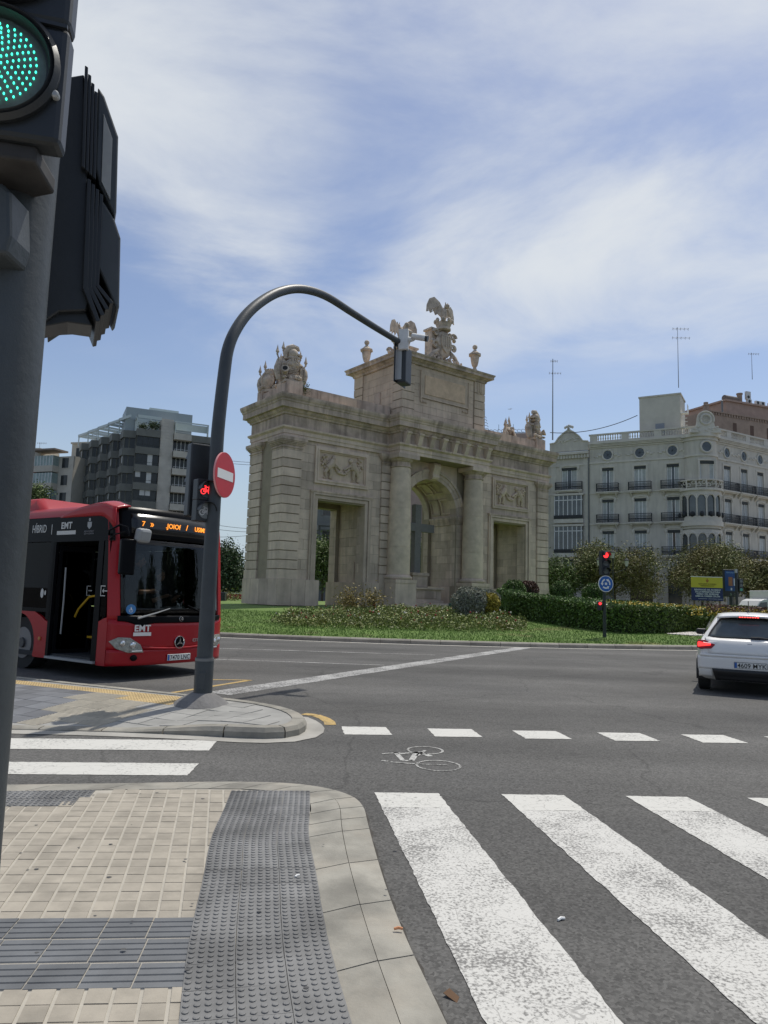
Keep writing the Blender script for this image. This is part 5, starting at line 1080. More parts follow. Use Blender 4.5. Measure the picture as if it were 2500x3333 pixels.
# door: open leaves folded inwards, frame, threshold, glazed quarter behind the corner pillar
sidep('door_frame', [(-.42, .28), (-.27, .28), (-.27, 2.37), (-.42, 2.37)], blk, -.002, .06); sidep('door_frame', [(-1.78, .28), (-1.70, .28), (-1.70, 2.37), (-1.78, 2.37)], blk, -.002, .06)
MB().box(-.26, -.10, .01, .03, 1.06, 2.36).build('quarter_window', dglass, bus)
MB().box(-1.72, -.28, -.05, .1, .27, .31).build('door_threshold', silv, bus)
for x, r in ((-1.66, R(80)), (-.46, R(98))):
    d_ = thing('door_leaf', None, None, (x, .06, 0), r); d_.parent = bus; mbl = MB().box(0, .05, -.02, .02, .34, 2.3).box(.6, .65, -.02, .02, .34, 2.3).box(.05, .6, -.02, .02, .34, .42).box(.05, .6, -.02, .02, 2.2, 2.3); mbl.build('leaf_frame', blk, d_); MB().box(.05, .6, -.006, .006, .42, 2.2).build('leaf_glass', dglass, d_); MB().tube([(.1, -.07, .7), (.1, -.09, 1.3), (.1, -.07, 1.9)], .016, 8).build('grab_rail', silv, d_)
# exit symbols
def exit_mark(x, z, y=-.006):
    mb = MB(); mb.box(x - .09, x - .075, y, y + .004, z - .09, z + .09).box(x - .075, x + .04, y, y + .004, z + .075, z + .09).box(x - .075, x + .04, y, y + .004, z - .09, z - .075).box(x - .02, x + .1, y, y + .004, z - .008, z + .008)
    mb.prism([(x - .045, z), (x, z + .04), (x, z - .04)], 'y', y, y + .004); mb.build('exit_symbol', letw, bus)
exit_mark(-.175, 1.5); MB().box(-1.42, -1.405, .5, .505, 1.4, 1.58).box(-1.4, -1.3, .5, .505, 1.57, 1.58).box(-1.4, -1.3, .5, .505, 1.4, 1.41).box(-1.36, -1.26, .5, .505, 1.485, 1.5).build('exit_symbol', letw, bus)
# wheels
for wx in WX:
    for wy in (.12, BW - .42):
        w = MB().tube([(0, 0, 0), (0, .3, 0)], .48, 28).build('wheel', rub, bus, loc=(wx, wy, .48)); MB().tube([(0, -.012, 0), (0, .06, 0)], [.29, .31], 24).build('rim', mat('rim_grey', (.2, .2, .21), .4, metal=.5), w); MB().tube([(0, -.05, 0), (0, .05, 0)], [.09, .11], 14).build('hub', mat('hub_dark', (.07, .07, .07), .5), w)
    MB().prism([(wx + .62 * math.cos(R(a)), .48 + .62 * math.sin(R(a))) for a in range(0, 181, 15)], 'y', .5, .54).build('wheel_housing', rub, bus)
MB().lathe([(.035, 0), (.035, .02)], 10).build('side_marker_lamp', mat('marker_orange', (.5, .2, .05), .4), bus, loc=(-1.98, 0, .6), rot=(R(90), 0, 0))
# far side, rear, floor, roof
MB().box(-BLN, -.15, BW - .05, BW, .28, 1.12).build('far_side_panel', red, bus)
for i in range(7): MB().box(-.6 - 1.6 * (i + 1) + .06, -.6 - 1.6 * i, BW - .035, BW - .015, 1.14, 2.36).build('far_side_window', bglass, bus)
MB().box(-BLN, -.2, BW - .05, BW, 2.37, 2.83).build('far_upper_band', blk, bus)
for i in range(8): MB().box(-.6 - 1.6 * i, -.54 - 1.6 * i, BW - .05, BW, 1.1, 2.4).build('far_post', blk, bus)
MB().box(-BLN, -BLN + .06, .05, BW - .05, .3, 2.9).build('rear_wall', red, bus); MB().box(-BLN + .06, -.02, .06, BW - .06, .27, .35).build('floor', inter, bus)
rp_ = [(0.0, 2.82), (.03, 2.93), (.10, 3.0), (.3, 3.04), (BW - .3, 3.04), (BW - .1, 3.0), (BW - .03, 2.93), (BW, 2.82), (BW - .06, 2.82), (BW - .3, 2.97), (.3, 2.97), (.06, 2.82)]
MB().prism(rp_, 'x', -BLN, -.55).build('roof', red, bus, smooth=True); MB().box(-BLN + .1, -.3, .1, BW - .1, 2.5, 2.54).build('ceiling', inter, bus)
def pod(x0, x1, z1):
    mb = MB(); A = [(.12, 2.95), (.16, z1 - .05), (.30, z1), (BW - .30, z1), (BW - .16, z1 - .05), (BW - .12, 2.95)]; n = len(A); vs = []
    for x, s in ((x0, .0), (x0 + .25, 1), (x1 - .35, 1), (x1, 0.)): vs += [(x, y, 2.95 + (z - 2.95) * s + .02) for y, z in A]
    mb.add(vs, [(j * n + i, j * n + i + 1, (j + 1) * n + i + 1, (j + 1) * n + i) for j in range(3) for i in range(n - 1)]); return mb.build('roof_pod', red, bus, smooth='all', fix=False)
pod(-5.2, -2.4, 3.24); pod(-11, -6, 3.3)
# roof cowl sweeping down into the red corner pillar
def cowl(u, v):
    x = -1.62 + 1.62 * u; zt = 2.86 + .17 * math.sin(min(1, u * 1.15) * math.pi * .62) - .10 * max(0, u - .78) / .22; y = -.01 + .30 * v; return (x, y, zt * 1.0 + .07 * math.sin(v * math.pi / 2) - .03 * (1 - u))
MB().grid(cowl, 16, 5).build('roof_cowl', red, bus, smooth='all', solid=.03, fix=False); MB().grid(lambda u, v: (-1.62 + 1.62 * u, -.012, (2.80 + (0 if u < .72 else -.25 * ((u - .72) / .28) ** 2)) * (1 - v) + cowl(u, 0)[2] * v), 16, 3).build('roof_cowl', red, bus, smooth='all', solid=.02, fix=False)
MB().grid(lambda u, v: (-.55 + .52 * u - .1 * u * (v - .5) ** 2 * 4, .26 + (BW - .3) * v, 3.045 - .10 * u ** 2 - .05 * (2 * v - 1) ** 4), 6, 12).build('front_roof', blk, bus, smooth='all', solid=.03, fix=False)
for s, y0, y1 in ((0, -.012, .17), (1, BW - .17, BW + .012)):
    def pil(u, v, y0=y0, y1=y1, s=s):
        z = .98 + 1.97 * v; y = y0 + (y1 - y0) * u; w = .10 if .02 < v < .92 else .10
        yy = (y0 + (.14 + .04 * (1 - v)) * u) if s == 0 else (y1 - (.14 + .04 * (1 - v)) * (1 - u)); return (xf(yy, z) + .012, yy, z)
    MB().grid(pil, 5, 16).build('corner_pillar', red, bus, smooth='all', solid=.03, fix=False)
# front: bumper, bonnet, black band, windscreen, destination display
fpatch('lower_bumper', -.0, BW, .25, .52, red, .035, 26, 5)
fpatch('bonnet', .0, BW, .50, lambda y: .98 + .05 * abs((y - BW / 2) / 1.27) ** 3, red, .02, 26, 6)
fpatch('front_crease', .5, BW - .5, lambda y: .50 + .10 * abs((y - BW / 2) / 1.27) ** 2, lambda y: .535 + .11 * abs((y - BW / 2) / 1.27) ** 2, red, .05, 20, 2)
fpatch('lower_black_band', .12, BW - .12, lambda y: .965 + .05 * abs((y - BW / 2) / 1.27) ** 3 - .07 * math.exp(-((y - .5) / .14) ** 2), 1.09, blk, .028, 30, 4)
fpatch('windscreen', .14, BW - .14, 1.09, 2.45, bglass, .0, 20, 10, solid=.006)
fpatch('destination_box', .13, BW - .13, 2.44, 2.98, blk, .01, 20, 6)
fpatch('display_window', .32, BW - .32, 2.52, 2.86, mat('display_black', (.012, .012, .012), .2), .022, 16, 3, solid=.004)
# headlights, fog lamps
for s in (0, 1):
    Yq = (lambda y: y) if s == 0 else (lambda y: BW - y)
    pl = [(.02, .66), (.14, .73), (.32, .72), (.5, .60), (.56, .47), (.30, .47), (.12, .54)]
    def hp_(p, o): y = Yq(p[0]); return (xf(y, p[1]) + o, y, p[1])
    n = len(pl); vs = [hp_(p, .03) for p in pl] + [hp_(p, .055) for p in pl] + [hp_((.29, .6), .085)]
    fs = [(i, (i + 1) % n, n + (i + 1) % n, n + i) for i in range(n)] + [(n + i, n + (i + 1) % n, 2 * n) for i in range(n)]
    hl = MB().add(vs, fs).build('headlight', hlg, bus, smooth=True)
    for p, r in (((.2, .63), .05), ((.36, .60), .055)):
        y = Yq(p[0]); MB().ball((xf(y, p[1]) + .075, y, p[1]), (.02, r, r), 12, 8).build('reflector', chrome, hl)
    y = Yq(.42); MB().box(xf(y, .5) + .085, xf(y, .5) + .1, y - .1, y + .1, .492, .51).build('daylight_strip', mat('day_strip', (.9, .9, .85), .3), hl)
    y = Yq(.42); MB().ball((xf(y, .38) + .03, y, .38), (.03, .075, .055), 14, 8).build('fog_lamp', blk, bus)
def on_front(y, z, o=.0): return Vector((xf(y, z) + o, y, z))
def front_text(name, s, m, y, z, size, bold=0., sx=1., o=.045):
    # text runs along +y seen from the front
    e = .05; tn = on_front(y + e, z) - on_front(y - e, z); ang = math.atan2(tn.y, tn.x); return text(name, s, m, bus, on_front(y, z, o), (R(90), 0, ang), size, bold, .003, 'CENTER', sx)
front_text('lettering', 'EMT', letw2, .52, .83, .15, .0045, 1.0); bxm = MB().box(-.16, .16, -.004, .004, -.03, .03).build('logo_bar', letw2, bus); p = on_front(.52, .78, .045); bxm.location = p; t_ = on_front(.57, .78) - on_front(.47, .78); bxm.rotation_euler = (0, 0, math.atan2(t_.y, t_.x))
front_text('lettering', 'CITARO', silv, 1.78, .62, .075, .001, 1.3, .03)
def ringlogo(y, z, r, o):
    e = MB(); n = 28
    e.tube([(0, r * math.cos(2 * math.pi * i / n), r * math.sin(2 * math.pi * i / n)) for i in range(n + 1)], r * .085, 6)
    for k in range(3): a = R(90 + 120 * k); e.prism([(r * .16 * math.cos(a + 1.05), r * .16 * math.sin(a + 1.05)), (r * .95 * math.cos(a), r * .95 * math.sin(a)), (r * .16 * math.cos(a - 1.05), r * .16 * math.sin(a - 1.05))], 'x', -.004, .012)
    ob = e.build('star_badge', chrome, bus, smooth=True); ob.location = on_front(y, z, o); d = MB().lathe([(r * .97, 0), (r * .97, .006)], 24).build('badge_backing', blk, ob); d.rotation_euler = (0, R(90), 0); d.location = (-.012, 0, 0)
ringlogo(BW / 2 + .02, .62, .105, .04); ringlogo(BW / 2 + .02, 1.035, .04, .045)
pl_ = MB().box(0, .012, -.26, .26, -.055, .055).build('number_plate', mat('plate_white', (.72, .72, .68), .45), bus, bevel=.006); pl_.location = on_front(BW / 2 + .02, .36, .05)
MB().box(.0125, .0135, -.255, -.215, -.05, .05).build('blue_band', signblue, pl_); dk = mat('plate_black', (.015, .015, .015), .5); text('plate_lettering', '7470 LNC', dk, pl_, (.0125, .02, -.04), (R(90), 0, R(90)), .112, .001, .001, 'CENTER', .92)
# destination text in amber dots
tn = on_front(BW / 2 + .3, 2.69) - on_front(BW / 2 - .3, 2.69)
for s_, y_, sz in (('7', .52, .12), ('\u00bb', .68, .14), ('.JOIOf', 1.12, .12), ('/', 1.44, .14), ('USIMSP', 1.82, .12)):
    front_text('display_lettering', s_, amber, y_, 2.655, sz, .002, 1.0, .032)
# side lettering on the black band
for s_, x_, z_, sz, b_, sx in (('EMT', -1.41, 2.60, .165, .005, 1.05), ('H\u00cdBRID', -2.28, 2.545, .21, .001, .72), ('|', -1.87, 2.55, .2, .001, 1.), ('EMT', -9.0, 2.60, .17, .007, 1.25)):
    text('lettering', s_, letw, bus, (x_, -.008, z_), (R(90), 0, 0), sz, b_, .002, 'CENTER', sx)
MB().box(-1.70, -1.12, -.009, -.005, 2.49, 2.56).build('logo_bar', letw, bus)
cr_ = MB().prism([(-.78, 2.62), (-.72, 2.57), (-.66, 2.62), (-.66, 2.7), (-.78, 2.7)], 'y', -.008, -.004).build('city_crest', silv, bus); MB().lathe([(.03, 0), (.03, .004)], 10).build('crest_crown', silv, cr_, loc=(-.72, -.006, 2.74), rot=(R(90), 0, 0))
text('lettering', 'AJUNTAMENT\nDE VAL\u00c8NCIA', mat('lettering_dim', (.2, .2, .21), .5), bus, (-.72, -.008, 2.52), (R(90), 0, 0), .042, 0, .001, 'CENTER', 1.1)
for q, (x, z, sc) in enumerate(((-2.02, 1.42, 1.), (-1.92, 1.43, .5))): MB().prism([(x + .05 * sc * math.cos(i * .785), z + .09 * sc * math.sin(i * .785)) for i in range(8)], 'y', -.008, -.003).build('sticker', letw, bus)
# wiper, mirrors, stickers, dashboard, driver's cab
def wiper(y0, z0, y1, z1): MB().tube([on_front(y0, z0, .06), on_front((y0 + y1) / 2, (z0 + z1) / 2, .05), on_front(y1, z1, .035)], [.022, .014, .008], 6).build('wiper', silv if y0 < 1 else blk, bus)
wiper(.42, 1.05, 1.05, 1.22); wiper(2.05, 1.05, 1.45, 1.28)
whl = MB().lathe([(.085, 0), (.085, .004)], 24).build('wheelchair_sticker', mat('sticker_blue', (.06, .22, .48), .5), bus, loc=on_front(.33, 1.2, .012), rot=(R(90), 0, R(90))); whl.rotation_euler = (0, R(90), math.atan2((on_front(.35, 1.2) - on_front(.31, 1.2)).y, (on_front(.35, 1.2) - on_front(.31, 1.2)).x) - R(90))
wm = MB(); wm.tube([(0, 0, .006), (.0, .012, .006)], .012, 8); n = 14; wm.tube([(.018 + .03 * math.cos(a), .03 * math.sin(a), .006) for a in [R(-120 + 240 * i / n) for i in range(n + 1)]], .0055, 5); wm.tube([(-.035, 0, .006), (.02, .0, .006)], .008, 5); wm.build('wheelchair_symbol', letw2, whl)
dm = MB().add([(0, 0, .075), (0, .06, 0), (0, 0, -.075), (0, -.06, 0)], [(0, 1, 2, 3)]).build('red_diamond', mat('diamond_red', (.55, .04, .03), .6), bus, fix=False, solid=.004); dm.location = on_front(1.42, 1.34, -.02)
MB().tube([(-.12, -.02, 2.46), (.02, -.12, 2.52), (.16, -.02, 2.62), (.30, .02, 2.58), (.34, .04, 2.44)], .018, 8).build('mirror_arm', blk, bus); MB().tube([(-.1, -.02, 2.38), (.1, -.05, 2.46), (.3, .0, 2.5)], .012, 6).build('mirror_arm', blk, bus)
mr_ = MB().box(-.06, .06, -.13, .13, -.30, .30).build('wing_mirror', blk, bus, bevel=.03); mr_.location = (.30, .06, 2.08); mr_.rotation_euler = (0, 0, R(-12)); m2 = MB().box(-.07, .08, -.14, .14, -.12, .12).build('wide_mirror', silv, bus, bevel=.05); m2.location = (.36, .30, 2.46); m2.rotation_euler = (0, R(10), R(8))
MB().box(-.45, .02, .9, BW - .1, .35, 1.18).build('dashboard', inter, bus, bevel=.05); MB().box(-.3, -.02, 1.3, 2.2, 1.18, 1.24).build('dash_top', silv, bus, bevel=.02)
MB().tube([(-.42 + .22 * math.cos(a) * .5, 1.75 + .22 * math.sin(a), 1.28 + .2 * math.cos(a)) for a in [i * .4488 for i in range(15)]], .016, 6).build('steering_wheel', inter, bus)
MB().box(-1.35, -1.25, .95, BW - .1, .35, 2.3).build('cab_partition', inter, bus); MB().box(-1.2, -.75, 1.5, 2.0, .35, .95).box(-1.25, -1.13, 1.5, 2.0, .95, 1.75).build('driver_seat', inter, bus, bevel=.04)
MB().box(-.62, -.35, .85, 1.15, .35, 1.2).build('ticket_machine', inter, bus, bevel=.02)
MB().tube([(-1.6, .42, 1.0), (-1.5, .42, 1.15), (-1.2, .42, 1.38), (-.9, .42, 1.42), (-.75, .42, 1.4)], .02, 8).build('yellow_handrail', yelp, bus)
MB().tube([(-.62, .42, .4), (-.6, .42, 2.4)], .016, 8).build('grab_pole', silv, bus); MB().lathe([(.045, 0), (.045, .05)], 12).build('stop_button', yelp, bus, loc=(-.78, .44, 1.1), rot=(R(90), 0, 0)); MB().box(-1.45, -.95, .6, .62, .62, .66).build('yellow_edge', yelp, bus)
for i in range(5):
    for yy in (.15, 1.55): MB().box(-4.2 - 1.2 * i, -3.75 - 1.2 * i, yy, yy + .85, .6, 1.0).box(-4.25 - 1.2 * i, -4.15 - 1.2 * i, yy, yy + .85, 1.0, 1.6).build('passenger_seat', inter, bus, bevel=.04)
# ---- two people at the front of the bus
skin = mat('skin', (.42, .25, .17), .6); cloth = mat('navy_cloth', (.012, .014, .022), .85, var=.2, sc=10); hairm = mat('grey_hair', (.16, .15, .14), .7, var=.3, sc=30)
def figure(label, origin, rz, J, E, face=R(0)):
    t = thing('person', label, 'person', origin, rz); me = bpy.data.meshes.new('body'); names = list(J); me.from_pydata([J[k][:3] for k in names], [(names.index(a), names.index(b)) for a, b in E], []); me.materials.append(cloth); o = inst('body', me, t)
    k = o.modifiers.new('skin', 'SKIN'); k.use_smooth_shade = True
    for i, nm in enumerate(names): q = J[nm][3]; me.skin_vertices[0].data[i].radius = (q, q)
    me.skin_vertices[0].data[names.index('pelvis')].use_root = True; o.modifiers.new('sub', 'SUBSURF').render_levels = 2
    h = J['head']; hd = MB(); hd.ball((h[0], h[1], h[2]), (.085, .075, .115), 16, 12); hd.ball((h[0] + .085, h[1], h[2] - .01), (.022, .016, .03), 8, 6)
    for s in (-1, 1): hd.ball((h[0], h[1] + s * .077, h[2] - .01), (.02, .012, .03), 8, 6)
    hd.ball((h[0] + .075, h[1], h[2] - .055), (.012, .028, .008), 8, 5); ho = hd.build('head', skin, t, smooth='all')
    for s in (-1, 1): MB().ball((h[0] + .076, h[1] + s * .03, h[2] + .01), (.01, .012, .008), 6, 5).build('eye', rub, ho)
    MB().ball((h[0] - .015, h[1], h[2] + .025), (.09, .084, .11), 14, 9).build('hair', hairm, t, smooth='all').location = (-.005, 0, .012)
    for s, nm in ((1, 'handL'), (-1, 'handR')):
        hx = Vector(J[nm][:3]); w = Vector(J['wrist' + nm[-1]][:3]); d = (hx - w).normalized(); sd = d.cross(Vector((0, 0, 1))).normalized(); hm = MB(); hm.tube([w, w + d * .05, w + d * .10], [.026, .036, .034], 8)
        for q in range(4): b_ = w + d * .10 + sd * (.024 - .016 * q); hm.tube([b_, b_ + d * (.04 - .004 * abs(q - 1)), b_ + d * .06 + Vector((0, 0, -.025))], [.0095, .009, .007], 6)
        b_ = w + d * .05 + sd * .03; hm.tube([b_, b_ + d * .03 + sd * .025, b_ + d * .06 + sd * .02], [.011, .01, .008], 6); hm.build('hand', skin, t, smooth='all'); el = Vector(J['elbow' + nm[-1]][:3]); MB().tube([el.lerp(w, .15), el.lerp(w, .6), w], [.046, .038, .028], 10).build('forearm', skin, t, smooth='all')
    return t
BM = Matrix.Translation(BO) @ Matrix.Rotation(BA, 4, 'Z')
E0 = [('pelvis', 'waist'), ('waist', 'chest'), ('chest', 'neck'), ('neck', 'head0'), ('chest', 'shoulderL'), ('shoulderL', 'elbowL'), ('chest', 'shoulderR'), ('shoulderR', 'elbowR'), ('pelvis', 'hipL'), ('hipL', 'kneeL'), ('kneeL', 'ankleL'), ('ankleL', 'toeL'), ('pelvis', 'hipR'), ('hipR', 'kneeR'), ('kneeR', 'ankleR'), ('ankleR', 'toeR')]
stand = dict(pelvis=(0, 0, .93, .15), waist=(.03, 0, 1.1, .15), chest=(.06, 0, 1.35, .16), neck=(.09, 0, 1.52, .06), head0=(.11, 0, 1.58, .055), shoulderL=(.06, .19, 1.42, .075), elbowL=(.12, .25, 1.14, .055), shoulderR=(.06, -.19, 1.42, .075), elbowR=(.12, -.24, 1.14, .055), hipL=(0, .1, .88, .1), kneeL=(.02, .11, .5, .07), ankleL=(-.02, .11, .09, .05), toeL=(.13, .12, .04, .045), hipR=(0, -.1, .88, .1), kneeR=(.02, -.11, .5, .07), ankleR=(-.02, -.11, .09, .05), toeR=(.13, -.12, .04, .045), head=(.13, 0, 1.70, 0), wristL=(.34, .16, 1.18, 0), handL=(.42, .1, 1.18, 0), wristR=(.34, -.16, 1.16, 0), handR=(.42, -.1, 1.16, 0))
figure('person in dark clothes standing with arms folded behind the bus windscreen', BM @ Vector((-.35, .66, .35)), BA + R(50), stand, E0)
sit = dict(pelvis=(0, 0, .12, .16), waist=(.0, 0, .3, .16), chest=(.03, 0, .55, .17), neck=(.07, 0, .72, .06), head0=(.09, 0, .78, .055), shoulderL=(.03, .2, .62, .08), elbowL=(.2, .26, .4, .055), shoulderR=(.03, -.2, .62, .08), elbowR=(.2, -.26, .4, .055), hipL=(.06, .1, .1, .1), kneeL=(.46, .13, .1, .075), ankleL=(.5, .13, -.42, .05), toeL=(.64, .13, -.48, .045), hipR=(.06, -.1, .1, .1), kneeR=(.46, -.13, .1, .075), ankleR=(.5, -.13, -.42, .05), toeR=(.64, -.13, -.48, .045), head=(.11, 0, .90, 0), wristL=(.42, .15, .5, 0), handL=(.5, .12, .52, 0), wristR=(.42, -.15, .5, 0), handR=(.5, -.12, .52, 0))
figure('bus driver in dark uniform seated at the steering wheel', BM @ Vector((-1.0, 1.74, .92)), BA, sit, E0)
# ================================================================== white hatchback
wht = mat('car_white', (.78, .765, .73), .3, var=.03, sc=2, coat=.5); cgl = glass('car_glass', (.30, .34, .33), .06); trim = mat('car_trim', (.015, .015, .016), .5, var=.1); tl_r = mat('tail_red', (.22, .012, .015), .2); seam = mat('car_seam', (.06, .06, .06), .6)
CB = R(63.5); CO = Vector((6.50, 12.75, 0))      # rear centre on the ground, heading away to the right
car = thing('white_hatchback', 'white hatchback seen from behind with its brake lights on', 'car', CO, CB)
# local: x forward from the rear bumper, y left, z up. half profiles bottom centre -> roof centre
def prof(hw, zb, zs, zbelt, hr, zr, inset):
    return [(0, zb), (hw * .80, zb), (hw * .95, zb + .05), (hw, zb + .20), (hw * 1.0, (zb + zs) / 2 + .08), (hw * .985, zs), (hw - inset, zbelt), (hr + .06, zr - .06), (hr * .9, zr - .012), (hr * .55, zr + .004), (0, zr + .01)]
ST = [(.00, prof(.76, .40, .78, .86, .66, .88, .05)), (.05, prof(.80, .30, .80, .92, .68, .95, .05)), (.14, prof(.83, .24, .82, .95, .70, .985, .05)), (.22, prof(.855, .22, .83, .96, .70, 1.06, .055)), (.42, prof(.875, .21, .84, .97, .55, 1.31, .10)), (.60, prof(.885, .20, .85, .975, .52, 1.385, .115)), (.95, prof(.89, .19, .86, .975, .52, 1.43, .12)), (1.6, prof(.89, .18, .86, .97, .52, 1.445, .12)), (2.2, prof(.89, .18, .86, .96, .50, 1.42, .12)), (2.6, prof(.89, .18, .85, .945, .54, 1.33, .09)), (3.05, prof(.885, .18, .83, .93, .62, 1.02, .08)), (3.3, prof(.875, .18, .80, .90, .66, .94, .08)), (3.7, prof(.84, .2, .72, .82, .62, .86, .1)), (3.98, prof(.72, .24, .62, .72, .55, .76, .1)), (4.06, prof(.60, .30, .56, .64, .48, .68, .1))]
n = len(ST[0][1]); vs = []
for x, pr in ST: vs += [(x, y, z) for y, z in pr] + [(x, -y, z) for y, z in pr[-2:0:-1]]
k = 2 * n - 2; fs = [(j * k + i, j * k + (i + 1) % k, (j + 1) * k + (i + 1) % k, (j + 1) * k + i) for j in range(len(ST) - 1) for i in range(k)] + [tuple(range(k)), tuple(range((len(ST) - 1) * k, len(ST) * k))]
# openings for the glass are covered by panes set 4 mm proud over a dark lining
body = MB().add(vs, fs).build('body', wht, car, smooth=True); sb_ = body.modifiers.new('sub', 'SUBSURF'); sb_.levels = 1; sb_.render_levels = 2
def hx(z):      # rear surface x at height z
    return float(np.interp(z, [.3, .4, .62, .80, .92, .985, 1.06, 1.33, 1.395], [.06, .0, -.015, .0, .06, .13, .20, .41, .57]))
def rp(y, z, o=.0, c=.10): return Vector((hx(z) - o + c * (abs(y) / .85) ** 3, y, z))
def rpatch(name, y0, y1, z0, z1, m, o, nu=14, nv=6, par=car, solid=.004, c=.10):
    f0 = y0 if callable(y0) else (lambda z: y0); f1 = y1 if callable(y1) else (lambda z: y1)
    def fn(u, v): z = z0 + (z1 - z0) * v; y = f0(z) * (1 - u) + f1(z) * u; return rp(y, z, o, c)
    return MB().grid(fn, nu, nv).build(name, m, par, smooth='all', solid=solid, fix=False)
# bumper bulge, tailgate, rear window
rpatch('rear_bumper', -.84, .84, .44, .66, wht, .035, 18, 6, solid=.03); rpatch('bumper_ledge', -.80, .80, .655, .70, wht, .045, 16, 2, solid=.03)
rpatch('tailgate', lambda z: -.66 - .06 * (z - .7) / .3, lambda z: .66 + .06 * (z - .7) / .3, .70, .965, wht, .022, 16, 6, solid=.02)
rpatch('tailgate_seam', lambda z: -.675 - .06 * (z - .7) / .3, lambda z: .675 + .06 * (z - .7) / .3, .695, .97, seam, .014, 16, 6, solid=.004)
rpatch('rear_window_lining', lambda z: -(.69 - .25 * (max(0., z - .97) / .40) ** 1.3), lambda z: (.69 - .25 * (max(0., z - .97) / .40) ** 1.3), .965, 1.35, trim, .020, 14, 8, solid=.004, c=.14)
rpatch('rear_window', lambda z: -(.64 - .23 * (max(0., z - .99) / .36) ** 1.3), lambda z: (.64 - .23 * (max(0., z - .99) / .36) ** 1.3), 1.0, 1.315, mat('tinted_window', (.085, .10, .10), .08, var=.35, sc=3, spec=.6), .028, 14, 8, solid=.004, c=.14)
MB().grid(lambda u, v: (.37 - .10 * (1 - v) + .06 * (2 * u - 1) ** 2 + .25 * v, (2 * u - 1) * (.52 - .01 * v), 1.36 + .06 * v - .035 * (2 * u - 1) ** 2), 12, 4).build('roof_spoiler', wht, car, smooth='all', solid=.03, fix=False)
bl_ = MB().box(.262, .285, -.17, .17, 1.352, 1.374).build('high_brake_light', mat('brake_off', (.3, .02, .02), .3), car)
dt = MB()
for q in range(8): dt.ball((.26, -.147 + .042 * q, 1.363), (.008, .017, .009), 8, 5)
dt.build('brake_leds', mat('led_red_soft', (.9, .05, .05), .4, emit=(1., .10, .08), es=1.8), bl_)
# tail lamps
for s in (-1, 1):
    pl = [(.55, .865), (.72, .935), (.85, .93), (.865, .80), (.80, .775), (.62, .79)]
    vs = [rp(s * y, z, .05, .08) for y, z in pl] + [rp(s * y, z, -.12, .2) for y, z in pl]; n6 = 6
    tl = MB().add(vs, [tuple(range(6)), tuple(range(11, 5, -1))] + [(i, (i + 1) % 6, 6 + (i + 1) % 6, 6 + i) for i in range(6)]).build('tail_light', tl_r, car, bevel=.012)
    gb = MB()
    for a, b, h in (((.63, .865), (.83, .895), .011), ((.63, .858), (.84, .825), .011), ((.835, .825), (.835, .895), .01)): gb.tube([rp(s * a[0], a[1], .056, .08), rp(s * b[0], b[1], .056, .08)], h, 6)
    gb.add([rp(s * y, z, .053, .08) for y, z in ((.70, .865), (.83, .885), (.835, .835), (.70, .852))], [(0, 1, 2, 3)]); gb.build('brake_glow', mat('brake_red', (.9, .04, .04), .4, emit=(1., .045, .04), es=1.5), tl)
    rf = MB().add([rp(s * y, z, .055, .1) for y, z in ((.44, .435), (.76, .455), (.79, .485), (.44, .462))], [(0, 1, 2, 3)]).build('reflector', mat('reflector_red', (.28, .012, .015), .3), car, fix=False, solid=.01)
# black lower valance, plate recess
rpatch('lower_valance', lambda z: -.56 - .25 * (z - .26), lambda z: .56 + .25 * (z - .26), .25, .45, trim, .05, 12, 4, solid=.03)
rpatch('bumper_corner', .60, .83, .30, .46, wht, .03, 5, 4, solid=.02); rpatch('bumper_corner', -.83, -.60, .30, .46, wht, .03, 5, 4, solid=.02)
rpatch('plate_recess', lambda z: -.30 - .6 * (z - .47), lambda z: .30 + .6 * (z - .47), .455, .615, mat('car_white_recess', (.62, .62, .61), .4, var=.03), .041, 8, 4, solid=.004)
plc = MB().box(-.012, .012, -.26, .26, -.055, .055).build('number_plate', mat('plate_frame', (.02, .02, .02), .5), car, bevel=.006); plc.location = rp(0, .53, .058); plc.rotation_euler = (0, R(-6), 0)
MB().box(-.0165, -.0125, -.252, .252, -.047, .049).build('plate_face', MATS['plate_white'], plc); MB().box(-.0175, -.0168, .212, .25, -.045, .047).build('blue_band', signblue, plc); text('plate_lettering', '4609 MYK', dk, plc, (-.0172, -.02, -.04), (R(90), 0, R(-90)), .112, .001, .001, 'CENTER', .92)
sg = MB()
for z0, z1, y0, y1 in ((.028, .040, -.035, .04), (-.006, .006, -.04, .04), (-.040, -.028, -.04, .035), (.006, .034, .028, .04), (-.034, -.006, -.04, -.028)): sg.box(-.006, .004, y0, y1, z0, z1)
o_ = sg.build('maker_badge', mat('badge_grey', (.13, .13, .14), .3, metal=.6), car, bevel=.003); o_.location = rp(0, .865, .03); o_.rotation_euler = (0, R(14), 0)
text('model_lettering', 'Ibiza', mat('script_grey', (.26, .26, .27), .3, metal=.5), car, rp(0, .765, .03), (R(80), 0, R(-90)), .09, .0, .002, 'CENTER', 1.35)
MB().tube([rp(-.02, 1.0, .06), rp(-.15, 1.005, .065), rp(-.33, .995, .06)], [.024, .022, .012], 7).build('rear_wiper', trim, car)
an_ = MB().lathe([(.045, 0), (.03, .03), (.012, .05)], 10, (.75, 0, 1.43)); an_.tube([(.75, 0, 1.47), (.62, 0, 1.66)], .008, 6); an_.build('aerial', trim, car)
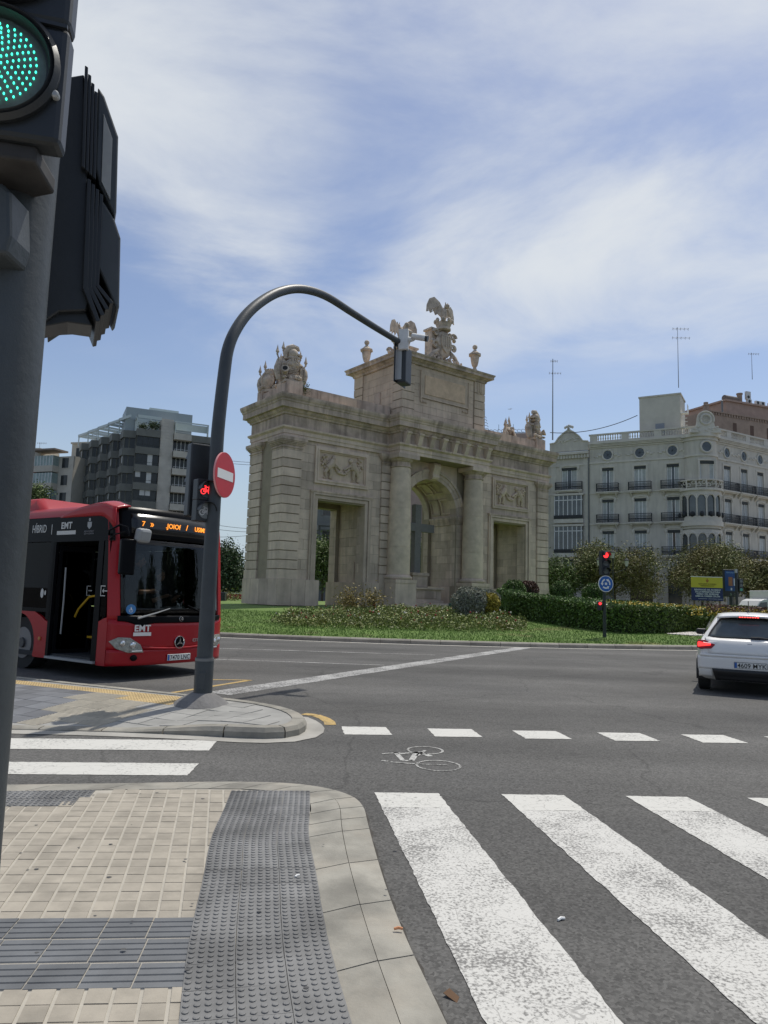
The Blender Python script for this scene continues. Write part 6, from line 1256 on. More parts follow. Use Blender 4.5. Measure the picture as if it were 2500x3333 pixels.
# wheels, mirrors, door seams, side windows
for wx in (.75, 3.3):
    for s in (-1, 1):
        w = MB().tube([(0, -.1, 0), (0, -.085, 0), (0, .085, 0), (0, .1, 0)], [.285, .31, .31, .285], 26).build('wheel', rub, car, loc=(wx, s * .775, .31)); MB().tube([(0, s * .095, 0), (0, s * .112, 0)], [.21, .19], 20).build('rim', mat('rim_silver', (.4, .4, .42), .3, metal=.8), w)
    MB().prism([(wx + .37 * math.cos(R(a)), .31 + .37 * math.sin(R(a))) for a in range(-15, 196, 15)], 'y', -.895, .895).build('wheel_well', trim, car)
for s in (-1, 1):
    mrr = MB().box(2.42, 2.54, .76, .99, .95, 1.07).build('wing_mirror', trim, car, bevel=.035); mrr.scale = (1, s, 1)
    sw_ = MB(); pts_ = [(.66, 1.0, .0), (.85, 1.30, 0), (1.6, 1.36, 0), (2.35, 1.30, 0), (2.9, 1.0, 0)]; sw_.add([(x, s * (.80 - (z - .97) * .49 + .012), z) for x, z, _ in pts_], [tuple(range(5))]); sw_.build('side_window', MATS['tinted_window'], car, fix=False, solid=.004)
# ================================================================== buildings behind the roundabout (right)
wallA = mat('wall_cream', (.56, .525, .45), .85, var=.08, sc=.7, bump=.2, bsc=12, stain=.10, streak=.12); trimA = mat('trim_cream', (.59, .555, .48), .85, var=.1, sc=1.5, bump=.25, bsc=14, stain=.12); iron = mat('wrought_iron', (.02, .023, .025), .6, var=.2)
wwood = mat('window_white', (.74, .74, .71), .5, var=.06); wgl = mat('window_glass', (.055, .065, .068), .08, var=.6, sc=.6, spec=.8); wcurt = mat('curtain', (.42, .44, .42), .9, var=.2, sc=2); blind = mat('blind_dark', (.05, .055, .055), .8, var=.2); wallD = mat('wall_rusticated', (.50, .46, .38), .85, var=.1, sc=1, bump=.25, bsc=12, stain=.14)
Cn = Vector((39.89, 88.0, 0)); aA, aB = R(180 - 30), R(31)
uA, uB = Vector((math.cos(aA), math.sin(aA), 0)), Vector((math.cos(aB), math.sin(aB), 0)); nA, nB = Vector((-.5, -.866, 0)), Vector((math.sin(aB), -math.cos(aB), 0))
def wall_grid(L0, L1, z0, z1, op, th, fl=1):
    """wall in the x-z plane (outside towards -y) with rectangular openings and reveals"""
    xs = sorted(set([L0, L1] + [v for o in op for v in (o[0], o[1])])); zs = sorted(set([z0, z1] + [v for o in op for v in (o[2], o[3])])); mb = MB()
    for i in range(len(xs) - 1):
        for j in range(len(zs) - 1):
            cx, cz = (xs[i] + xs[i + 1]) / 2, (zs[j] + zs[j + 1]) / 2
            if any(o[0] < cx < o[1] and o[2] < cz < o[3] for o in op): continue
            mb.add([(xs[i], 0, zs[j]), (xs[i + 1], 0, zs[j]), (xs[i + 1], 0, zs[j + 1]), (xs[i], 0, zs[j + 1])], [(0, 1, 2, 3)])
    for a, b, c, d in op: mb.add([(a, 0, c), (b, 0, c), (b, 0, d), (a, 0, d), (a, th, c), (b, th, c), (b, th, d), (a, th, d)], [(0, 1, 5, 4), (1, 2, 6, 5), (2, 3, 7, 6), (3, 0, 4, 7)])
    return mb
def wmeshes(w, h, arched, key, curtain):
    """meshes for one window: frame, panes, blind, curtain"""
    f = MB(); t = .105
    for x in (-w / 2, -w * .17, w * .17 - t, w / 2 - t): f.box(x, x + t, .16, .24, 0, h)
    f.box(-w / 2, w / 2, .165, .235, h - t, h).box(-w / 2, w / 2, .165, .235, 0, t * 1.6)
    g = MB().box(-w / 2, w / 2, .20, .21, 0, h); bl_ = MB().box(-w / 2 + .01, w / 2 - .01, .05, .14, h - .36, h)
    if arched: bl_ = MB().prism([(-w / 2 + .01, h - .36), (w / 2 - .01, h - .36), (w / 2 - .01, h - .02), (-w / 2 + .01, h - .02)], 'y', .05, .14)
    c = MB()
    if curtain == 1: c.box(-w / 2 + .08, w / 2 - .08, .18, .195, .1, h - .3)
    else: c.box(-w / 2 + .08, -w * .2, .18, .195, .1, h - .3).box(w * .2, w / 2 - .08, .18, .195, .1, h - .3)
    return dict(frame=f.mesh('window_frame' + key, wwood), pane=g.mesh('pane' + key, wgl), blind=bl_.mesh('blind' + key, blind), curtain=c.mesh('curtain' + key, wcurt))
def balcony_me(w, key, hgt=1.12, dep=.62):
    s = MB().box(-w / 2 - .06, w / 2 + .06, -dep - .05, .0, -.16, 0).box(-w / 2, w / 2, -dep + .1, 0, -.30, -.16)
    for x in (-w / 2 + .3, w / 2 - .3): s.prism([(0, -.3), (-dep + .1, -.3), (-.1, -.75), (0, -.8)], 'x', x - .1, x + .1)
    r = MB(); r.box(-w / 2, w / 2, -dep, -dep + .05, hgt - .06, hgt).box(-w / 2, w / 2, -dep, -dep + .04, .06, .10).box(-w / 2, w / 2, -dep, -dep + .03, .80, .83)
    for sx in (-1, 1): r.box(sx * w / 2 - .025, sx * w / 2 + .025, -dep, 0, hgt - .06, hgt).box(sx * w / 2 - .02, sx * w / 2 + .02, -dep, 0, .06, .10)
    nb = int(w / .125)
    for i in range(nb + 1):
        x = -w / 2 + w * i / nb; r.box(x - .012, x + .012, -dep + .01, -dep + .035, .0, hgt)
        if i < nb:   # scroll belly of the ironwork
            xm = x + w / nb / 2; r.ball((xm, -dep, .42), (.055, .02, .09), 6, 4); r.ball((xm, -dep, .66), (.03, .02, .05), 5, 4); r.ball((xm, -dep, .22), (.04, .02, .05), 5, 4)
    for sx in (-1, 1):
        for q in range(4): r.box(sx * w / 2 - .012, sx * w / 2 + .012, -dep + .13 * (q + 1), -dep + .13 * (q + 1) + .025, 0, hgt)
    return s.mesh('balcony_slab' + key, trimA), r.mesh('railing' + key, iron)
def trimw(w, h, arch_, key):
    mb = MB(); mb.box(-w / 2 - .22, -w / 2, -.05, .02, 0, h + .05).box(w / 2, w / 2 + .22, -.05, .02, 0, h + .05)
    if arch_:
        n = 8; P = [(-w / 2 - .24 + (w + .48) * i / n, h + .0 + .22 * math.sin(math.pi * i / n)) for i in range(n + 1)]; mb.prism(P + [(w / 2 + .24, h + .36 - .1), ] + [(p[0], p[1] + .22) for p in reversed(P)], 'y', -.09, .02)
        for sx in (-1, 1): mb.ball((sx * (w / 2 + .2), -.06, h - .1), (.16, .1, .3), 8, 6)
    else: mb.box(-w / 2 - .26, w / 2 + .26, -.07, .02, h + .05, h + .25)
    return mb.mesh('surround' + key, trimA)
cbd = thing('corner_building', 'cream corner apartment building with round windows and a curved glazed bay', 'building', Cn)
random.seed(21)
FL = [(17.05, 19.4, False, 16.05, 17.2), (12.9, 15.15, True, 11.9, 13.0), (8.55, 10.95, True, 7.6, 8.65)]
WM = {}
def add_window(par, o, rz, w, h, arched, ck, kind='window'):
    key = '_%d_%d_%d' % (round(w * 100), round(h * 100), ck)
    if key not in WM: WM[key] = (wmeshes(w, h, arched, key, ck), trimw(w, h, arched, key))
    d, tr = WM[key]; wo_ = inst(kind, d['frame'], par, o, rz); inst('pane', d['pane'], wo_); inst('blind', d['blind'], wo_); inst('curtain', d['curtain'], wo_); inst('surround', tr, wo_); return wo_
BK = {}
def add_balcony(par, o, rz, w):
    k = '_%d' % round(w * 100)
    if k not in BK: BK[k] = balcony_me(w, k)
    b = inst('balcony', BK[k][0], par, o, rz); inst('railing', BK[k][1], b)
def facade(par, u0, rz, cols, L, w, bw, tag_, sgn):
    """one street front; u runs along the wall"""
    ops = []
    for c in cols:
        for z0, z1, ar, bz, bt in FL: ops.append((sgn * c - w / 2, sgn * c + w / 2, z0 - .95, z1))
        ops.append((sgn * c - .8, sgn * c + .8, .6, 5.3) if not (tag_ == 'A' and abs(c - 7.75) < .1) else (sgn * c - 1.5, sgn * c + 1.5, .0, 5.6))
    a, b = sorted((0 if sgn > 0 else 0, sgn * L)); wl_ = wall_grid(a, b, 0, 22.1, ops, .32).build('street_wall', wallA, par, rot=rz, fix=False)
    M = Matrix.Rotation(rz, 4, 'Z')
    def W(x, y, z): return M @ Vector((x, y, z))
    for ci, c in enumerate(cols):
        x = sgn * c
        for fi, (z0, z1, ar, bz, bt) in enumerate(FL): add_window(par, W(x, 0, z0 - .95), rz, w, z1 - z0 + .95, ar, (ci * 3 + fi * 2 + (tag_ == 'B')) % 2); add_balcony(par, W(x, 0, bz + .1), rz, bw)
        # oval window with its carved ring
        r = MB(); n = 20
        r.tube([(.68 * math.cos(6.2832 * i / n), -.03, .72 * math.sin(6.2832 * i / n)) for i in range(n + 1)], .13, 6)
        for sx in (-1, 1):
            for q in range(5): r.ball((sx * (.95 + .2 * q), -.03, .12 * math.sin(q * 2.) - .05 * q), (.17 - .02 * q, .07, .22 - .03 * q), 7, 5)
        for q in range(3): r.ball(((q - 1) * .25, -.05, -.95 - .1 * (q == 1)), (.2, .08, .14), 7, 5)
        ow = r.build('round_window', trimA, par, loc=W(x, 0, 21.15), rot=rz, smooth=True); gp = MB().prism([(.6 * math.cos(6.2832 * i / n), .64 * math.sin(6.2832 * i / n)) for i in range(n)], 'y', -.02, .03).build('pane', wgl, ow); mu = MB()
        for q in range(4): a_ = q * .7854; mu.tube([(.6 * math.cos(a_), -.03, .6 * math.sin(a_)), (-.6 * math.cos(a_), -.03, -.6 * math.sin(a_))], .015, 4)
        mu.build('glazing_bar', iron, ow)
    # mouldings
    for z0, z1, d in ((20.05, 20.3, .10), (15.95, 16.15, .08), (11.8, 12.0, .08), (7.4, 7.75, .16), (22.1, 22.3, .12), (22.32, 22.5, .30), (22.5, 22.62, .42), (22.64, 22.9, .52), (.0, .6, .08)): MB().box(a, b, -d, 0, z0, z1 - .004).build('moulding', trimA, par, rot=rz)
    k = int(L / .42)
    dn = MB()
    for i in range(k): x = a + .2 + i * (b - a) / k; dn.box(x - .07, x + .07, -.26, 0, 22.3, 22.34 + .12)
    dn.build('dentil_row', trimA, par, rot=rz)
    # balustrade
    bs_ = MB().box(a, b, -.32, -.02, 22.9, 23.1).box(a, b, -.34, .0, 23.85, 24.05); bs_.build('balustrade_rail', trimA, par, rot=rz)
    x = a + .3; i = 0; blme = MB().lathe([(.07, 0), (.05, .06), (.11, .25), (.05, .52), (.08, .7), (.08, .75)], 8).mesh('baluster', trimA, True)
    while x < b:
        if (i % 13) in (0, 1, 2): piece('balustrade_post', x - .16, x + .16, -.30, -.03, 23.1, 23.85, trimA, par, rz).location = W(x, -.165, 23.475)
        else: inst('baluster', blme, par, W(x, -.17, 23.1), rz)
        x += .315; i += 1
    # ground floor rustication
    for j in range(12):
        for s0, s1 in zip([a] + sorted([q[1] for q in ops if q[2] < 2]), sorted([q[0] for q in ops if q[2] < 2]) + [b]):
            if s1 - s0 > .3: piece('rusticated_course', s0 + .02, s1 - .02, -.07, 0, .62 + j * .56, .62 + j * .56 + .5, wallD, par, rz).location = W((s0 + s1) / 2, -.035, .62 + j * .56 + .25)
    return W
# corner is rounded: pull both walls back 1.6 m from it
cols_A, cols_B = [3.75, 7.75, 11.85], [4.55, 8.18, 11.8, 15.4]
rzA, rzB = aA + math.pi, aB
facA = thing('street_front', None, None, (0, 0, 0)); facA.parent = cbd
WA = facade(cbd, 0, rzA, cols_A, 14.26, 1.5, 2.8, 'A', -1)
WB = facade(cbd, 0, rzB, cols_B, 19, 1.45, 3.3, 'B', 1)
bpy.data.objects.remove(facA)
# interior darkness: back walls and roof
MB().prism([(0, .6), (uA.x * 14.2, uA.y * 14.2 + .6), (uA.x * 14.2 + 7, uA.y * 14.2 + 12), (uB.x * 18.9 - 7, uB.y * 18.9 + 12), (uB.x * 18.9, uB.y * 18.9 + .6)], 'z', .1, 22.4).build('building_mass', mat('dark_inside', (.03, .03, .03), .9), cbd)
# rounded corner bay
bz = MB(); cxy = Vector((-.06, 1.4, 0))
def drum(name, r, z0, z1, m, n=26): return MB().lathe([(r, z0), (r, z1)], n, (cxy.x, cxy.y, 0)).build(name, m, cbd, smooth=True)
drum('corner_drum', 2.05, 0, 11.2, wallA); drum('corner_drum', 2.05, 16.2, 22.4, wallA)
for r, z0, z1 in ((2.2, 22.1, 22.5), (2.5, 22.5, 22.9), (2.2, 20.05, 20.3), (2.75, 15.7, 16.0), (2.62, 11.3, 11.9), (2.35, 11.0, 11.3), (2.15, 10.8, 11.0), (2.62, 7.4, 7.8)): drum('corner_moulding', r, z0, z1, trimA)
drum('bay_glass', 2.36, 11.9, 15.7, wgl); drum('bay_sill', 2.48, 11.9, 12.5, trimA); drum('bay_head', 2.48, 15.1, 15.7, trimA); drum('lower_bay_glass', 2.36, 7.8, 10.8, wgl); drum('lower_bay_head', 2.46, 10.3, 10.8, trimA)
for i in range(14):
    a = R(-175 + i * 26); x, y = cxy.x + 2.44 * math.cos(a), cxy.y + 2.44 * math.sin(a)
    if y > 2.4: continue
    for z0, z1 in ((12.5, 15.2), (7.8, 10.4)):
        MB().tube([(x, y, z0), (x, y, z1)], .10, 8).build('bay_column', trimA, cbd)
        a2 = a + R(13); P = []
        for q in range(9): t_ = q / 8; aa = a + R(26) * t_; zz = z1 - .55 + .6 * math.sin(math.pi * t_) ** .7; P.append((cxy.x + 2.46 * math.cos(aa), cxy.y + 2.46 * math.sin(aa), zz))
        MB().tube(P, .09, 6).build('bay_tracery', trimA, cbd)
    am = a + R(13); xm, ym = cxy.x + 2.42 * math.cos(am), cxy.y + 2.42 * math.sin(am)
    MB().ball((cxy.x + 2.46 * math.cos(am), cxy.y + 2.46 * math.sin(am), 12.75), (.3, .3, .35), 8, 6).build('bay_rail', iron, cbd)
    # pierced stone balcony above the bay
    for zz in (16.35, 16.65):
        n8 = 10; MB().tube([(cxy.x + 2.62 * math.cos(a + R(6.5 * (1 if zz < 16.5 else 3)) + .085 * math.cos(6.2832 * q / n8)), cxy.y + 2.62 * math.sin(a + R(6.5 * (1 if zz < 16.5 else 3)) + .085 * math.cos(6.2832 * q / n8)), zz + .2 * math.sin(6.2832 * q / n8)) for q in range(n8 + 1)], .06, 5).build('pierced_ring', trimA, cbd)
    MB().tube([(cxy.x + 2.62 * math.cos(a), cxy.y + 2.62 * math.sin(a), 16.0), (cxy.x + 2.62 * math.cos(a), cxy.y + 2.62 * math.sin(a), 16.95)], .09, 6).build('balcony_post', trimA, cbd)
MB().lathe([(2.55, 16.9), (2.72, 16.92), (2.72, 17.06), (2.5, 17.08)], 26, (cxy.x, cxy.y, 0)).build('balcony_coping', trimA, cbd, smooth=True)
wv = Vector((-.08, -1, 0)); rzc = R(-4); add_window(cbd, (cxy.x, cxy.y - 2.16, 16.4), rzc, 1.75, 3.0, False, 0)
r = MB(); r.tube([(.68 * math.cos(6.2832 * i / 20), -.03, .72 * math.sin(6.2832 * i / 20)) for i in range(21)], .14, 6); rw = r.build('round_window', trimA, cbd, loc=(cxy.x, cxy.y - 2.1, 21.2), rot=rzc, smooth=True); MB().prism([(.62 * math.cos(6.2832 * i / 20), .66 * math.sin(6.2832 * i / 20)) for i in range(20)], 'y', -.04, .05).build('pane', wgl, rw)
# crest over the corner: scrolled gable with a round opening
gb_ = MB(); P = [(-1.9, 22.9), (-1.75, 23.4), (-1.1, 23.7), (-.95, 24.5)] + [(.95 * math.cos(R(180 - 15 * i)), 24.6 + .95 * math.sin(R(180 - 15 * i))) for i in range(13)] + [(.95, 24.5), (1.1, 23.7), (1.75, 23.4), (1.9, 22.9)]
gb_.prism(P, 'y', -2.45, -1.95); cg = gb_.build('corner_gable', trimA, cbd, loc=(cxy.x, cxy.y, 0), rot=rzc); rg = MB(); rg.tube([(.62 * math.cos(6.2832 * i / 20), -2.5, 24.55 + .62 * math.sin(6.2832 * i / 20)) for i in range(21)], .13, 6); rg.tube([(.98 * math.cos(R(200 - 11 * i)), -2.48, 24.6 + .98 * math.sin(R(200 - 11 * i))) for i in range(21)], .11, 6)
for q in range(16): rg.ball((random.uniform(-1.4, 1.4), -2.46, random.uniform(23.1, 23.8)), (.18, .08, .12), 7, 5)
for q in range(7): a = q * .449; rg.tube([(0, -2.47, 24.55), (.55 * math.cos(a), -2.47, 24.55 + .55 * math.sin(a))], .04, 4); rg.tube([(0, -2.47, 24.55), (-.55 * math.cos(a), -2.47, 24.55 - .55 * math.sin(a))], .04, 4)
rg.build('gable_ornament', trimA, cg, smooth=True)
# portal
dr_ = MB(); M_ = Matrix.Rotation(rzA, 4, 'Z'); dw = M_ @ Vector((-7.75, 0, 0))
n = 12; arcP = [(1.42 * math.cos(R(180 - 15 * i)), 4.0 + 1.42 * math.sin(R(180 - 15 * i))) for i in range(13)]
pd = MB().prism([(-1.42, .0)] + arcP + [(1.42, 0)], 'y', .25, .31).build('portal_door', mat('door_wood', (.06, .04, .028), .6, var=.3, sc=3), cbd, loc=dw, rot=rzA)
sp_ = MB()
for i in range(12): sp_.prism([(1.42 * math.cos(R(180 - 15 * i)), 4 + 1.42 * math.sin(R(180 - 15 * i))), (1.42 * math.cos(R(165 - 15 * i)), 4 + 1.42 * math.sin(R(165 - 15 * i))), (1.85 * math.cos(R(165 - 15 * i)), 4 + 1.85 * math.sin(R(165 - 15 * i))), (1.85 * math.cos(R(180 - 15 * i)), 4 + 1.85 * math.sin(R(180 - 15 * i)))], 'y', -.16, .25)
sp_.box(-1.85, -1.42, -.16, .25, 0, 4).box(1.42, 1.85, -.16, .25, 0, 4).build('portal_arch', trimA, cbd, loc=dw, rot=rzA)
for c in (3.75, 11.85): o = M_ @ Vector((-c, .2, .6)); MB().box(-.8, .8, 0, .05, 0, 4.7).build('shop_window', wgl, cbd, loc=o, rot=rzA)
M_ = Matrix.Rotation(rzB, 4, 'Z')
for c in cols_B: o = M_ @ Vector((c, .2, .6)); MB().box(-.8, .8, 0, .05, 0, 4.7).build('shop_window', wgl, cbd, loc=o, rot=rzB)
# roof lift house with its ladder
lh = mat('render_grey', (.57, .535, .46), .9, var=.08, sc=1, stain=.1)
lc = Matrix.Rotation(rzA, 4, 'Z') @ Vector((-5.4, 3.0, 0)); MB().box(-2.55, 2.55, -1.8, 2.6, 22.4, 28.75).box(-2.65, 2.65, -1.9, 2.7, 28.75, 28.95).build('lift_house', lh, cbd, loc=lc, rot=rzA); MB().box(-.55, .55, -1.84, -1.8, 23.6, 25.1).build('lift_house_door', mat('shutter_grey', (.25, .27, .30), .6), cbd, loc=lc, rot=rzA)
ld = MB()
for q in range(7): ld.box(2.6, 3.2, -.9 + .25 * q, -.75 + .25 * q, 26.2 - .42 * q, 26.26 - .42 * q)
ld.box(2.55, 3.4, -1.9, -.8, 26.2, 26.3)
for q in range(4): ld.box(3.36, 3.4, -1.9 + .35 * q, -1.86 + .35 * q, 26.3, 27.3)
ld.box(3.36, 3.4, -1.9, -.8, 27.26, 27.3).box(3.36, 3.4, -1.9, -.8, 26.8, 26.84); ld.build('roof_stair', wwood, cbd, loc=lc, rot=rzA)
# ---- narrow gabled house left of it
nh = thing('gabled_house', 'narrow cream house with a curved gable and glazed balconies beside the arch', 'building', Cn + uA * 14.3)
opsN = [(-3.75, -1.65, 16.7, 19.75), (-3.9, -1.5, 12.6, 15.9), (-3.9, -1.5, 8.0, 11.7), (-3.4, -2.0, 4.3, 7.2), (-3.6, -1.8, .2, 3.6)]
wall_grid(-9.5, 0, 0, 21.8, opsN, .3).build('street_wall', wallA, nh, rot=rzA, fix=False)
MN = Matrix.Rotation(rzA, 4, 'Z')
def NN(x, y, z): return MN @ Vector((x, y, z))
add_window(nh, NN(-2.7, 0, 16.7), rzA, 2.1, 3.05, True, 0)
for z0, z1 in ((12.6, 15.9), (8.0, 11.7)):   # glazed mirador boxes
    o = MB().box(-2.0, 2.0, -.62, 0, z0 - .5, z0).build('mirador', trimA, nh, loc=NN(-2.7, 0, 0), rot=rzA); MB().box(-2.05, 2.05, -.68, 0, z1 - .06, z1 + .2).build('mirador_roof', trimA, o)
    MB().box(-1.9, 1.9, -.55, -.5, z0, z1 - .1).build('pane', wgl, o); g = MB()
    for q in range(7): g.box(-1.92 + q * .605, -1.83 + q * .605, -.6, -.49, z0, z1 - .06)
    g.box(-1.92, 1.92, -.6, -.49, z1 - .75, z1 - .65).box(-1.92, 1.92, -.6, -.49, z0, z0 + .12); g.build('frame', wwood, o)
    c_ = MB()
    for q in (0, 5): c_.box(-1.85 + q * .605, -1.4 + q * .605, -.495, -.48, z0 + .1, z1 - .8)
    c_.build('curtain', wcurt, o); MB().box(-1.95, 1.95, -.66, -.62, z0 + .05, z0 + .55).build('railing', iron, o)
add_balcony(nh, NN(-2.7, 0, 16.6), rzA, 3.6); add_balcony(nh, NN(-2.7, 0, 4.4), rzA, 2.6); add_window(nh, NN(-2.7, 0, 4.4), rzA, 1.4, 2.8, True, 1)
MB().box(-3.6, -1.8, .25, .3, .2, 3.6).build('shop_window', wgl, nh, rot=rzA)
for z0, z1, d in ((19.95, 20.2, .1), (21.0, 21.5, .2), (21.5, 21.85, .5), (16.0, 16.25, .12), (7.4, 7.7, .15), (12.0, 12.2, .1)): MB().box(-9.5, 0, -d, 0, z0, z1 - .004).build('moulding', trimA, nh, rot=rzA)
for i in range(14): x = -5.3 + i * .4; piece('bracket', 0, .18, -.3, 0, 21.0, 21.48, trimA, nh, rzA).location = NN(x, -.22, 21.2)
gP = [(-5.35, 22.0), (-5.35, 23.2), (-4.6, 23.3), (-4.1, 24.0), (-3.4, 24.6), (-2.9, 24.9), (-2.7, 25.4), (-2.5, 24.9), (-2.0, 24.6), (-1.3, 24.0), (-.8, 23.3), (-.05, 23.2), (-.05, 22.0)]
gg = MB().prism(gP, 'y', -.25, .15).build('gable', wallA, nh, rot=rzA); go = MB(); go.tube([(p[0], -.28, p[1]) for p in gP[1:-1]], .12, 6)
for q in range(24): go.ball((-2.7 + random.uniform(-1.4, 1.4), -.28, 23.3 + .5 * random.random()), (.16, .07, .12), 7, 5)
for q in range(5): go.ball((-2.7 + (q - 2) * .25, -.2, 25.35 + .2 * (2 - abs(q - 2)) * .5), (.17, .1, .22), 7, 5)
go.build('gable_ornament', trimA, gg, smooth=True)
for j in range(26):
    for x in (-4.9, -.45): piece('quoin', 0, .8 if j % 2 else .65, -.06, 0, 0, .68, trimA, nh, rzA).location = NN(x, -.03, 4.2 + j * .68 + .34) if 4.2 + j * .68 < 21 else NN(x, .5, 20)
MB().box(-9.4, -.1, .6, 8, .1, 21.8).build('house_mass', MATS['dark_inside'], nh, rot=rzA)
pipe = MB().tube([(-.08, -.12, .3), (-.08, -.12, 22)], .07, 6).build('drainpipe', mat('zinc', (.14, .15, .15), .5), nh, rot=rzA)
# ---- pink house with iron cresting behind the arch
pk = thing('pink_house', 'pinkish house top with black iron cresting above the arch parapet', 'building', AT(1690, 1962, 97)); pkm = mat('wall_pink', (.42, .30, .26), .85, var=.1, sc=1, stain=.1)
pz = AT(1650, 1408, 97).z; po = pk.location.copy(); MB().box(-22, 1.5, 0, 9, -po.z, pz - po.z).build('wall', pkm, pk, rot=R(-12)); cm_ = MB(); zt_ = pz - po.z
cm_.box(-10, 1.5, .1, .16, zt_ + .08, zt_ + .14)
for q in range(20): cm_.tube([(-9 + q * .55 + .24 * math.cos(a), .13, zt_ + .36 + .22 * math.sin(a)) for a in [R(20 + 40 * i) for i in range(8)]], .03, 4)
for q in range(6): cm_.box(-9 + q * 2, -8.95 + q * 2, .1, .15, zt_, zt_ + 1.3)
for s in (-1, 1):
    for q in range(5): cm_.tube([(-1.6 * 3.1 + s * (.12 + .1 * (5 - q)) * math.cos(a), .13, zt_ + .6 + q * .42 + .2 * math.sin(a)) for a in [R(-20 + 35 * i) for i in range(7)]], .03, 4)
cm_.tube([(-4.96, .13, zt_), (-4.96, .13, zt_ + 3.6)], .04, 5); cm_.build('iron_cresting', iron, pk, rot=R(-12))
# ---- grey classical block behind the arch
gpl = thing('palace_block', 'dark classical building glimpsed through the left doorway of the arch', 'building', (-8.0, 104, 0), R(8)); gm = mat('palace_stone', (.20, .20, .19), .85, var=.12, sc=.6, stain=.2); opsP = [(x - .9, x + .9, z, z + 3.2) for x in (-12, -8, -4, 0, 4, 8, 12, 16, 20, 24) for z in (2, 7.5, 13)]
wall_grid(-4, 26, 0, 15.5, [o for o in opsP if o[0] > -4], .5).build('street_wall', gm, gpl, fix=False)
for o in opsP:
    if o[0] > -4:
        g_ = MB().box(o[0], o[1], .3, .36, o[2], o[3]).build('window', wgl, gpl); MB().box(o[0] - .3, o[1] + .3, -.2, 0, o[3] + .2, o[3] + .6).box(o[0] - .3, o[0], -.12, 0, o[2], o[3] + .2).box(o[1], o[1] + .3, -.12, 0, o[2], o[3] + .2).build('surround', gm, g_)
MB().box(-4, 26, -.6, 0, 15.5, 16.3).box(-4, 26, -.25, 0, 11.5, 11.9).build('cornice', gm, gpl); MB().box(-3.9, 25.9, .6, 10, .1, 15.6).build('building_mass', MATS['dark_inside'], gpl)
for x in (-2, 2, 6, 10, 14, 18, 22): MB().lathe([(.55, 0), (.5, .4), (.42, .6), (.36, 10.6), (.5, 11), (.5, 11.5)], 14, (x, -.35, 0)).build('half_column', mat('palace_stone_light', (.34, .33, .29), .85, var=.12, sc=.8), gpl, smooth=True)
# ---- brick block behind the corner building
brk = mat('brick_wall', (.34, .255, .195), .9, var=.14, sc=1.2, bump=.25, bsc=9, stain=.15); bb = thing('brick_block', 'tall brown brick building rising behind the corner building', 'building', (49.6, 108.5, 0), R(22))
MB().box(0, 34, 0, 14, 0, 31.6).build('wall', brk, bb); 
for i in range(60): piece('eave_tooth', .1 + i * .56, .36 + i * .56, -.14, 0, 31.2, 31.6, brk, bb)
MB().box(5.5, 34, 1.2, 12, 31.6, 34.2).box(5.2, 34, .9, 12, 34.2, 34.5).build('penthouse', mat('brick_wall_red', (.37, .265, .21), .9, var=.14, sc=1.2), bb); MB().box(-.1, 34.1, -.22, .1, 31.62, 31.8).build('roof_edge', brk, bb)
for x in (5.5, 9.2, 12.9, 16.6): piece('shade_slot', x, x + .8, -.02, .1, 26.5, 30.4, mat('brick_slot', (.12, .075, .055), .9), bb)
acm = mat('ac_white', (.55, .55, .53), .5)
for q, (x, z) in enumerate(((10.2, 35.2), (10.4, 34.5), (12.3, 34.5), (13.4, 34.5), (15.2, 34.5), (16.3, 34.5))):
    a_ = MB().box(x, x + .95, 1.3, 1.7, z, z + .75 + .6 * (q == 0)).build('air_conditioner', acm, bb, bevel=.03); MB().lathe([(.26, 0), (.26, .03)], 14).build('fan_grille', blind, a_, loc=(x + .4, 1.3, z + .4), rot=(R(90), 0, 0))
MB().lathe([(.4, 34.4), (.4, 35.9), (.5, 36), (.5, 36.2)], 12, (9.4, 2, 0)).build('chimney', brk, bb); MB().lathe([(.14, 31.6), (.14, 33.8), (.2, 33.9), (.1, 34.0)], 10, (4.0, .6, 0)).build('vent_pipe', MATS['zinc'], bb); MB().lathe([(.45, 31.6), (.45, 32.6), (.6, 32.7), (.35, 32.8), (.35, 33.2)], 10, (.6, .6, 0)).build('chimney', brk, bb)
tk = MB().tube([(6.0, 2, 35.0), (8.8, 2, 35.0)], .5, 12).build('water_tank', mat('tank_brown', (.16, .13, .11), .7), bb)
# ---- roof aerials and overhead cables
am = mat('aerial_metal', (.22, .23, .24), .5, metal=.4)
def aerial(label, p, h, r=.05, arms=()):
    t = thing('roof_aerial', label, 'aerial', p, group='roof aerials'); MB().tube([(0, 0, 0), (0, 0, h)], [r, r * .5], 6).build('mast', am, t)
    for z, L in arms:
        a_ = MB(); a_.tube([(-L * .3, 0, z), (L * .7, 0, z + .05)], .03, 5)
        for q in range(5): x = -L * .3 + L * q / 4; a_.tube([(x, -.25, z + .02), (x, .25, z + .02)], .018, 4); a_.tube([(x, 0, z - .2), (x, 0, z + .2)], .018, 4)
        a_.build('antenna', am, t)
    return t
def aer_at(label, px, yb, yt, Y, arms, r=.05):
    b, t = AT(px, yb, Y), AT(px, yt, Y); return aerial(label, b, t.z - b.z, r, [(a * (t.z - b.z), L) for a, L in arms])
aer_at('tall lattice aerial rising behind the gabled house', 1799, 1432, 1168, 98, ((.82, 1.6), (.97, .9)), .10); aer_at('tall aerial mast on the roof lift house', 2209, 1262, 1065, 90, ((.97, 2.0), (.82, 2.2)))
aer_at('small aerial above the air conditioners on the brick block', 2449, 1235, 1148, 112, ((.95, 1.6),)); aer_at('thin aerial above the roofs at the far left', 126, 1490, 1440, 130, ((.95, 1.6),))
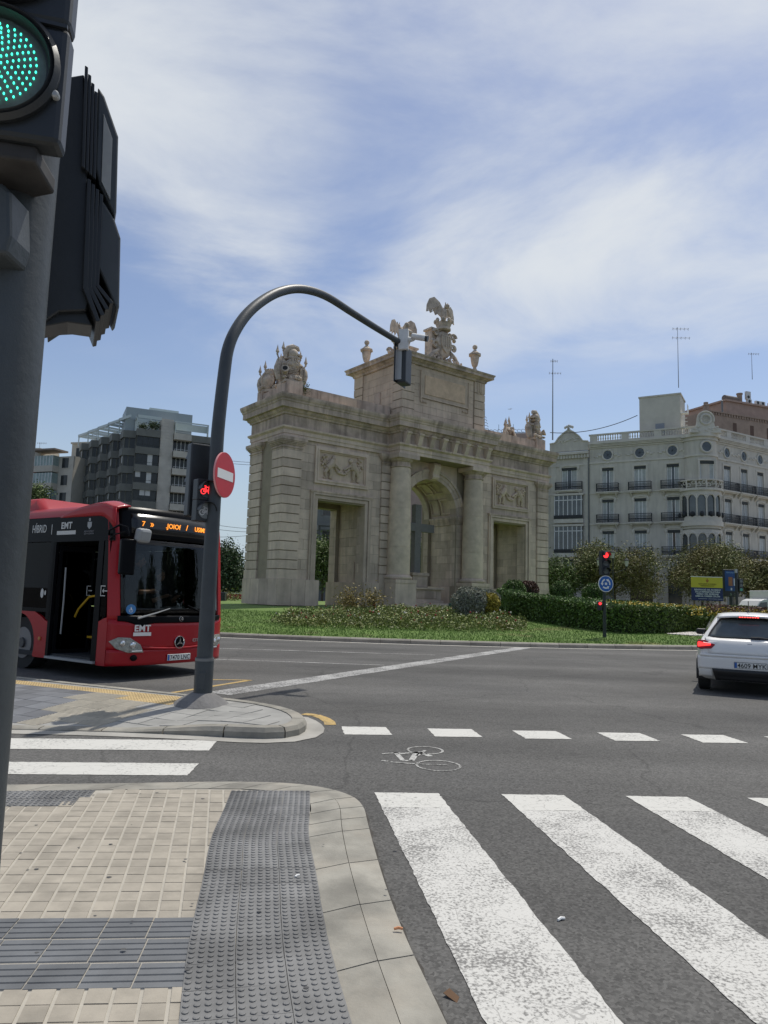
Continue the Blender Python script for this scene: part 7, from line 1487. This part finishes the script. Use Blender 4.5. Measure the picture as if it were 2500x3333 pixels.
def cable(label, a, b, sag, r=.02):
    P = [a.lerp(b, t) - Vector((0, 0, sag * 4 * t * (1 - t))) for t in np.linspace(0, 1, 13)]; return tag(MB().tube(P, r, 5).build('cable', mat('cable_black', (.03, .03, .03), .7)), label, 'cable')
cable('black cable running from the gabled house up to the lift house', AT(1790, 1408, 96), AT(2075, 1352, 92), .8, .05)
for y0, y1, lab in ((1493, 1506, 'upper cable crossing the sky left of the arch'), (1502, 1514, 'second cable crossing the sky left of the arch'), (1708, 1722, 'middle cable between the left block and the arch'), (1722, 1732, 'lower cable between the left block and the arch'), (1748, 1738, 'lowest slack cable between the left block and the arch')): cable(lab, AT(700, y0, 80), AT(850, y1, 80), .1, .022)
# ================================================================== buildings on the left
dkst = mat('dark_green_stone', (.15, .15, .128), .6, var=.15, sc=1, bump=.1, stain=.1); trav = mat('travertine', (.52, .485, .42), .85, var=.14, sc=.8, bump=.2, bsc=10, stain=.15); conc = mat('pale_concrete', (.50, .47, .40), .85, var=.12, sc=1, stain=.15); penth = mat('penthouse_panel', (.30, .35, .36), .5, var=.05, sc=1); perg = mat('pergola_white', (.50, .56, .54), .5, var=.06); gls = mat('sky_glass', (.03, .032, .032), .12, var=.5, sc=.5, spec=.35); shade = mat('roller_blind', (.55, .55, .52), .7, var=.15, sc=1.2)
LC = Vector((-40.93, 115, 0)); ob = thing('bay_window_block', 'dark apartment block with stepped bay windows and a stone tower', 'building', LC); RR, RL = R(25), R(-45)
def LR(x, y, z): return Matrix.Rotation(RR, 4, 'Z') @ Vector((x, y, z))
MLft = Matrix.Rotation(RL, 4, 'Z')       # left face: x runs to the right and towards the camera, so bays sit at negative x
def LL(x, y, z): return MLft @ Vector((x, y, z))
rL, rR = RL, RR
FLR = [27.5 - 2.95 * k for k in range(9)]
# right face
MB().box(0, 12.4, .2, 12, .1, 27.4).build('wall', dkst, ob, rot=rR); MB().box(3.8, 5.8, -.6, 2, 0, 29.7).build('stone_tower', trav, ob, rot=rR)
for j in range(60): piece('tower_course', 3.79, 5.81, -.625, 2.01, .49 * j + .02, .49 * j + .48, trav, ob, rR).location = LR(4.8, .69, .49 * j + .25)
for j in range(60): pass
bay_me = MB().prism([(0, 0), (.0, -1.0), (3.75, -1.0), (3.75, 0)], 'z', -1.15, 0).mesh('bay_band', dkst); gme = MB().box(.15, 3.6, -.72, -.66, -2.95, -1.15).mesh('bay_glass', gls)
fm_ = MB()
for q in range(5): fm_.box(.12 + q * .86, .2 + q * .86, -.76, -.64, -2.95, -1.15)
fm_.box(.12, 3.64, -.76, -.64, -2.5, -2.42); fme = fm_.mesh('bay_frame', blind); bal_me = MB().box(0, 2.8, -1.3, 0, -1.05, 0).mesh('stone_balcony', conc); brail = MB().box(.1, 2.7, -1.25, -1.22, .22, .26).box(.1, .13, -1.25, -1.22, 0, .24).box(2.67, 2.7, -1.25, -1.22, 0, .24).mesh('balcony_rail', wwood)
wme = MB().box(0, 2.7, .12, .18, -2.95, -1.05).mesh('balcony_window', gls); wfr = MB()
for q in range(5): wfr.box(q * .66, q * .66 + .07, .08, .2, -2.95, -1.05)
wfm = wfr.mesh('balcony_window_frame', wwood); bd1 = MB().box(.22, 1.0, -.64, -.60, -2.9, -1.15).mesh('roller_blind', shade)
random.seed(5)
for k, z in enumerate(FLR):
    b = inst('bay', bay_me, ob, LR(0, 0, z), rR); g = inst('glazing', gme, b); inst('frame', fme, b)
    for q in range(4):
        if random.random() < .35: o = inst('blind', bd1, b, (q * .86, -.12, 0)); o.scale = (1, 1, random.choice((.7, 1, 1)))
    s = inst('balcony', bal_me, ob, LR(5.9, 0, z - .1), rR); inst('rail', brail, s); inst('balcony_window', wme, ob, LR(5.9, .05, z), rR); inst('window_frame', wfm, ob, LR(5.9, .05, z), rR)
    b2 = inst('bay', bay_me, ob, LR(8.75, .35, z), rR); inst('glazing', gme, b2); inst('frame', fme, b2)
# left face: six stepped bays
MB().box(-26.5, 0, .3, 10, .1, 26.6).build('wall', dkst, ob, rot=rL)
sb_me = MB().prism([(-4.2, .4), (-3.5, -.9), (-1.1, -1.5), (.0, .4)], 'z', -1.2, 0).mesh('step_bay_band', dkst); sg = MB().prism([(-4.0, .4), (-3.4, -.6), (-1.25, -1.15), (-.3, .4)], 'z', -2.95, -1.2).mesh('step_bay_glass', gls); sf = MB()
for p in ((-3.4, -.62), (-2.33, -.9), (-1.25, -1.17), (-.85, -.5)): sf.box(p[0] - .1, p[0] + .1, p[1] - .08, p[1] + .08, -2.95, -1.2)
sf.prism([(-3.45, -.66), (-1.2, -1.22), (-1.2, -1.14), (-3.45, -.58)], 'z', -2.55, -2.45); sfm = sf.mesh('step_bay_frame', dkst); sbl = MB().prism([(-2.2, -.97), (-1.4, -1.17), (-1.4, -1.13), (-2.2, -.93)], 'z', -2.4, -1.25).mesh('step_blind', shade)
for c in range(6):
    for k, z in enumerate(FLR[:7]):
        if c == 5 and k == 0: continue
        zz = z - .15
        b = inst('bay', sb_me, ob, LL(-.4 - 4.15 * c, 0, zz), rL); inst('glazing', sg, b); inst('frame', sfm, b)
        if random.random() < .6: inst('blind', sbl, b, (0, 0, random.choice((0, 0, .2))))
# penthouse, pergolas, roof garden
MB().box(-1.6, 9.2, 2.2, 9, 27.4, 31.6).build('penthouse', penth, ob, rot=rR); MB().box(2.2, 7, 3.2, 6, 31.6, 32.2).build('plant_room', perg, ob, rot=rR); MB().box(5.9, 11.5, .0, .1, 28.2, 29.4).box(6, 6.1, -.9, .1, 27.4, 29.5).box(11.4, 11.5, -.9, .1, 27.4, 29.5).box(5.9, 11.5, -.95, -.8, 29.3, 29.5).build('pergola', perg, ob, rot=rR)
MB().box(-.1, 3.8, -.9, -.75, 29.3, 29.8).box(-.1, 3.8, 2.0, 2.1, 29.3, 29.8).box(-.1, .05, -.9, 2, 29.3, 29.8).box(-.1, .0, -.9, -.8, 27.5, 29.3).box(-.1, 3.8, 1.9, 2.0, 27.5, 29.3).build('pergola', perg, ob, rot=rR)
for c in range(6):
    x = -.5 - 4.15 * c; z = 29.4 - .12 * c; pm = MB(); pm.box(x - 4.1, x, -1.0, -.8, z, z + .45).box(x - 4.1, x - 3.9, -1.0, 3, z, z + .45).box(x - 2.2, x - 2.0, -.8, 3, z + .1, z + .4).box(x - 4.1, x, 2.6, 2.8, z, z + .45).box(x - 4.05, x - 3.9, -.95, -.8, 27.2, z).box(x - 4.05, x - 3.9, 2.6, 2.8, 27.2, z)
    if c < 5: pm.build('pergola', perg, ob, rot=rL)
def palm(label, p, s):
    t = thing('potted_palm', label, 'plant', p); v, f = leaves(0, rng.normal(size=(500, 3)) * np.array([.5, .5, .32]) * s + np.array([0, 0, .9 * s]), .16 * s); npmesh('fronds', v, f, mat('palm_green', (.05, .075, .025), .7, isl=.4), t); MB().lathe([(.25 * s, 0), (.32 * s, .45 * s)], 10).build('pot', conc, t)
palm('palm on the roof terrace of the dark block', LC + LR(2.6, -.3, 27.5), .95); palm('low bush beside the palm on the roof terrace', LC + LR(.9, -.2, 27.4), .7)
# ---- glazed-balcony house and brick house further left
g2 = thing('glazed_balcony_house', 'pale house with glazed balconies left of the dark block', 'building', (-62.0, 127, 0), R(-20)); pale = mat('wall_pale', (.52, .48, .40), .85, var=.1, sc=.8, stain=.12); mint = mat('mint_glazing', (.26, .33, .31), .2, var=.3, sc=1.5)
MB().box(0, 7.5, 0, 8, 0, 24.5).build('wall', pale, g2); MB().box(-.4, 5.2, -2.2, 1, 25.3, 25.6).build('roof_canopy', mat('canopy_brown', (.25, .2, .16), .8), g2)
for k in range(7):
    z = 21.8 - 3.1 * k; b = MB().box(.1, 4.3, -1.5, 0, z - .2, z + .9).build('glazed_balcony', pale, g2); MB().box(.15, 4.25, -1.45, -.02, z + .9, z + 2.7).build('glazing', mint, b); fr_ = MB()
    for q in range(7): fr_.box(.1 + q * .68, .18 + q * .68, -1.5, -1.42, z + .9, z + 2.7)
    fr_.build('frame', wwood, b); w = MB().box(5.0, 6.4, -.05, .02, z + .6, z + 2.4).build('window', gls, g2); MB().box(4.9, 6.5, -.08, -.04, z + .5, z + .6).build('sill', pale, w)
bh2 = thing('white_roof_house', 'white rooftop with a dark window and lattice mast behind the dark block', 'building', (-57.5, 131, 0), R(-15)); MB().box(-1, 5.5, 0, 6, 0, 28.0).box(-1.2, 5.7, -.2, 6.2, 28, 28.3).build('wall', pale, bh2); MB().box(0, 2.2, -.05, 0, 25.6, 27.2).build('window', gls, bh2); lm = MB()
for dx in (0, .9):
    for q in range(6): lm.box(2.4 + dx, 2.46 + dx, 1, 1.06, 28 + .45 * q, 28.05 + .45 * q); 
    lm.tube([(2.43 + dx, 1.03, 28.0), (2.43 + dx, 1.03, 31)], .06, 5)
for q in range(7): lm.box(2.2, 3.6, 1, 1.06, 28.3 + .38 * q, 28.36 + .38 * q)
lm.build('lattice_mast', am, bh2)
bh = thing('red_brick_house', 'red brick house with balconies at the far left', 'building', (-72, 128, 0), R(-10)); brk2 = mat('brick_far', (.22, .10, .075), .9, var=.15, sc=.8); MB().box(-12, 10, 0, 8, 0, 23).build('wall', brk2, bh); MB().box(-12.2, 10.2, -.4, 8, 23, 23.5).box(3, 10, .5, 6, 23.5, 26.2).build('cornice', pale, bh)
for c in range(5):
    for k in range(6):
        x, z = -9 + c * 3.8, 19.6 - 3.2 * k; w = MB().box(x, x + 1.2, -.04, .02, z, z + 2.3).build('window', gls, bh); MB().box(x - .15, x, -.06, 0, z, z + 2.4).box(x + 1.2, x + 1.35, -.06, 0, z, z + 2.4).build('surround', pale, w); b = MB().box(x - .3, x + 1.5, -.8, 0, z - .15, z).build('balcony', pale, bh); r_ = MB()
        for q in range(10): r_.box(x - .28 + q * .19, x - .25 + q * .19, -.78, -.75, z, z + 1)
        r_.box(x - .28, x + 1.48, -.79, -.74, .97 + z, 1.02 + z); r_.build('railing', iron, b)
# ---- pale distant building between the dark block and the arch
db = thing('distant_pale_block', 'pale distant apartment block just left of the arch', 'building', AT(800, 1930, 190)); dz_ = -db.location.z; dm_ = mat('wall_far', (.45, .42, .37), .85, var=.08, sc=.5); tz = AT(810, 1745, 190).z; MB().box(0, 26, 0, 14, dz_, tz + dz_ - dz_ - db.location.z).build('wall', dm_, db); MB().box(6, 26, 1, 13, tz - db.location.z, tz - db.location.z + 4).build('upper_storey', dm_, db)
for k in range(6):
    for c in range(6): w = MB().box(1 + c * 4, 2.6 + c * 4, -.1, 0, dz_ + 2.5 + k * 2.9, dz_ + 4.2 + k * 2.9).build('window', gls, db); MB().box(.7 + c * 4, 2.9 + c * 4, -.9, 0, dz_ + 2.2 + k * 2.9, dz_ + 2.4 + k * 2.9).build('sill', dm_, w)
# ---- paving at the foot of the buildings
tag(MB().add([(-10, 84, .008), (60, 64, .008), (110, 90, .008), (90, 150, .008), (-20, 150, .008)], [(0, 1, 2, 3, 4)]).build('far_pavement', mat('far_paving', (.32, .30, .26), .85, var=.1, sc=.5), fix=False), 'paving in front of the corner building', kind='structure')
# ================================================================== trees, street furniture, vehicles in the distance
def lobes_pts(n, lobes):
    w = np.array([l[3] * l[4] * l[5] for l in lobes]) ** .67; w /= w.sum(); P = []
    for l, k in zip(lobes, (w * n).astype(int)):
        d = rng.normal(size=(k, 3)); d /= np.linalg.norm(d, axis=1)[:, None]; r = rng.random(k) ** .40; lump = 1 + .16 * np.sin(d[:, 0] * 5 + l[0]) * np.sin(d[:, 2] * 6 + l[1]) + .1 * np.sin(d[:, 1] * 9 + d[:, 0] * 7)
        P.append(d * (r * lump)[:, None] * np.array(l[3:6]) + np.array(l[:3]))
    return np.concatenate(P)
def clump(P, k, s):
    """gather leaves into sprays so that gaps stay open"""
    c = P[rng.choice(len(P), k)]; i = rng.integers(0, k, len(P)); return c[i] + rng.normal(size=P.shape) * s
def tree(label, p, crown_z, rx, rz, n, m, ls, name='street_tree', cat='tree', grp=None, seed=0, trunk=.16, cl=.42):
    r = random.Random(seed); t = thing(name, label, cat, p, group=grp); lobes = []
    for q in range(9):
        a = r.uniform(0, 6.28); d = r.uniform(.25, .62); lobes.append((d * rx * math.cos(a), d * rx * .8 * math.sin(a), crown_z + r.uniform(-.4, .5) * rz, rx * r.uniform(.38, .55), rx * r.uniform(.36, .5), rz * r.uniform(.38, .52)))
    lobes.append((0, 0, crown_z, rx * .6, rx * .55, rz * .62)); P = clump(lobes_pts(n, lobes), n // 22, cl); v, f = leaves(0, P, ls, up=.5); npmesh('crown', v, f, m, t)
    tr = MB(); tr.tube([(0, 0, -.1), (.05, 0, crown_z * .35), (0, .05, crown_z * .7), (0, 0, crown_z)], [trunk, trunk * .8, trunk * .65, trunk * .3], 9)
    for q in range(7):
        l = lobes[q]; b = Vector((0, 0, crown_z * r.uniform(.45, .7))); e = Vector(l[:3]); tr.tube([b, b.lerp(e, .5) + Vector((0, 0, .15)), e], [trunk * .4, trunk * .28, trunk * .1], 6)
    tr.build('trunk', bark, t, smooth=True); return t
olive = mat('olive_leaf', (.155, .17, .055), .7, isl=.45, var=.3, sc=.5, col2=(.17, .15, .05), c2sc=.3); deep = mat('deep_leaf', (.05, .085, .03), .7, isl=.45, var=.25, sc=.4); midg = mat('mid_leaf', (.105, .145, .04), .7, isl=.45, var=.3, sc=.5)
tree('broad olive-green street tree in front of the curved glazed bay', (35.6, 80, 0), 5.6, 5.8, 4.1, 36000, olive, .12, grp='street trees before the corner building', seed=1)
tree('olive-green street tree behind the red signal and street lamp', (25.9, 80, 0), 4.9, 5.0, 3.8, 30000, olive, .12, grp='street trees before the corner building', seed=2)
tree('small street tree right beside the end of the arch', (19.6, 80.5, 0), 4.3, 3.2, 2.5, 12000, midg, .14, grp='street trees before the corner building', seed=3)
tree('street tree at the right behind the advertising panel', (43, 82, 0), 4.8, 3.8, 3.2, 14000, olive, .15, grp='street trees before the corner building', seed=4)
def tree_px(label, px, py, Y, rx, rz, n, m, ls, **k): c = AT(px, py, Y); return tree(label, (c.x, c.y, 0), c.z, rx, rz, n, m, ls, **k)
tree_px('leafy tree seen through the left doorway of the arch', 1052, 1830, 82, 3.4, 4.0, 9000, midg, .15, seed=5); tree_px('leafy tree seen behind the cross in the central arch', 1362, 1845, 84, 4.2, 3.6, 9000, midg, .15, seed=6)
tree_px('dark tree standing left of the arch behind the lawn', 752, 1868, 92, 4.4, 4.2, 13000, deep, .18, seed=7, trunk=.25); tree_px('dark tree behind the bus and the curved pole', 690, 1865, 96, 4.5, 4.2, 9000, deep, .18, seed=8, trunk=.25)
tree_px('green tree at the far left above the bus roof', 100, 1640, 112, 4.0, 5.0, 9000, midg, .2, seed=9, trunk=.25); tree_px('dark tree at the far left behind the near pole', 30, 1700, 108, 4.5, 4.5, 5000, deep, .2, seed=10)
for k, (x, y) in enumerate(((34, 3), (36, 13), (33, 21), (38, -6))): tree(('street tree across the road mirrored in the bus windscreen', 'tall street tree opposite the bus', 'street tree opposite the white car', 'street tree at the far right of the crossing')[k], (x, y, 0), 5.5 + k % 3, 6.0, 4.6, 6000, deep, .35, grp='street trees across the road', seed=20 + k, trunk=.25, cl=.5)
# low planting and red hoarding left of the arch
hd_ = thing('red_hoarding', 'long red hoarding with white lettering beyond the lawn', 'hoarding', AT(700, 1962, 70)); za_, zb2 = AT(740, 1932, 70).z - hd_.location.z, AT(740, 1962, 70).z - hd_.location.z
MB().box(-.5, 3.2, 0, .1, -hd_.location.z, za_).build('panel', mat('hoarding_red', (.33, .015, .03), .5), hd_); text('lettering', 'LC', letw2, hd_, (1.3, -.02, .25), (R(90), 0, 0), .45, .02, .01); MB().box(-.55, 3.25, -.03, .13, za_, za_ + .06).build('top_rail', letw2, hd_)
bp = AT(738, 1955, 55); t = thing('shrub_row', 'yellow-green bushes before the red hoarding', 'shrub', (bp.x, bp.y, .8)); v, f = leaves(0, rng.normal(size=(900, 3)) * np.array([.8, .4, .25]) + np.array([0, 0, .35]), .07); npmesh('leaves', v, f, roself, t); MB().tube([(0, 0, -.2), (0, 0, .3)], .04, 5).build('stem', bark, t)
bn_ = thing('litter_bin', 'dark slatted bin at the edge of the lawn beside the curved pole', 'bin', (AT(718, 1955, 52).x, 52, .75)); MB().box(-.35, .35, -.3, .3, 0, .75).build('body', polem, bn_, bevel=.03)
for q in range(6): piece('slat', -.37, .37, -.33, -.3, .08 + q * .11, .15 + q * .11, blackp, bn_)
# street lamp with three lanterns
lp = thing('street_lamp', 'dark street lamp with three glass lanterns before the trees', 'street lamp', (23.8, 74, 0)); im = mat('lamp_iron', (.025, .03, .028), .5); lgz = mat('lantern_glass', (.42, .42, .38), .25, var=.1)
MB().lathe([(.3, 0), (.3, .3), (.16, .5), (.1, 1.2), (.07, 3), (.06, 6.0), (.1, 6.1)], 12).build('post', im, lp, smooth=True)
for dx, z in ((0, 6.15), (-1.45, 5.35), (1.42, 5.35)):
    la = MB().lathe([(.13, 0), (.23, .55), (.25, .56)], 6, (dx, 0, z)).build('lantern', lgz, lp); MB().lathe([(.27, .56), (.27, .62), (.12, .8), (.05, .85), (.03, 1.0)], 8, (dx, 0, z)).build('lantern_cap', im, la); MB().lathe([(.05, -.15), (.13, 0)], 8, (dx, 0, z)).build('lantern_foot', im, la)
    if dx: MB().tube([(0, 0, 4.6), (dx * .4, 0, 4.75), (dx * .8, 0, 5.0), (dx, 0, 5.2)], .035, 6).build('bracket', im, lp)
# yellow and blue works billboard
bb_ = thing('works_billboard', 'yellow and blue municipal works billboard on posts behind the hedge', 'billboard', (24.13, 56, 0), R(0)); ybm = mat('billboard_yellow', (.52, .46, .035), .6, var=.05); nbm = mat('billboard_navy', (.015, .025, .11), .6, var=.05); letb = mat('lettering_bill', (.62, .64, .68), .6)
MB().box(0, 2.47, 0, .08, 2.95, 3.76).build('yellow_panel', ybm, bb_); MB().box(0, 2.47, .001, .079, 1.95, 2.948).build('blue_panel', nbm, bb_); MB().box(-.03, 2.5, -.02, .1, 3.76, 3.81).build('top_rail', letw2, bb_)
for x in (.2, 1.2, 2.2): MB().box(x, x + .1, .09, .19, 0, 3.6).build('post', mat('post_wood', (.14, .10, .07), .8), bb_)
text('lettering', 'RENOVACI\u00d3 DEL PAVIMENT\nDE LA INFRAESTRUCTURA\nVI\u00c0RIA I DEL MOBILIARI\nURB\u00c0 AL CARRER COL\u00d3N', letb, bb_, (1.24, -.01, 2.73), (R(90), 0, 0), .165, .005, .004, 'CENTER', .93, 1.0)
oc = mat('billboard_ochre', (.16, .12, .02), .6); text('lettering', 'AJUNTAMENT DE VAL\u00c8NCIA', oc, bb_, (1.24, -.01, 3.2), (R(90), 0, 0), .105, .003, .004, 'CENTER'); text('lettering', 'COORDINACI\u00d3 D\'OBRES EN LA VIA P\u00daBLICA\nI MANTENIMENT D\'INFRAESTRUCTURES', oc, bb_, (1.24, -.01, 3.1), (R(90), 0, 0), .055, 0, .004, 'CENTER')
em = MB().prism([(1.14, 3.45), (1.24, 3.33), (1.34, 3.45), (1.34, 3.56), (1.14, 3.56)], 'y', -.012, 0); em.box(1.19, 1.29, -.012, 0, 3.58, 3.66); em.build('emblem', mat('emblem_orange', (.35, .15, .03), .6), bb_); MB().box(.5, 1.2, -.008, 0, 2.08, 2.10).box(1.3, 1.95, -.008, 0, 2.08, 2.10).box(2.0, 2.4, -.008, 0, 2.08, 2.10).build('footer_line', letb, bb_)
# advertising panel with countdown
ad = thing('advertising_panel', 'tall dark advertising panel with a blue poster behind the white car', 'advertising panel', (24.42, 50.3, 0)); MB().box(-.53, .53, -.1, .1, 2.22, 4.12).build('case', blackp, ad, bevel=.04); MB().lathe([(.14, 0), (.12, .3), (.11, 2.25)], 12).build('post', blackp, ad)
ps_ = MB().box(-.44, .44, -.115, -.1, 2.62, 4.03).build('poster', mat('poster_blue', (.015, .06, .19), .4, var=.3, sc=2), ad); MB().box(-.2, .08, -.12, -.115, 2.98, 3.6).build('poster_box', mat('poster_orange', (.33, .14, .06), .5, var=.2, sc=6), ps_); text('lettering', 'PERFUMERIAS', mat('lettering_sky', (.2, .35, .55), .5), ps_, (0, -.118, 3.86), (R(90), 0, 0), .13, .002, .002, 'CENTER', .85); MB().box(.16, .24, -.12, -.115, 3.0, 3.5).build('poster_figure', letb, ps_)
MB().box(-.06, .04, -.12, -.115, 2.68, 2.84).build('poster_label', letb, ps_); text('countdown', '5   7', mat('count_green', (.25, .38, .28), .5), ad, (.1, -.115, 2.32), (R(90), 0, 0), .22, 0, .002, 'CENTER')
pt = thing('far_signal_pole', 'black signal pole in front of the advertising panel', 'traffic light', (24.28, 49.2, 0)); MB().lathe([(.1, 0), (.085, 4.1)], 12).build('pole', blackp, pt); sh_ = MB().box(.12, .42, -.12, .1, 2.55, 3.45).build('signal_head', blackp, pt, bevel=.03)
for q in range(3): MB().prism([(.27 + .1 * math.cos(i * .5236), 3.28 - .28 * q + .1 * math.sin(i * .5236)) for i in range(12)], 'y', -.135, -.12).build('lens', lensg if q < 2 else mat('lens_green_dim', (.08, .3, .24), .3), sh_)
MB().box(-.15, .0, -.2, -.08, 3.85, 4.1).build('detector', greyp, pt); MB().box(.02, .3, -.15, .1, 1.2, 1.5).build('repeater', blackp, pt, bevel=.03)
# yellow works barrier
yb_ = thing('works_barrier', 'yellow works barrier behind the hedge at the right', 'barrier', (24.6, 58, 0)); MB().box(.6, 4.4, 0, .1, .95, 1.45).build('panel', mat('barrier_yellow', (.50, .30, .03), .6, var=.1), yb_)
for x in (.8, 2.4, 4.1): MB().box(x, x + .08, .1, .2, 0, 1.4).build('leg', greyp, yb_)
# white box van
vn_ = thing('white_van', 'white box van half out of frame at the right', 'van', (22.9, 45, 0), R(8)); vw = mat('van_white', (.62, .62, .60), .45, var=.05)
MB().prism([(0, .45), (0, 1.0), (.25, 1.12), (.85, 1.95), (1.15, 2.08), (1.45, 2.08), (1.45, .45)], 'y', 0, 1.9).build('cab', vw, vn_, bevel=.06); MB().box(1.48, 5.6, -.06, 1.96, .55, 2.62).build('box_body', vw, vn_, bevel=.04)
MB().prism([(.38, 1.18), (.86, 1.85), (1.3, 1.9), (1.3, 1.15)], 'y', -.012, 0).build('side_window', wgl, vn_); MB().box(-.05, .05, -.2, 0, 1.05, 1.4).build('wing_mirror', blackp, vn_); MB().box(1.9, 2.5, -.07, -.061, .7, 1.7).build('van_graphic', mat('van_orange', (.42, .2, .05), .5, var=.5, sc=3), vn_)
for x in (.75, 4.4):
    for y in (.1, 1.8): w = MB().tube([(0, -.1, 0), (0, .1, 0)], .36, 18).build('wheel', rub, vn_, loc=(x, y, .36)); MB().tube([(0, -.115, 0), (0, -.09, 0)], .2, 14).build('rim', greyp, w)
# a distant aircraft and shopfront signs
ac = AT(1659, 1332, 3000); pl = thing('aircraft', 'tiny airliner in the sky right of the attic', 'aircraft', ac); apm = mat('plane_grey', (.5, .52, .55), .5); MB().tube([(-8, 0, 0), (-6, 0, .6), (6, 0, 1.0), (9, 0, 1.8)], [.4, 1.3, 1.3, .4], 8).build('fuselage', apm, pl); MB().prism([(-1, -1), (2.5, -1), (5, -12), (3.5, -12)], 'z', .3, .6).prism([(-1, 1), (2.5, 1), (5, 12), (3.5, 12)], 'z', .3, .6).build('wings', apm, pl); MB().prism([(6, 1.5), (9, 1.5), (10.5, 5), (8.8, 5)], 'y', -.2, .2).build('tail_fin', apm, pl)
